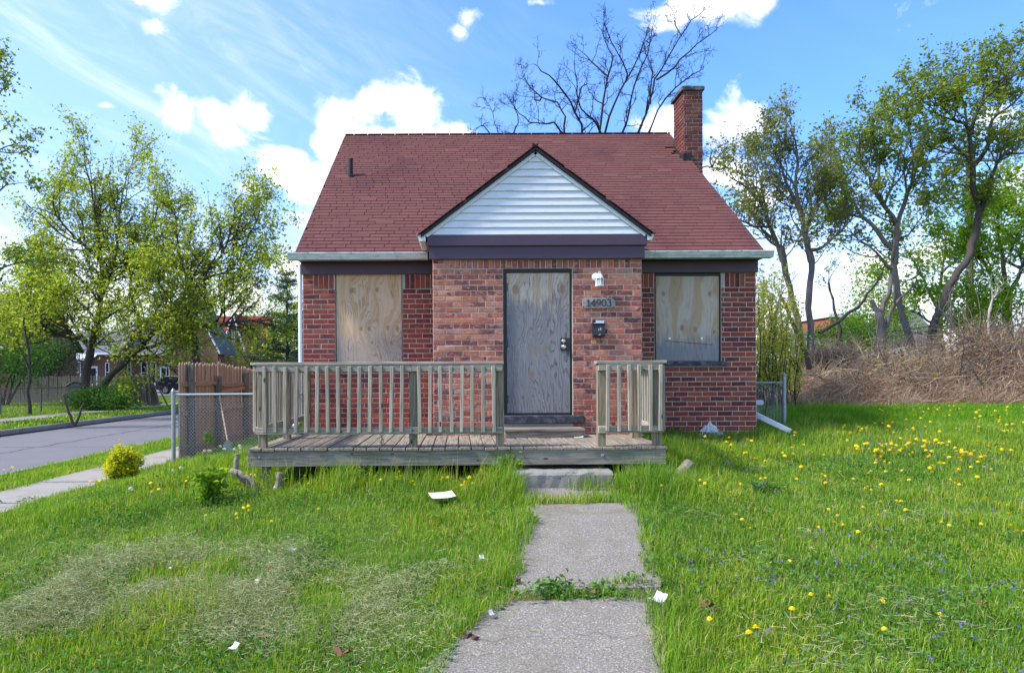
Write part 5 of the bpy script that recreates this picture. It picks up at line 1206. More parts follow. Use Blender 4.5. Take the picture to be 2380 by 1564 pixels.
def tree(name, label, limbs, d, bark='bark', leaf=None, seed=1, subs=(1.6, .7, 2.2), twigs=(5, .35, .9), leaves=(12, .11, .22), up=.10, trunk_n=1, tstart=.25, group=None, tiny=0, jit=.03, dspread=1.0, rk=1.0, bare_tip=False, lo=30, hi=62, wob=.28, leaf_kw={}):
    """limbs: (picture points, start radius, end radius, depth drift); the first trunk_n limbs form the trunk part"""
    rs = np.random.default_rng(seed); main = []; small = []; LP = []; Twig = []
    for li, (pts, ra, rb, dd) in enumerate(limbs):
        n = len(pts); w = [tuple(P(px, py, d + dspread * dd * (k / (n - 1)) ** 1.3)) for k, (px, py) in enumerate(pts)]
        ln = smooth_line(w, rs, .4, jit); rad = np.linspace(ra * rk, rb, len(ln)) * rs.uniform(.9, 1.1, len(ln)); main.append((ln, rad))
        if li < trunk_n and trunk_n < len(limbs) and tstart > .9: continue
        seg = np.linalg.norm(np.diff(ln, axis=0), axis=1); cum = np.concatenate([[0], np.cumsum(seg)]); tot = cum[-1]
        t0 = tstart * tot if li >= trunk_n else tot * .85
        ns = max(1, int((tot - t0) * subs[0] + rs.random()))
        for s in list(t0 + (tot - t0) * rs.random(ns)) + [tot * .999]:
            k = min(len(ln) - 2, int(np.searchsorted(cum, s)) - 1); k = max(k, 0); p = ln[k] + (ln[k + 1] - ln[k]) * ((s - cum[k]) / max(seg[k], 1e-6)); t = unit(ln[k + 1] - ln[k]); f = s / tot
            L = rs.uniform(subs[1], subs[2]) * (1.15 - .55 * f); r = min(rad[k] * .6, .012 + .014 * L)
            bp, br = grow(p, side_dir(t, rs, lo, hi) if s < tot * .99 else t, L, r, 6, rs, up, wob * .6); small.append((bp, br))
            for q in range(twigs[0]):
                u = rs.uniform(.25, 1) ** .8; kk = min(5, int(u * 6)); pp = bp[kk] + (bp[kk + 1] - bp[kk]) * (u * 6 - kk); tt = unit(bp[kk + 1] - bp[kk])
                tl = rs.uniform(twigs[1], twigs[2]); tp, tr = grow(pp, side_dir(tt, rs, 22, 60), tl, max(.0055, br[kk] * .55), 4, rs, up, wob); small.append((tp, tr)); Twig.append(tp)
                for e in range(tiny):
                    m = rs.integers(1, 4); yp, yr = grow(tp[m], side_dir(unit(tp[m + 1] - tp[m]), rs, 25, 65), tl * rs.uniform(.25, .55), .005, 3, rs, up, wob * 1.2); small.append((yp, yr)); Twig.append(yp)
    g0 = P(*limbs[0][0][0], d); root = thing(name, label, 'tree', (g0.x, g0.y, g0.z), group)

    place(bpy.data.objects.new('trunk', tubes_mesh('trunk', main, bark)), Matrix(), root)
    if small: kind(place(bpy.data.objects.new('branches', tubes_mesh('branches', small, bark)), Matrix(), root), 'stuff')
    if leaf and Twig:
        nper, size, spread = leaves; C = []
        for tp in Twig:
            m = rs.poisson(nper)
            if m == 0: continue
            u = rs.uniform(.2, 1, m) * (len(tp) - 1); k = np.minimum(u.astype(int), len(tp) - 2); C.append(tp[k] + (tp[k + 1] - tp[k]) * (u - k)[:, None] + rs.normal(size=(m, 3)) * spread * .5)
        C = np.concatenate(C); place(bpy.data.objects.new('crown', leaf_mesh('crown', C, size, leaf, rs, **leaf_kw)), Matrix(), root)
        print(name, len(C), 'leaves', len(small), 'twigs')
    return root
def bushy(name, label, cat, c, rad, n, size, leaf, seed, stems=6, bark='bark', clumps=40, group=None, base=None, parts=('stems', 'crown'), spread=.28, shell=.45, leaf_kw={}):
    "rounded or irregular plant: leaf clumps through an uneven volume, stems inside"
    rs = np.random.default_rng(seed); c = np.array(c, float); rad = np.array(rad, float)
    cl = unit(rs.normal(size=(clumps, 3))) * (rs.uniform(shell ** 3, 1, clumps) ** (1 / 3))[:, None] * rs.uniform(.75, 1.08, (clumps, 1))
    k = rs.integers(0, clumps, n); C = c + (cl[k] + rs.normal(size=(n, 3)) * spread * rs.uniform(.5, 1, (clumps, 1))[k]) * rad
    b = np.array(base if base is not None else (c[0], c[1], c[2] - rad[2]), float); C = C[C[:, 2] > b[2] + .01]
    root = thing(name, label, cat, tuple(b), group); br = []
    for i in range(stems):
        e = c + cl[i % clumps] * rad * .9; st = b + rs.normal(size=3) * (.06 * rad[0], .06 * rad[1], 0); br.append((smooth_line([st, (st + e) / 2 + rs.normal(size=3) * .08 * rad, e], rs, .3 * max(rad), .01 * max(rad)), None))
    br = [(p, np.linspace(.035 * max(rad) ** .8 * .8, .006 * max(rad) ** .8, len(p))) for p, _ in br]
    place(bpy.data.objects.new(parts[0], tubes_mesh(parts[0], br, bark)), Matrix(), root)
    place(bpy.data.objects.new(parts[1], leaf_mesh(parts[1], C, size, leaf, rs, **leaf_kw)), Matrix(), root); return root

# ------------------------------------------------------------------ trees across the street
A = 30.5
tree('maple_tree', 'large spring maple with two trunks, one leaning, across the street', [
    ([(197, 952), (197, 900), (203, 850), (212, 805)], .21, .17, 0), ([(205, 945), (232, 905), (262, 862), (298, 832), (335, 795)], .20, .12, -.6),
    ([(212, 805), (190, 782), (155, 765), (128, 715), (105, 640), (88, 560)], .15, .03, 1.5), ([(212, 805), (228, 740), (237, 650), (232, 560), (222, 480), (205, 400), (198, 350)], .17, .02, -.5),
    ([(235, 690), (262, 620), (275, 545), (283, 470), (300, 400), (312, 370)], .10, .015, 1.5), ([(234, 600), (195, 560), (150, 520), (125, 470), (130, 420)], .08, .012, -1.5), ([(190, 782), (130, 772), (70, 745), (20, 730)], .09, .015, -2),
    ([(335, 795), (320, 730), (305, 660), (330, 590), (345, 540)], .10, .015, 1.8), ([(335, 795), (385, 735), (425, 690), (450, 620), (470, 560)], .12, .015, -1.2), ([(318, 812), (370, 795), (425, 760), (470, 730)], .10, .015, -2.5), ([(298, 832), (350, 820), (410, 806), (450, 790)], .07, .012, -2),
    ([(160, 768), (120, 765), (80, 760), (40, 770)], .06, .012, -1.2), ([(228, 740), (180, 690), (150, 640), (60, 600)], .07, .012, 2.5), ([(235, 660), (290, 640), (340, 650), (380, 640)], .07, .012, -2.5), ([(262, 620), (330, 570), (380, 540)], .06, .012, 1), ([(300, 830), (310, 770), (370, 720), (420, 690)], .07, .012, 2.2), ([(210, 810), (240, 780), (290, 760), (340, 745)], .06, .012, -2.2), ([(212, 805), (170, 740), (130, 660), (60, 660)], .06, .012, -2.4), ([(240, 640), (200, 590), (170, 450)], .05, .01, 1.8), ([(345, 545), (370, 480), (360, 440)], .05, .01, 0)],
    A, 'bark', 'leaf_maple', 11, (4.6, 1.1, 3.0), (10, .4, 1.2), (10, .14, .26), .04, 2, tstart=.08, rk=.85)
tree('maple_tree', 'slimmer spring maple with a long bare side branch behind the privacy fence', [
    ([(460, 905), (457, 840), (450, 770), (446, 700)], .19, .14, 0), ([(448, 755), (500, 752), (560, 744), (610, 742), (648, 735)], .11, .02, -1),
    ([(446, 700), (470, 640), (515, 590), (535, 530), (548, 470), (560, 450)], .10, .012, -1), ([(446, 700), (432, 630), (415, 560), (410, 500), (400, 470)], .09, .012, 1), ([(470, 650), (540, 620), (590, 575), (630, 530)], .07, .012, 1), ([(500, 752), (540, 700), (590, 660), (630, 640)], .06, .01, -1.2), ([(515, 590), (570, 560), (600, 500), (605, 470)], .06, .01, 0), ([(450, 730), (500, 690), (560, 660), (600, 620)], .07, .01, 1.6), ([(448, 745), (400, 700), (370, 650)], .06, .01, -1)],
    29, 'bark', 'leaf_maple', 12, (4.4, .9, 2.6), (10, .35, 1.0), (9, .14, .24), .04, tstart=.10, rk=.85)
tree('maple_tree', 'maple reaching in over the street with dark hanging spring leaves', [
    ([(-190, 1010), (-180, 800), (-150, 600)], .3, .2, 0), ([(-150, 600), (-110, 420), (-50, 330), (-5, 300)], .13, .02, 0), ([(-110, 430), (-60, 250), (-20, 180), (0, 150)], .09, .012, .8), ([(-150, 600), (-70, 500), (-10, 440), (45, 420)], .10, .012, -.8), ([(-160, 700), (-80, 640), (0, 620), (60, 600)], .09, .012, .5), ([(-50, 340), (0, 345), (40, 330)], .05, .01, 0)],
    21, 'bark', 'leaf_norway', 13, (2.4, .5, 1.3), (7, .25, .7), (12, .13, .22), .06)
tree('sapling_tree', 'thin young tree standing in the dandelion grass across the street', [([(69, 962), (69, 880), (64, 810), (60, 740), (75, 660)], .075, .02, 0), ([(66, 850), (40, 790), (15, 760)], .035, .01, .6), ([(62, 790), (100, 740), (120, 690)], .035, .01, -.5)], 25.5, 'bark', 'leaf_maple', 14, (4.2, .8, 1.8), (9, .3, .8), (14, .14, .3), tstart=.1)
tree('sapling_tree', 'small bare forked stump on the far grass verge', [([(172, 985), (164, 962), (154, 940), (150, 915)], .055, .03, 0), ([(172, 985), (184, 958), (196, 930)], .05, .025, 0)], 21.5, 'bark', None, 15, (.3, .1, .2), (1, .05, .1), trunk_n=2, jit=.01)
bushy('leafy_bush', 'bright green bush at the foot of the two-trunk maple', 'bush', tuple(P(232, 925, 29.3)), (1.5, .8, .75), 5200, .10, 'weed_leaf', 21, 8, base=(P(232, 925, 29.3).x, 29.3, .15))
bushy('evergreen_shrub', 'dark rounded evergreen shrub behind the far chain link fence', 'bush', tuple(P(101, 850, 37.8)), (1.9, 1.2, 1.9), 9000, .10, 'leaf_dark', 22, 6, base=(P(101, 850, 38).x, 37.8, .15))
bushy('leafy_bush', 'mid green bush at the yard corner beside the sapling', 'bush', tuple(P(10, 800, 34)), (2.6, 1.3, 2.3), 8000, .12, 'weed_leaf', 23, 8, base=(P(10, 840, 34).x, 34, .15))
bushy('leafy_bush', 'scrubby vine growth on the collapsed grey fence', 'bush', tuple(P(285, 890, 33)), (.7, .4, 1.0), 1100, .09, 'leaf_maple', 24, 10, base=(P(285, 890, 33).x, 33.0, .15), shell=.2)
def conifer(name, label, px, py0, py1, d, hw, seed):
    rs = np.random.default_rng(seed); b = P(px, py0, d); h = P(px, py1, d).z - b.z; br = [(np.array([b + Vector((0, 0, h * t)) for t in (0, .3, .6, 1)]), np.array([.2, .15, .1, .02]))]; C = []
    for i in range(95):
        t = rs.uniform(.12, 1); a = rs.uniform(0, 2 * pi); L = hw * (1.08 - t) * rs.uniform(.6, 1.15) + .15; z = b.z + h * t; p0 = np.array([b.x, b.y, z]); p1 = p0 + np.array([cos(a) * L, sin(a) * L, .22 * L]); br.append((np.array([p0, (p0 + p1) / 2 + (0, 0, -.08 * L), p1]), np.array([.03, .02, .008])))
        m = int(60 * L) + 20; u = rs.uniform(.15, 1, m); C.append(p0 + (p1 - p0) * u[:, None] + rs.normal(size=(m, 3)) * (.22, .22, .10))
    root = thing(name, label, 'tree', tuple(b)); place(bpy.data.objects.new('trunk', tubes_mesh('trunk', br, 'bark_dark')), Matrix(), root)
    place(bpy.data.objects.new('crown', leaf_mesh('crown', np.concatenate(C), .24, 'needle', rs, aspect=.3)), Matrix(), root)
conifer('pine_tree', 'dark pine rising behind the corner of the house by the downspout', 668, 900, 628, 62, 4.2, 31)
def far_tree(name, label, px, pyc, d, rx, rz, leaf, seed, n=7000, size=.22, group='trees far behind the houses'):
    c = P(px, pyc, d); r = bushy(name, label, 'tree', tuple(c), (rx, rx * .7, rz), n, size, leaf, seed, 9, base=(c.x, c.y, .2), parts=('trunk', 'crown'), clumps=60, group=None, shell=.35); return r
far_tree('broadleaf_tree', 'pale green tree filling the gap between the privacy fence and the house', 650, 790, 92, 6.5, 6.0, 'leaf_maple', 41, 9000)
far_tree('broadleaf_tree', 'grey green low tree behind the red roofed house', 610, 835, 70, 6.5, 3.2, 'leaf_bud', 42, 6000)
far_tree('broadleaf_tree', 'bright tree standing behind the grey roofed bungalow', 520, 790, 95, 8, 8, 'leaf_maple', 43, 7000, .3)
far_tree('broadleaf_tree', 'spreading tree behind the brick bungalow with the awning', 330, 790, 92, 9, 7, 'leaf_maple', 44, 7000, .3)
far_tree('broadleaf_tree', 'rounded green tree far behind the pine', 690, 800, 88, 7, 6.5, 'leaf_norway', 46, 7000, .28)
far_tree('broadleaf_tree', 'tall green tree hidden behind the brick house', 800, 780, 84, 8, 7, 'leaf_maple', 47, 7000, .28)
far_tree('broadleaf_tree', 'dense tree behind the brown roofed house', 60, 800, 80, 10, 6, 'leaf_norway', 45, 7000, .3)

# ------------------------------------------------------------------ bare tree behind the house
Q = lambda x, y: ((1850 + x / 1.983) / 1.721, (y / 1.983) / 1.721)
BL_ = [[(1130, 2500), (1130, 1700), (1140, 1480)], [(1140, 1500), (1040, 1250), (970, 1080), (900, 900), (820, 730), (740, 640), (640, 560), (580, 510)], [(1140, 1500), (900, 1280), (820, 1080), (815, 930), (760, 820), (640, 770), (540, 690), (480, 540)],
       [(1140, 1500), (1100, 1080), (1030, 950), (940, 860), (910, 650), (900, 500)], [(1140, 1480), (1100, 1080), (1120, 830), (1165, 610), (1210, 450), (1140, 330), (1130, 220)], [(1140, 1480), (1130, 1080), (1220, 820), (1310, 640), (1300, 560), (1240, 420), (1150, 220)],
       [(1165, 610), (1090, 540), (1000, 460), (940, 400)], [(1140, 1500), (1260, 1080), (1330, 900), (1380, 680), (1480, 420), (1520, 220)], [(1140, 1500), (1400, 1080), (1490, 830), (1540, 640), (1650, 450), (1750, 290), (1830, 170), (1935, 80)], [(1140, 1520), (1470, 1080), (1550, 880), (1700, 700), (1850, 590), (1910, 530)],
       [(1550, 640), (1700, 530), (1800, 420), (1950, 300), (2020, 250)], [(1310, 640), (1400, 480), (1450, 350), (1480, 240)], [(1500, 830), (1510, 520), (1480, 430)], [(900, 1280), (800, 1080), (740, 980), (600, 980), (500, 930), (430, 860)],
       [(1140, 1560), (420, 1300), (300, 1080), (270, 960), (220, 830)], [(500, 1330), (400, 1080), (460, 980), (420, 850)], [(300, 1150), (180, 1000), (100, 1040)], [(1140, 1600), (1700, 1380), (1910, 1330), (1990, 1330), (2070, 1360), (2140, 1270), (2170, 1160)], [(1990, 1330), (1960, 1260), (1990, 1200)], [(1990, 1330), (2060, 1240), (2110, 1190)], [(1750, 290), (1700, 200), (1710, 140)], [(900, 900), (960, 700), (1000, 650)], [(640, 770), (590, 800), (580, 730)]]
tree('bare_tree', 'bare dark branching tree rising behind the shingle roof', [([Q(*p) for p in l], (.30 if i == 0 else (.052 if i in (1, 2, 3, 4, 5, 7, 8, 9) else .034)), (.2 if i == 0 else .012), (0 if i == 0 else (-1) ** i * 1.2)) for i, l in enumerate(BL_)],
     23.5, 'bark_dark', None, 51, (3.4, .45, 1.25), (6, .2, .5), up=.05, tiny=3, tstart=.36, jit=.03, lo=30, hi=70, wob=.42)

# ------------------------------------------------------------------ trees past the thicket
C5 = lambda x, y: ((2900 + x / 1.7375) / 1.721, (200 + y / 1.7375) / 1.721)
C6 = lambda x, y: ((2950 + x / 2.0768) / 1.721, (1000 + y / 2.0768) / 1.721)
def lim(f, pts): return [f(*p) for p in pts]
tree('maple_tree', 'twin-stemmed tree with thin new leaves beside the house corner', [
    (lim(C6, [(640, 1100), (590, 640), (590, 400), (630, 180), (600, 20)]), .15, .10, 0), (lim(C6, [(520, 1100), (520, 700), (430, 330), (395, 120), (370, -20)]), .14, .09, -.6),
    (lim(C5, [(600, 1480), (570, 1330), (540, 1200), (460, 1000), (410, 860), (370, 740), (350, 680)]), .14, .012, .5), (lim(C5, [(540, 1200), (490, 980), (520, 800), (490, 640), (470, 590)]), .10, .012, -1), (lim(C5, [(590, 1400), (690, 1380), (820, 1250), (900, 1180)]), .10, .015, 1), (lim(C5, [(560, 1280), (640, 1080), (700, 960), (690, 830)]), .09, .012, 1),
    (lim(C5, [(400, 1480), (370, 1330), (300, 1150), (210, 1020), (130, 940), (50, 900)]), .11, .012, -1), (lim(C5, [(330, 1240), (210, 1230), (110, 1190), (30, 1120)]), .07, .01, -1), (lim(C5, [(300, 1150), (270, 980), (240, 850), (200, 780)]), .07, .01, 1), (lim(C5, [(440, 1000), (360, 900), (290, 800), (290, 690)]), .06, .01, 0), (lim(C5, [(380, 1380), (280, 1320), (190, 1330)]), .06, .01, .8)],
    22.5, 'bark_grey', 'leaf_bud', 61, (4.2, .8, 2.0), (9, .35, .8), (3.0, .115, .2), .13, 2, tiny=2, tstart=.15, jit=.025, rk=.72)
tree('maple_tree', 'broken-limbed maple with small green leaves between the house and the leaning tree', [
    (lim(C6, [(1480, 900), (1430, 740), (1365, 560), (1330, 420), (1310, 200), (1312, 0)]), .16, .10, 0),
    (lim(C5, [(1182, 1500), (1186, 1380), (1200, 1230), (1130, 1130), (1060, 1010), (1010, 880), (960, 800), (940, 690), (930, 560)]), .15, .012, -1), (lim(C5, [(1200, 1230), (1250, 1080), (1290, 950), (1340, 830), (1320, 730), (1290, 640), (1280, 560)]), .12, .012, 1), (lim(C5, [(1170, 1400), (1060, 1270), (980, 1180), (900, 1080), (800, 930), (750, 850), (730, 700)]), .12, .012, .6), (lim(C5, [(1340, 830), (1430, 780), (1540, 740), (1600, 690)]), .07, .01, 0), (lim(C5, [(1060, 1010), (1080, 820), (1060, 640), (1090, 470)]), .09, .01, 1.3), (lim(C5, [(1290, 950), (1400, 930), (1490, 920)]), .06, .01, -1), (lim(C5, [(980, 1180), (860, 1150), (770, 1060), (700, 1000)]), .07, .01, -1), (lim(C5, [(1150, 1540), (1050, 1420), (940, 1330), (820, 1250)]), .08, .012, .5), (lim(C5, [(1190, 1330), (1270, 1290), (1370, 1180), (1440, 1090)]), .07, .01, 1), (lim(C5, [(1110, 1100), (1170, 960), (1200, 800), (1230, 700)]), .08, .01, -1)],
    24.5, 'bark_grey', 'leaf_norway', 62, (3.8, .7, 2.0), (9, .35, .9), (5.5, .135, .2), .10, tstart=.2, tiny=1, jit=.025, rk=.72)
tree('dead_tree', 'dead grey forked trunk with broken limb stubs in front of the green bush', [
    (lim(C6, [(1180, 1000), (1195, 850), (1185, 650), (1175, 540)]), .15, .12, 0), (lim(C6, [(1175, 545), (1150, 490), (1118, 430)]), .09, .06, 0), (lim(C6, [(1175, 545), (1235, 440), (1275, 310), (1290, 150), (1300, 0), (1310, -120)]), .085, .045, 0), (lim(C6, [(1235, 660), (1275, 520), (1300, 440), (1305, 330)]), .07, .03, -.3), (lim(C6, [(1275, 520), (1370, 400), (1470, 295)]), .06, .03, -.5), (lim(C6, [(1290, 170), (1200, 80), (1140, 20)]), .05, .02, -.3)],
    22.2, 'bark_grey', None, 63, (.35, .2, .6), (2, .1, .3), tstart=.6)
tree('leaning_tree', 'tall curved leaning tree with dark green leaf clusters above the thicket', [
    (lim(C6, [(1590, 1080), (1600, 900), (1612, 740), (1650, 570), (1710, 470), (1765, 330), (1835, 205), (1920, 80), (1955, -10)]) + lim(C5, [(1755, 1190), (1778, 1110)]), .17, .11, 0),
    (lim(C5, [(1778, 1110), (1735, 960), (1712, 800), (1712, 570), (1620, 510), (1540, 430), (1480, 380)]), .15, .012, -1), (lim(C5, [(1720, 840), (1830, 700), (1845, 560), (1890, 470), (1950, 360)]), .10, .012, 1), (lim(C5, [(1778, 1110), (1850, 950), (1900, 800), (2050, 650), (2150, 600)]), .11, .015, -1), (lim(C5, [(1708, 800), (1640, 720), (1560, 700)]), .07, .01, 0), (lim(C5, [(1720, 600), (1740, 480), (1800, 370), (1830, 200), (1850, 100)]), .09, .01, 1), (lim(C5, [(1620, 510), (1520, 480), (1400, 420), (1340, 350)]), .06, .01, -1), (lim(C5, [(1800, 370), (1900, 270), (1980, 150)]), .06, .01, -1), (lim(C5, [(1712, 640), (1680, 450), (1640, 250), (1630, 160)]), .08, .01, .8), (lim(C5, [(1890, 470), (2000, 400), (2080, 300), (2140, 230)]), .07, .01, 1), (lim(C5, [(1960, 740), (2060, 740), (2160, 700)]), .06, .01, 1), (lim(C5, [(1640, 250), (1560, 260), (1480, 250)]), .05, .01, 0)],
    23.5, 'bark', 'leaf_norway', 64, (3.8, .7, 2.0), (9, .35, .9), (5, .135, .2), .10, tstart=.25, tiny=1, jit=.025, rk=.75)
tree('broadleaf_tree', 'vivid green leafy tree crowding behind the utility pole', [
    ([(2350, 960), (2345, 800), (2340, 700)], .22, .16, 0), ([(2340, 700), (2290, 620), (2240, 580), (2190, 560)], .09, .012, -1), ([(2340, 700), (2330, 600), (2320, 500), (2330, 440)], .10, .012, 1), ([(2340, 740), (2280, 700), (2210, 690), (2160, 680)], .08, .012, -1), ([(2340, 700), (2390, 600), (2410, 500)], .09, .012, 0), ([(2345, 780), (2290, 770), (2240, 760)], .07, .01, -1.5), ([(2345, 800), (2400, 760), (2450, 700)], .07, .01, -1), ([(2290, 620), (2260, 540), (2270, 490)], .06, .01, -1), ([(2345, 830), (2310, 810), (2270, 820)], .06, .01, -2)],
    27, 'bark', 'leaf_bright', 65, (4.2, .7, 1.7), (9, .3, .9), (12, .155, .36), .05)
tree('broadleaf_tree', 'hazy green tree of fine leaves between the broken maple and the leaning tree', [
    ([(2190, 920), (2185, 800), (2180, 720)], .24, .16, 0), ([(2180, 720), (2140, 640), (2110, 590), (2090, 560)], .09, .012, -1), ([(2180, 720), (2190, 640), (2200, 570), (2190, 530)], .1, .012, 1), ([(2180, 740), (2240, 680), (2290, 640)], .09, .012, 0), ([(2180, 760), (2120, 730), (2080, 720)], .08, .012, 1), ([(2184, 790), (2140, 780), (2100, 770)], .07, .01, 1.5), ([(2190, 640), (2240, 590), (2260, 540)], .07, .01, 1), ([(2140, 640), (2100, 660), (2060, 650)], .05, .01, 0)],
    36, 'bark', 'leaf_bright', 66, (3.0, .9, 2.4), (9, .4, 1.1), (7, .17, .4), .06)
tree('broadleaf_tree', 'dark fine-twigged tree far behind the vivid green tree', [([(2420, 900), (2410, 700), (2400, 560)], .3, .2, 0), ([(2400, 560), (2340, 440), (2290, 380), (2270, 330)], .1, .012, 0), ([(2400, 600), (2330, 540), (2240, 480), (2180, 470)], .1, .012, -1), ([(2400, 560), (2400, 400), (2380, 300)], .1, .012, 1), ([(2400, 640), (2300, 600), (2200, 600)], .09, .012, 1)],
     38, 'bark_dark', 'leaf_bud', 67, (3.0, .8, 2.4), (9, .4, 1.0), (5, .15, .3), .08)
bushy('leafy_bush', 'rounded bright green bush behind the dead forked trunk', 'bush', tuple(P(2030, 745, 29)), (1.55, 1.2, 2.1), 6500, .11, 'leaf_bright', 68, 8, base=(P(2030, 745, 29).x, 29, .7))
bushy('leafy_bush', 'deep green bush low between the tree trunks', 'bush', tuple(P(1960, 795, 28)), (1.8, 1.0, .9), 4200, .11, 'weed_leaf', 69, 8, base=(P(1960, 795, 28).x, 28, .7))
bushy('leafy_bush', 'green undergrowth below the vivid green tree', 'bush', tuple(P(2370, 770, 25)), (2.2, 1.2, 1.6), 7000, .11, 'leaf_bright', 70, 8, base=(P(2370, 770, 25).x, 25, .7))
# tall yellow green willowy shrub against the house corner
rs = np.random.default_rng(71); br = []; C = []
for i in range(60):
    px = rs.uniform(1752, 1850); d = rs.uniform(15.5, 18.5); b = P(px, 900, d); b.z = .7; top = P(px + rs.uniform(-22, 26), rs.uniform(620, 760) + max(0, px - 1810) * 1.4, d); ln = smooth_line([tuple(b), tuple((b + top) / 2 + Vector((rs.uniform(-.2, .2), 0, 0))), tuple(top)], rs, .25, .02); br.append((ln, np.linspace(.018, .004, len(ln))))
    for k in range(2, len(ln)):
        if rs.random() < .5:
            tp, tr = grow(ln[k], np.array([rs.uniform(-1, 1), rs.uniform(-1, 1), 1.1]), rs.uniform(.25, .7), .005, 4, rs, .15, .2); br.append((tp, tr)); m = 12; u = rs.uniform(0, 4, m); kk = np.minimum(u.astype(int), 3); C.append(tp[kk] + (tp[kk + 1] - tp[kk]) * (u - kk)[:, None] + rs.normal(size=(m, 3)) * .05)
    m = 90; u = rs.uniform(len(ln) * .2, len(ln) - 1.01, m); kk = u.astype(int); C.append(ln[kk] + (ln[kk + 1] - ln[kk]) * (u - kk)[:, None] + rs.normal(size=(m, 3)) * .06)
ws_ = thing('willow_shrub', 'tall pale yellow green shrub of upright stems against the house corner', 'bush', (P(1800, 900, 17).x, 17, .7))
place(bpy.data.objects.new('stems', tubes_mesh('stems', br, 'bark')), Matrix(), ws_); place(bpy.data.objects.new('crown', leaf_mesh('crown', np.concatenate(C), .07, 'leaf_willow', rs, normal_up=.2)), Matrix(), ws_)
for i, (l, dd, mt, lab) in enumerate([(lim(C6, [(600, 1000), (520, 760), (430, 560), (370, 400)]), 18.5, 'bark', 'thin dark leaning trunk rising out of the brown vines by the shrub'), (lim(C6, [(520, 1030), (420, 880), (300, 760)]), 18.2, 'bark_dark', 'short dark leaning stem beside the willowy shrub'), (lim(C6, [(680, 700), (850, 600), (1000, 480), (1080, 380), (1170, 270)]), 25, 'bark', 'thin curved limb slanting up across the gap of sky'), (lim(C6, [(850, 820), (850, 680), (790, 420), (760, 280)]), 26, 'bark', 'slender twiggy sapling standing in the gap of sky'), (lim(C6, [(2170, 1040), (2110, 780), (2075, 620), (2120, 430)]), 20.5, 'bark_white', 'dead white weathered stem standing in the thicket'), (lim(C6, [(1420, 1080), (1380, 960), (1370, 880)]), 20.5, 'bark_dark', 'short black broken stem in front of the blue shed'), (lim(C6, [(1880, 760), (1780, 640), (1710, 530)]), 22, 'bark_grey', 'grey dead limb leaning against the curved tree'), (lim(C6, [(2140, 1060), (2060, 940), (1990, 820)]), 20.3, 'bark', 'brown leaning stem at the edge of the thicket beside the white stem'), (lim(C6, [(1770, 780), (1775, 580), (1765, 410)]), 23, 'bark_grey', 'straight grey dead pole stem behind the thicket')]):
    tree('slender_tree', lab, [(l, .075 if i not in (4, 8) else .05, .03, 0), (l[-2:] + [(l[-1][0] + 12, l[-1][1] - 25)], .03, .01, .3)], dd, mt, 'leaf_norway' if i in (2, 3) else None, 80 + i, (1.8, .3, .9), (4, .2, .5), (3, .09, .12), tstart=.3, tiny=1)

# ------------------------------------------------------------------ thicket of dead vines
TOPX = [1740, 1790, 1850, 1900, 1950, 1990, 2030, 2080, 2130, 2180, 2250, 2320, 2380, 2480, 2600, 2750]; TOPY = [900, 890, 876, 868, 845, 815, 838, 862, 842, 815, 800, 805, 815, 800, 805, 810]
DT = 18.0
def mound_z(X, Y):
    px = (np.asarray(X) / 21.5 * F + CX) / K; top = EYE + (CY - np.interp(px, TOPX, TOPY) * K) / F * 21.5 - .72
    f = DT + .55 * np.sin(np.asarray(X) * 1.1) + .3 * np.sin(np.asarray(X) * 2.7 + 1); t = np.clip((np.asarray(Y) - f) / 2.4, 0, 1); t2 = np.clip((25.0 - np.asarray(Y)) / 1.8, 0, 1)
    return .70 + np.maximum(0, top) * (1 - (1 - t) ** 2.2) * np.minimum(1, t2 * 1.4) * (.55 + .55 * vnoise(X, Y, 1.1, 5) + .35 * vnoise(X, Y, 3.2, 6)) 
gx = np.linspace(XD(1735, 21.5), XD(2760, 21.5), 120); gy = np.linspace(17.3, 25.2, 30); GX, GY = np.meshgrid(gx, gy); GZZ = .70 + (mound_z(GX, GY) - .70) * .66 - .03
V = np.stack([GX.ravel(), GY.ravel(), GZZ.ravel()], 1); I = (np.arange(29)[:, None] * 120 + np.arange(119)[None]).ravel(); fl = np.stack([I, I + 1, I + 121, I + 120], 1).ravel()
thk = thing('vine_thicket', 'long brown mound of dead tangled vines along the edge of the lawn', 'thicket', (12, 21.5, .7)); 
place(bpy.data.objects.new('vine_core', np_mesh('vine_core', V, fl, np.arange(0, len(fl), 4), 'vine_core', smooth=True)), Matrix(), thk)
def ribbons(name, p0, d0, L, w, nseg, rs, mat, grav=0.0, curl=.35, parent=None):
    n = len(p0); d = unit(d0); pts = [p0]
    for s in range(nseg):
        d = unit(d + rs.normal(size=(n, 3)) * curl - np.array([0, 0, grav])); pts.append(pts[-1] + d * (L / nseg)[:, None])
    pts = np.stack(pts, 1); b = unit(np.cross(d0, rs.normal(size=(n, 3))))[:, None] * (w / 2)[:, None, None] * np.linspace(1, .35, nseg + 1)[None, :, None]
    V = np.stack([pts - b, pts + b], 2).reshape(-1, 3); m = (nseg + 1) * 2
    k = np.arange(nseg) * 2; q = np.stack([k, k + 1, k + 3, k + 2], 1); fl = (q[None] + (np.arange(n) * m)[:, None, None]).ravel()
    return place(bpy.data.objects.new(name, np_mesh(name, V, fl, np.arange(0, len(fl), 4), mat)), Matrix(), parent)
rs = np.random.default_rng(91); n = 52000
X = rs.uniform(XD(1745, 21.5), XD(2740, 21.5), n); Y = 17.5 + 6.7 * rs.random(n) ** 1.5; Z = mound_z(X, Y); dens = vnoise(X, Y, .9, 77); keep = rs.random(n) < .35 + dens; X, Y, Z = X[keep], Y[keep], Z[keep]; n = len(X)
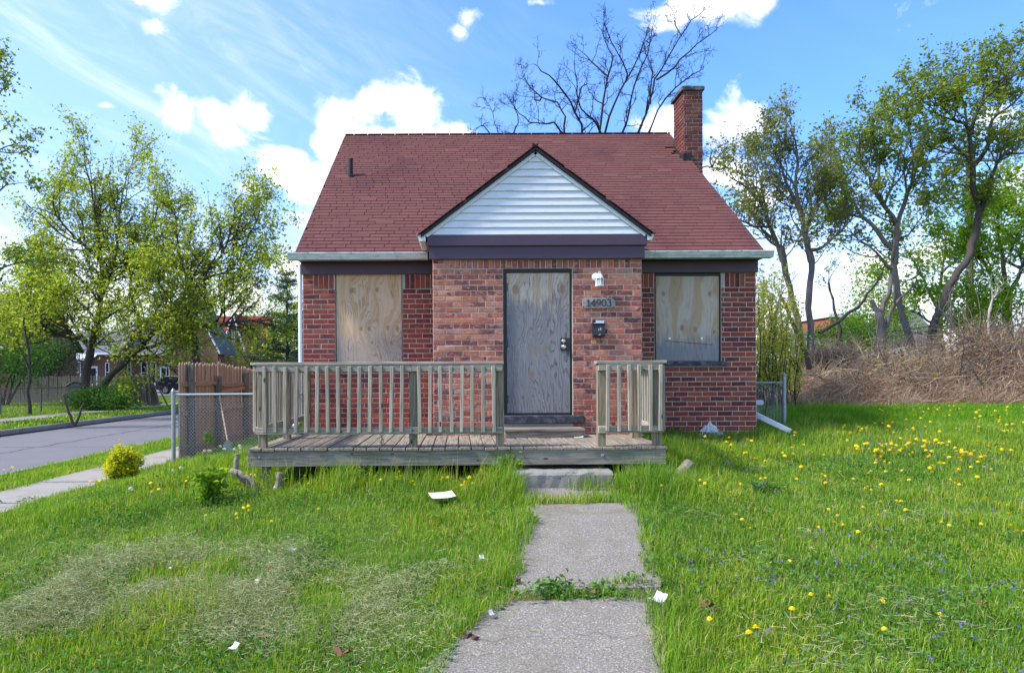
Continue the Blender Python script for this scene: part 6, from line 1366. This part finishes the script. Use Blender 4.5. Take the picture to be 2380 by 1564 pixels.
Zs = .70 + (Z - .70) * rs.uniform(.25, 1.05, n) + .02
d0 = np.stack([rs.normal(size=n) * 1.0 + .35, -np.abs(rs.normal(size=n)) * .7, rs.normal(size=n) * .6 + .15], 1)
kind(ribbons('dead_vines', np.stack([X, Y - .1, Zs], 1), d0, rs.uniform(.25, .85, n), rs.uniform(.006, .020, n), 3, rs, 'dead_vine', .16, .35, thk), 'stuff')
n = 3800; X = rs.uniform(XD(1745, 21.5), XD(2740, 21.5), n); Y = 18.9 + 4.5 * rs.random(n); Z = mound_z(X, Y)
kind(ribbons('dead_canes', np.stack([X, Y, Z - .1], 1), np.stack([rs.normal(size=n) * .8, rs.normal(size=n) * .5, np.abs(rs.normal(size=n)) + .1], 1), rs.uniform(.4, 1.3, n), rs.uniform(.008, .018, n), 4, rs, 'dead_vine', .12, .22, thk), 'stuff')
# dead straw at the foot
n = 9000; X = rs.uniform(XD(1760, 19), XD(2740, 19), n); Y = DT - .8 + rs.random(n) * 1.6 + .55 * np.sin(X * 1.1) + .3 * np.sin(X * 2.7 + 1)
kind(ribbons('dead_straw', np.stack([X, Y, gz_np(X, Y) + .02], 1), np.stack([rs.normal(size=n) * .9, rs.normal(size=n) * .6 - .2, np.abs(rs.normal(size=n)) * .8], 1), rs.uniform(.2, .7, n), rs.uniform(.006, .014, n), 3, rs, 'dead_vine', .15, .3, thk), 'stuff')
n = 1500; X = rs.uniform(XD(1800, 21), XD(2740, 21), n); Y = 19.2 + 4.5 * rs.random(n)
place(bpy.data.objects.new('new_leaves', leaf_mesh('new_leaves', np.stack([X, Y - .3, mound_z(X, Y) + rs.uniform(-.3, .35, n)], 1), .085, 'leaf_willow', rs)), Matrix(), thk)
br = []
for i in range(300):
    X_ = rs.uniform(XD(1790, 20.5), XD(2700, 20.5)); Y_ = rs.uniform(18.6, 21.5); p = np.array([X_, Y_, float(mound_z(X_, Y_)) - .5]); tp, tr = grow(p, np.array([rs.normal() * .7, rs.normal() * .4 - .2, 1.0]), rs.uniform(.9, 2.3), rs.uniform(.010, .022), 8, rs, -.10, .16); br.append((tp, tr))
    for q in range(3): tq, tr2 = grow(tp[rs.integers(3, 8)], np.array([rs.normal(), rs.normal() * .6, rs.normal() * .5]), rs.uniform(.3, .8), .007, 4, rs, -.1, .3); br.append((tq, tr2))
kind(place(bpy.data.objects.new('bare_canes', tubes_mesh('bare_canes', br, 'bark_grey')), Matrix(), thk), 'stuff')
n = 9000; X = rs.uniform(XD(1745, 21.5), XD(2740, 21.5), n); Y = 17.8 + 5.0 * rs.random(n) ** 1.4; keep = vnoise(X, Y, 1.6, 55) > .45; X, Y = X[keep], Y[keep]; n = len(X)
kind(place(bpy.data.objects.new('withered_leaves', leaf_mesh('withered_leaves', np.stack([X, Y - .15, .70 + (mound_z(X, Y) - .70) * rs.uniform(.3, 1.05, n)], 1), .07, 'dead_vine', rs)), Matrix(), thk), 'stuff')
vs = thing('vine_stump', 'dark stump draped in a hanging mat of dead vines', 'stump', tuple(P(1922, 880, 21)))
c = P(1925, 830, 21.0); n = 2600; a = rs.normal(size=(n, 3)) * (.42, .3, .16) + np.array(c)
ribbons('vines', a, np.stack([rs.normal(size=n) * .5 + .2, rs.normal(size=n) * .4, -np.abs(rs.normal(size=n))], 1), rs.uniform(.15, .5, n), rs.uniform(.008, .016, n), 3, rs, 'bark', .3, .3, vs)
MB().tube([P(1925, 905, 21.0), P(1922, 870, 21.0), P(1924, 830, 21.0)], [.10, .08, .07], 8).obj('trunk', 'bark_dark', vs)

# ------------------------------------------------------------------ gold shrub by the sidewalk
gs = on_ground(285, 1112); bushy('gold_shrub', 'small yellow green euonymus shrub with a spiky top beside the sidewalk', 'bush', (gs.x, gs.y, gs.z + .22), (.235, .20, .225), 4200, .046, 'leaf_gold', 72, 16, 'bark', 60, base=(gs.x, gs.y, gs.z), spread=.20, shell=.25)
root = bpy.data.objects['gold_shrub']; C = np.array([[gs.x - .01, gs.y, gs.z + .38]]) + rng.normal(size=(170, 3)) * (.045, .04, .075); kind(place(bpy.data.objects.new('leader_shoot', leaf_mesh('leader_shoot', C, .04, 'leaf_gold', rng)), Matrix(), root), 'stuff')
C = np.array([[gs.x - .085, gs.y, gs.z + .36]]) + rng.normal(size=(60, 3)) * (.025, .03, .04); kind(place(bpy.data.objects.new('leader_shoot', leaf_mesh('leader_shoot', C, .038, 'leaf_gold', rng)), Matrix(), root), 'stuff')

# ------------------------------------------------------------------ grass
def path_mask(x, y, grow=0.0):
    m = np.zeros(len(x), bool)
    for q in PATH_Q:
        ok = np.ones(len(x), bool)
        for (ax, ay), (bx, by) in zip(q, q[1:] + q[:1]): ok &= ((bx - ax) * (y - ay) - (by - ay) * (x - ax)) / sqrt((bx - ax) ** 2 + (by - ay) ** 2) > -grow
        m |= ok
    return m
def blocked(x, y):
    b = path_mask(x, y, -.02 - .17 * vnoise(x, y, 5.0, 44) ** 2)
    b |= (x > -2.30) & (x < 2.26) & (y > DFY + .12) & (y < DM + .1); b |= (x > XL - .02) & (x < XR + .02) & (y > DM - .015); b |= (x > BL) & (x < BR) & (y > DB)
    b |= (x > .55) & (x < 1.68) & (y > 7.40) & (y < 8); e = .05 * np.sin(y * 3.1) + .03 * np.sin(y * 9)
    b |= (x < WX0 - .04 + e) & (x > WX1 + .05 + e * .7); b |= (x < RX0 + .10) & (x > RX1 - .10); b |= (x < -14.45) & (x > -15.55)
    return b
def blades(name, x, y, h, w, rs, mat, lean=.45, label=None, lift=0.0):
    n = len(x); z = gz_np(x, y) - .006 + lift; a = rs.uniform(0, 2 * pi, n); wind = np.stack([np.full(n, .10), np.full(n, -.02), np.zeros(n)], 1)
    ln = (np.abs(rs.normal(size=n)) * lean)[:, None] * h[:, None]; dirv = np.stack([np.cos(a), np.sin(a), np.zeros(n)], 1) * ln + wind * h[:, None]
    f = rs.uniform(0, 2 * pi, n); s = np.stack([np.cos(f), np.sin(f), np.zeros(n)], 1) * (w / 2)[:, None]; b = np.stack([x, y, z], 1); up = np.array([0, 0, 1.0])
    m = b + dirv * .30 + up * (h * .58)[:, None]; t = b + dirv + up * (h * np.clip(1.0 - .35 * np.linalg.norm(dirv, axis=1) / np.maximum(h, 1e-4), .35, 1))[:, None]
    V = np.stack([b - s, b + s, m + s * .8, m - s * .8, t], 1).reshape(-1, 3); k = np.arange(n) * 5
    fl = np.concatenate([np.stack([k, k + 1, k + 2, k + 3], 1).ravel(), np.stack([k + 3, k + 2, k + 4], 1).ravel()]); st = np.concatenate([np.arange(n) * 4, 4 * n + np.arange(n) * 3])
    o = place(bpy.data.objects.new(name, np_mesh(name, V, fl, st, mat)), Matrix()); kind(o, 'stuff')
    if label: o['label'] = label; o['category'] = 'grass'
    return o
rs = np.random.default_rng(101)
def sample(x0, x1, y0, y1, per_m2, clip=None):
    n = int((x1 - x0) * (y1 - y0) * per_m2); x = rs.uniform(x0, x1, n); y = rs.uniform(y0, y1, n); k = ~blocked(x, y) & (x > -.80 * y - .8) & (x < .93 * y + .8)
    if clip is not None: k &= clip(x, y)
    return x[k], y[k]
def pdist(x, y):
    "rough distance to the path edges"
    xl = np.interp(y, [2.9, 4.52, 4.7, 6.7, 6.93, 7.45], [-.62, .22, .36, .66, .60, .60]); xr = np.interp(y, [2.9, 4.52, 4.7, 6.7, 6.93, 7.45], [.86, 1.34, 1.39, 1.73, 1.64, 1.66]); return np.where((x > xl) & (x < xr), 0, np.minimum(np.abs(x - xl), np.abs(x - xr)))
def height(x, y):
    n1 = vnoise(x, y, 1.1, 3); n2 = vnoise(x, y, 4.0, 4); n3 = vnoise(x, y, .45, 8); n4 = vnoise(x, y, 2.3, 6)
    h = .025 + .055 * n1 + .06 * n2 ** 2 + .03 * n3 + .11 * np.clip(n4 - .72, 0, 1) / .28
    pd = pdist(x, y); edge = np.exp(-(pd / .22) ** 2) * (y < 7.5); h += edge * (.03 + .07 * n2)
    dk = np.exp(-((y - 7.35) / .40) ** 2) * ((x > -2.6) & (x < 2.6)); h += dk * (.03 + .13 * n2) * np.where(x < -1.7, .35, 1)
    h += .10 * np.exp(-(((x + 3.1) / .8) ** 2 + ((y - 8.6) / 1.2) ** 2)); h += .24 * np.exp(-(((x - 1.98) / .32) ** 2 + ((y - 7.15) / .35) ** 2)); h += .19 * np.exp(-(((x - .42) / .24) ** 2 + ((y - 7.2) / .30) ** 2)); h += .13 * np.exp(-(((x - 2.7) / .4) ** 2 + ((y - 8.3) / 1.3) ** 2))
    h += .05 * ((x > 2.3) & (y > 8.5)) ; h *= np.where((x < .2) & (y < 6.2) & (y > 3.4) & (x < -.15), .80, 1.0)
    strip = ((y > 6.68) & (y < 6.97) & (x > .5) & (x < 1.8)); h = np.where(strip, .10 + .10 * n2, h); strip2 = ((y > 4.48) & (y < 4.74) & (x > .1) & (x < 1.5)); h = np.where(strip2, .035 + .09 * n2 ** 2, h)
    return h
x, y = sample(-5, 6, 2.7, 5.2, 4300); h = height(x, y) * rs.uniform(.55, 1.25, len(x)); print('grass near', len(x))
blades('lawn_grass', x, y, h, rs.uniform(.0035, .0065, len(x)), rs, 'grass_blade', .5, 'bright green lawn grass around the front path')
x, y = sample(-7, 9, 5.2, 7.75, 2900, lambda x, y: x > -4.75); h = height(x, y) * rs.uniform(.55, 1.25, len(x)); print('grass mid', len(x))
blades('lawn_grass', x, y, h, rs.uniform(.004, .007, len(x)), rs, 'grass_blade', .48, 'long green lawn grass in front of the deck')
x, y = sample(-4.75, 10.6, 7.6, 11.5, 2100, lambda x, y: (x < -2.2) | (x > 2.2)); h = height(x, y) * rs.uniform(.6, 1.3, len(x)); print('grass far', len(x))
blades('lawn_grass', x, y, h, rs.uniform(.005, .009, len(x)), rs, 'grass_blade', .45, 'green lawn grass on both sides of the house front')
x, y = sample(4.3, 19, 11.4, 19.8, 900, lambda x, y: x > 4.4); h = height(x, y) * rs.uniform(.6, 1.3, len(x)) * 1.1; print('grass back', len(x))
blades('lawn_grass', x, y, h, rs.uniform(.008, .014, len(x)), rs, 'grass_lush', .4, 'lush green grass between the house and the thicket')
x, y = sample(-7.2, -4.4, 5.5, 17, 1500); h = rs.uniform(.05, .12, len(x)) * (.6 + .8 * vnoise(x, y, 3, 9)); blades('verge_grass', x, y, h, rs.uniform(.006, .010, len(x)), rs, 'grass_blade', .5, 'green grass verge between the sidewalk and the street')
x, y = sample(-34, -12.6, 14, 42, 130); h = rs.uniform(.06, .14, len(x)); blades('verge_grass', x, y, h, rs.uniform(.025, .045, len(x)), rs, 'grass_blade', .45, 'sunlit grass across the street')
x, y = sample(-4.4, -2.3, 11.4, 18, 500); blades('verge_grass', x, y, rs.uniform(.08, .22, len(x)), rs.uniform(.007, .012, len(x)), rs, 'grass_lush', .4, 'shaded grass behind the chain link fence')
# tall seeding stems in front of the deck
n = 420; x = rs.uniform(-2.5, 2.6, n); y = 7.45 + rs.normal(size=n) * .16; k = ~blocked(x, y); x, y = x[k], y[k]; blades('tall_grass', x, y, rs.uniform(.22, .46, len(x)), rs.uniform(.004, .007, len(x)), rs, 'grass_blade', .25, 'tall seeding grass stems in front of the deck beam')
# pale dried clippings raked in loose rows
n = 420000; x = rs.uniform(-4.2, 1.3, n); y = rs.uniform(3.2, 6.0, n)
row = .5 + .5 * np.sin((y * 1.0 - x * .22 + .9 * vnoise(x, y, .9, 15)) * 5.2); m = row * .55 + vnoise(x, y, 2.2, 16) * 1.0 + .5 * vnoise(x, y, 6, 17) - .48
reg = np.exp(-((x + 1.7) / 1.35) ** 4) * np.exp(-((y - 4.55) / .78) ** 4); k = (rs.random(n) < np.clip(m, 0, 1) * reg * .95) & ~blocked(x, y); x, y, mm = x[k], y[k], np.clip(m[k], 0, 1); n = len(x); print('clippings', n)
d0 = np.stack([rs.normal(size=n), rs.normal(size=n) * .6, rs.normal(size=n) * .18], 1)
cl = ribbons('grass_clippings', np.stack([x, y, gz_np(x, y) + .042 + .095 * mm * rs.random(n) * (.4 + vnoise(x, y, 2.2, 16))], 1), d0, rs.uniform(.02, .075, n), rs.uniform(.002, .0040, n), 2, rs, 'clipping', .04, .35); kind(cl, 'stuff'); cl['label'] = 'pale dried grass clippings lying in loose rows on the lawn'; cl['category'] = 'clippings'
n = 9000; x = rs.uniform(1.4, 6, n); y = rs.uniform(3.3, 6.3, n); k = (rs.random(n) < np.clip(vnoise(x, y, 1.4, 18) * 1.6 - .62, 0, 1)); x, y = x[k], y[k]; n = len(x)
c2 = ribbons('grass_clippings', np.stack([x, y, gz_np(x, y) + .05 + .03 * rs.random(n)], 1), np.stack([rs.normal(size=n), rs.normal(size=n) * .6, rs.normal(size=n) * .2], 1), rs.uniform(.04, .12, n), rs.uniform(.003, .005, n), 2, rs, 'clipping', .02, .2); kind(c2, 'stuff'); c2['label'] = 'thin scatter of dry clippings in the lawn with dandelions'; c2['category'] = 'clippings'
n = 1500; x = rs.uniform(-.5, 1.5, n); y = 2.9 + 3.8 * rs.random(n) ** 1.3; k = path_mask(x, y, -.01) & (rs.random(n) < .25 + np.exp(-pdist(x, y) * 4) + (y < 4.6) * .4); x, y = x[k], y[k]; n = len(x)
c3 = ribbons('grass_clippings', np.stack([x, y, np.maximum(.108 * (y - 3.7), .015 * (y - 3.7)) + .033], 1), np.stack([rs.normal(size=n), rs.normal(size=n) * .6, rs.normal(size=n) * .03], 1), rs.uniform(.02, .09, n), rs.uniform(.002, .004, n), 2, rs, 'clipping', 0, .12); kind(c3, 'stuff'); c3['label'] = 'stray grass clippings scattered on the concrete path'; c3['category'] = 'clippings'
n = 26000; x = rs.uniform(-4.3, 8.5, n); y = 3 + 8 * rs.random(n) ** 1.2; k = (rs.random(n) < np.clip(vnoise(x, y, .9, 71) * 1.8 - .45, .05, 1)) & ~blocked(x, y) & (x > -.75 * y) & (x < .9 * y) & ((y < 7.5) | (x > 2.4)); x, y = x[k], y[k]; n = len(x)
c4 = ribbons('dead_thatch', np.stack([x, y, gz_np(x, y) + .01 + .05 * rs.random(n)], 1), np.stack([rs.normal(size=n), rs.normal(size=n), rs.normal(size=n) * .5], 1), rs.uniform(.03, .10, n), rs.uniform(.0025, .0045, n), 2, rs, 'clipping', .02, .25); kind(c4, 'stuff'); c4['label'] = 'dead straw thatch showing between the blades of the lawn'; c4['category'] = 'thatch'
# broad-leaved ground cover in the lawn, tiny violets
def in_lawn(n, x0, x1, y0, y1, p, seed, sc_=1.2):
    x = rs.uniform(x0, x1, n); y = rs.uniform(y0, y1, n); k = (rs.random(n) < np.clip(vnoise(x, y, sc_, seed) * 2.2 - p, 0, 1)) & ~blocked(x, y) & (x > -.75 * y) & (x < .9 * y); return x[k], y[k]
x, y = in_lawn(46000, -4.3, 8, 3, 9, .85, 31, 1.6); C = np.stack([x, y, gz_np(x, y) + rs.uniform(.03, .10, len(x))], 1)
o = place(bpy.data.objects.new('lawn_weeds', leaf_mesh('lawn_weeds', C, .034, 'weed_leaf', rs, normal_up=1.4, aspect=.75)), Matrix()); kind(o, 'stuff'); o['label'] = 'small broad-leaved weeds mixed into the lawn'; o['category'] = 'weeds'
x, y = in_lawn(2600, 1.6, 9, 3.2, 10, .75, 33, 1.3); C = np.stack([x, y, gz_np(x, y) + rs.uniform(.07, .12, len(x))], 1); C = np.repeat(C, 3, 0) + rs.normal(size=(len(C) * 3, 3)) * .012
o = place(bpy.data.objects.new('wild_violets', leaf_mesh('wild_violets', C, .017, 'violet', rs)), Matrix()); kind(o, 'stuff'); o['label'] = 'tiny violet blue wildflowers scattered through the lawn'; o['category'] = 'flowers'
x = rs.normal(-4.9, .35, 60) - 1.2; y = rs.normal(7.9, .35, 60); C = np.stack([x, y, gz_np(x, y) + rs.uniform(.05, .14, 60)], 1); C = np.repeat(C, 4, 0) + rs.normal(size=(240, 3)) * .02; C = C[C[:, 0] > -6.8]
o = place(bpy.data.objects.new('wild_violets', leaf_mesh('wild_violets', C, .022, 'violet', rs)), Matrix()); kind(o, 'stuff'); o['label'] = 'purple ground ivy flowers on the verge beside the sidewalk'; o['category'] = 'flowers'

# ------------------------------------------------------------------ weeds as plants
def weed(name, label, px, py, hgt, wid, n, size, seed, leaf='weed_leaf', pts=None, cat='plant', aspect=.3, group=None):
    r2 = np.random.default_rng(seed); g_ = on_ground(px, py) if pts is None else Vector(pts); br = []; C = []
    for i in range(n):
        e = np.array([g_.x + r2.normal() * wid * .4, g_.y + r2.normal() * wid * .3, g_.z + hgt * r2.uniform(.6, 1.05)]); s = np.array([g_.x + r2.normal() * wid * .12, g_.y + r2.normal() * wid * .1, g_.z - .01]); ln = smooth_line([s, (s + e) / 2 + r2.normal(size=3) * .015, e], r2, .06, .003); br.append((ln, np.linspace(.004, .002, len(ln))))
        m = int(hgt / .012); u = r2.uniform(.15, .999, m) * (len(ln) - 1); k = np.minimum(u.astype(int), len(ln) - 2); C.append(ln[k] + (ln[k + 1] - ln[k]) * (u - k)[:, None] + r2.normal(size=(m, 3)) * size * .4)
    root = thing(name, label, cat, tuple(g_), group); place(bpy.data.objects.new('stems', tubes_mesh('stems', br, 'stalk')), Matrix(), root); place(bpy.data.objects.new('leaves', leaf_mesh('leaves', np.concatenate(C), size, leaf, r2, droop=.1, aspect=aspect)), Matrix(), root)
weed('weed_plant', 'feathery light green weed in front of the deck beam', 955, 1112, .26, .22, 14, .045, 201, 'leaf_bright')
weed('weed_plant', 'narrow-leaved leafy weed clump below the middle of the deck', 820, 1125, .22, .34, 14, .075, 202)
weed('weed_plant', 'willow-leaved weed clump beside the concrete step', 1165, 1125, .30, .20, 12, .07, 203)
weed('weed_plant', 'broad yellow green weed growing up beside the branch pile', 478, 1165, .36, .30, 12, .085, 204, 'leaf_bright', aspect=.6)
weed('weed_plant', 'bushy green weed in front of the deck beam between two dandelion clumps', 700, 1120, .20, .30, 10, .06, 215)
weed('weed_plant', 'upright leafy weed at the corner of the concrete step beside the long grass', 1195, 1120, .34, .16, 9, .065, 216, 'leaf_bright')
weed('weed_plant', 'low spreading weed under the fallen grey log', 1560, 1125, .14, .26, 10, .05, 217)
weed('weed_plant', 'leafy weed tuft beside the deck support post', 640, 1130, .20, .22, 9, .055, 218, 'leaf_bright')
weed('weed_plant', 'thin weed sprout growing between the deck boards', 1000, 1010, .14, .08, 3, .035, 205, pts=(-.92, 7.95, ZD))
weed('weed_plant', 'tall thin weed standing before the end of the deck beam', 1503, 1075, .34, .07, 3, .05, 206)
weed('weed_plant', 'dandelion leaves in the joint between the path slabs', 1285, 1388, .11, .22, 14, .085, 207, aspect=.28)
weed('weed_plant', 'leafy weeds at the joint of the path beside the dandelion leaves', 1400, 1392, .09, .34, 14, .06, 208, aspect=.35)
weed('weed_plant', 'green creeper leaves on the chain link fence before the brown pickets', 560, 1000, .20, .16, 5, .05, 209, pts=(-3.72, 10.10, .62), aspect=.5)
weed('weed_plant', 'dark leaves under the deck beside the support post', 600, 1060, .24, .4, 10, .06, 210, pts=(-2.0, 8.9, .42), aspect=.5)
weed('weed_plant', 'leafy growth between the fence and the end of the deck', 590, 1000, .34, .4, 12, .07, 211, pts=(-2.75, 10.6, .42), aspect=.5)
weed('weed_plant', 'dark green weeds along the brick wall beside the plastic bag', 1600, 1020, .13, .5, 22, .05, 212, pts=(3.0, 9.95, .70), leaf='grass_lush', aspect=.5)
weed('weed_plant', 'flat rosette of grey green leaves in the dandelion lawn', 1775, 1148, .10, .22, 10, .075, 213, leaf='weed_leaf', aspect=.5)
weed('weed_plant', 'grass tuft weeds on the sidewalk joint', 60, 1165, .07, .3, 12, .05, 214, aspect=.3)
br = []
for i in range(60):
    s = np.array([-2.75 + rs.normal() * .16, DM - .03 + rs.normal() * .05, rs.uniform(.5, 1.35)]); tp, tr = grow(s, np.array([rs.uniform(-1, .3), rs.uniform(-.3, .1), rs.uniform(-.2, .9)]), rs.uniform(.15, .6), .004, 6, rs, 0, .4); br.append((tp, tr))
vn = thing('dry_vine', 'bare brown vine twining in the chain link beside the deck', 'vine', (-2.75, DM, .42)); place(bpy.data.objects.new('stems', tubes_mesh('stems', br, 'bark_grey')), Matrix(), vn)

# ------------------------------------------------------------------ dandelions, one object each
def flower_mesh(seed):
    r = random.Random(seed); mb = MB(); h = .10
    mb.tube([(0, 0, -.10), (r.uniform(-.01, .01), 0, -.04), (0, 0, -.003)], .0022, 4, False); mb.mat(1)
    for ring, (R, z0, z1, n) in enumerate(((.021, .002, .005, 14), (.016, .006, .011, 11), (.009, .010, .015, 8))):
        c = mb.addv([(0, 0, z0)])
        for k in range(n):
            a = 2 * pi * k / n + ring * .3; w = pi / n * .95; q = mb.addv([(R * .55 * cos(a - w), R * .55 * sin(a - w), z1), (R * cos(a), R * sin(a), (z0 + z1) / 2 - .002 * (ring == 0)), (R * .55 * cos(a + w), R * .55 * sin(a + w), z1)]); mb.face(c, q, q + 1, q + 2)
    return mb.mesh('dandelion', ['stalk', 'dandelion_yellow'])
def seed_mesh():
    mb = MB(); mb.tube([(0, 0, -.16), (.004, 0, -.08), (0, 0, 0)], .002, 4, False); mb.mat(1); r = random.Random(2)
    for i in range(70):
        v = Vector((r.gauss(0, 1), r.gauss(0, 1), r.gauss(0, 1))).normalized(); c = v * .017; u = v.cross(Vector((.3, .5, .8))).normalized() * .005; w = v.cross(u).normalized() * .005
        b = mb.addv([c - u, c + w, c + u, c - w]); mb.face(b, b + 1, b + 2, b + 3)
    mb.lathe([(.003, -.008), (.009, 0), (.003, .008)], (0, 0, 0), 6)
    return mb.mesh('dandelion_clock', ['stalk', 'seed_white'])
FM = [flower_mesh(i) for i in range(3)]; SMH = seed_mesh()
def dandelion(px, py, kind_=0, grp='', lab='', hmin=.07, hmax=.12):
    g_ = on_ground(px, py + 6); hmin += .03 * (g_.y > 8) + .03 * (g_.y > 12); hmax += .04 * (g_.y > 8) + .04 * (g_.y > 12)
    if blocked(np.array([g_.x]), np.array([g_.y]))[0]: return
    s = random.uniform(.85, 1.3) * (1.2 if g_.y > 8 else 1); hh = random.uniform(hmin, hmax) + (.05 if kind_ else 0)
    tilt = Matrix.Rotation(random.uniform(-.5, .5), 4, 'X') @ Matrix.Rotation(random.uniform(-.5, .5), 4, 'Y') if not kind_ else Matrix.Rotation(random.uniform(-.15, .15), 4, 'Y')
    o = inst('dandelion' if not kind_ else 'dandelion_clock', FM[random.randrange(3)] if not kind_ else SMH, Matrix.Translation((g_.x, g_.y, g_.z + hh)) @ tilt @ Matrix.Rotation(random.uniform(0, 6), 4, 'Z') @ Matrix.Diagonal((s, s, max(s, hh / .10 * 1.05) if not kind_ else 1.15, 1)), None)
    tag(o, lab, 'flower', grp)
D8 = lambda cx, cy: ((2700 + cx / 1.502) / 1.721, (1650 + cy / 1.502) / 1.721)
R_ = 'yellow dandelion blooming in the lawn beside the house and thicket'; RG = 'yellow dandelions by the thicket'
def scatter(n, cx0, cx1, cy0, cy1, lab, grp, f=D8, hm=(.07, .12), gauss=False):
    for i in range(n):
        cx = random.gauss((cx0 + cx1) / 2, (cx1 - cx0) / 3.2) if gauss else random.uniform(cx0, cx1); cy = random.gauss((cy0 + cy1) / 2, (cy1 - cy0) / 3.2) if gauss else random.uniform(cy0, cy1)
        px, py = f(cx, cy)
        if px < 2470: dandelion(px, py, 0, grp, lab, *hm)
scatter(62, 950, 1500, 190, 350, R_, RG, gauss=True); scatter(58, 1450, 1950, 220, 450, R_, RG, gauss=True); scatter(30, 1000, 2150, 90, 170, R_, RG); scatter(30, 1200, 2150, 10, 90, R_, RG); scatter(12, 1500, 2150, 0, 40, R_, RG); scatter(16, 300, 1000, 150, 350, R_, RG); scatter(14, 700, 1300, 380, 520, R_, RG)
for cx, cy in [(540, 430), (512, 452), (148, 480), (390, 482), (327, 530), (363, 678), (400, 703), (447, 767), (800, 780), (855, 768), (810, 895), (572, 968), (683, 952), (918, 640), (973, 668), (950, 720), (1007, 740), (1127, 622), (1175, 515), (1215, 675), (1260, 662), (1325, 588), (1355, 602), (1383, 642), (1230, 598), (1095, 790), (1690, 672), (1643, 750), (1597, 740), (1835, 730), (1993, 615), (2000, 690), (2015, 763), (2055, 780), (2090, 775), (437, 1410), (478, 1392), (738, 1320), (697, 1277), (810, 1188), (918, 1210), (1250, 1385), (1580, 1308), (1240, 1217), (202, 1357), (580, 298), (708, 298), (540, 338), (308, 242), (335, 252)]:
    px, py = D8(cx, cy); dandelion(px, py, 0, 'yellow dandelions in the path-side lawn', 'yellow dandelion flower in the grass between the path and the dandelion patch')
C3 = lambda cx, cy: (cx / 2.38 / 1.721, (1650 + cy / 2.38) / 1.721); C7 = lambda cx, cy: ((950 + cx / 2.505) / 1.721, (1400 + cy / 2.505) / 1.721)
L_ = 'yellow dandelion flower in the grass in front of the deck'; LG = 'yellow dandelions in front of the deck'
for f, l in ((C3, [(858, 717), (948, 715), (1432, 740), (1455, 795), (1440, 812), (1508, 785), (1272, 661), (1770, 690), (1790, 680), (1887, 690), (2245, 1050), (2360, 985), (35, 600), (112, 598)]), (C7, [(1153, 1123), (1905, 1125), (790, 1243), (687, 1293), (665, 1335), (865, 1308), (705, 1410), (1175, 1293), (1112, 1320), (1508, 1210), (1613, 1305), (1590, 1333), (1622, 1335), (1598, 1368), (1430, 1387), (1720, 1377), (1747, 1400), (1765, 1437), (1645, 1222), (2027, 1350), (2045, 1343), (2100, 1365), (2135, 1220), (2195, 1250), (2245, 1420), (2270, 1425), (2350, 1433), (2320, 1365), (368, 1260), (165, 1305), (130, 1303), (1690, 1275), (1358, 1257), (1462, 1280)])):
    for cx, cy in l: px, py = f(cx, cy); dandelion(px, py, 0, LG, L_, .08, .14)
C8_ = lambda cx, cy: ((1850 + cx / 2.38) / 1.721, (1400 + cy / 2.38) / 1.721)
for cx, cy in [(60, 1298), (15, 1352), (93, 1358), (175, 1233), (418, 1147), (1448, 1180), (1392, 1220), (1442, 1248), (1878, 1322), (1860, 1352), (1893, 1397), (2257, 1352), (2305, 1375), (2305, 912), (2255, 876)]: px, py = C8_(cx, cy); dandelion(px, py, 0, LG, L_, .08, .14)
for px, py in [(997, 1166), (549, 1217), (578, 1198), (565, 1190), (477, 1222), (630, 1222), (740, 1200)]: dandelion(px, py, 0, LG, L_)
S_ = 'white dandelion seed head standing in the grass beside the deck'; SG = 'dandelion seed heads'
for cx, cy in [(1240, 812), (1642, 630), (1718, 602), (1860, 620), (1942, 428), (2000, 362), (2005, 425), (2095, 395), (2135, 428), (2232, 442), (2282, 378), (2288, 432), (868, 545), (1985, 430)]: px, py = C3(cx, cy); dandelion(px, py, 1, SG, S_, .06, .10)
for cx, cy in [(1020, 1127), (372, 1478), (2360, 1165), (22, 1022), (25, 1080)]: px, py = C7(cx, cy); dandelion(px, py, 1, SG, S_, .06, .10)
for i in range(60):
    px, py = random.uniform(20, 380), 0; X_ = random.uniform(-14.3, -12.9) if i % 2 else random.uniform(-20, -16.9); Y_ = random.uniform(18.5, 30)
    o = inst('dandelion', FM[0], Matrix.Translation((X_, Y_, gz(X_, Y_) + .13)) @ Matrix.Diagonal((1.6, 1.6, 1.3, 1)), None); tag(o, 'yellow dandelion flower in the grass across the street', 'flower', 'dandelions across the street')
print('objects', len(bpy.data.objects))
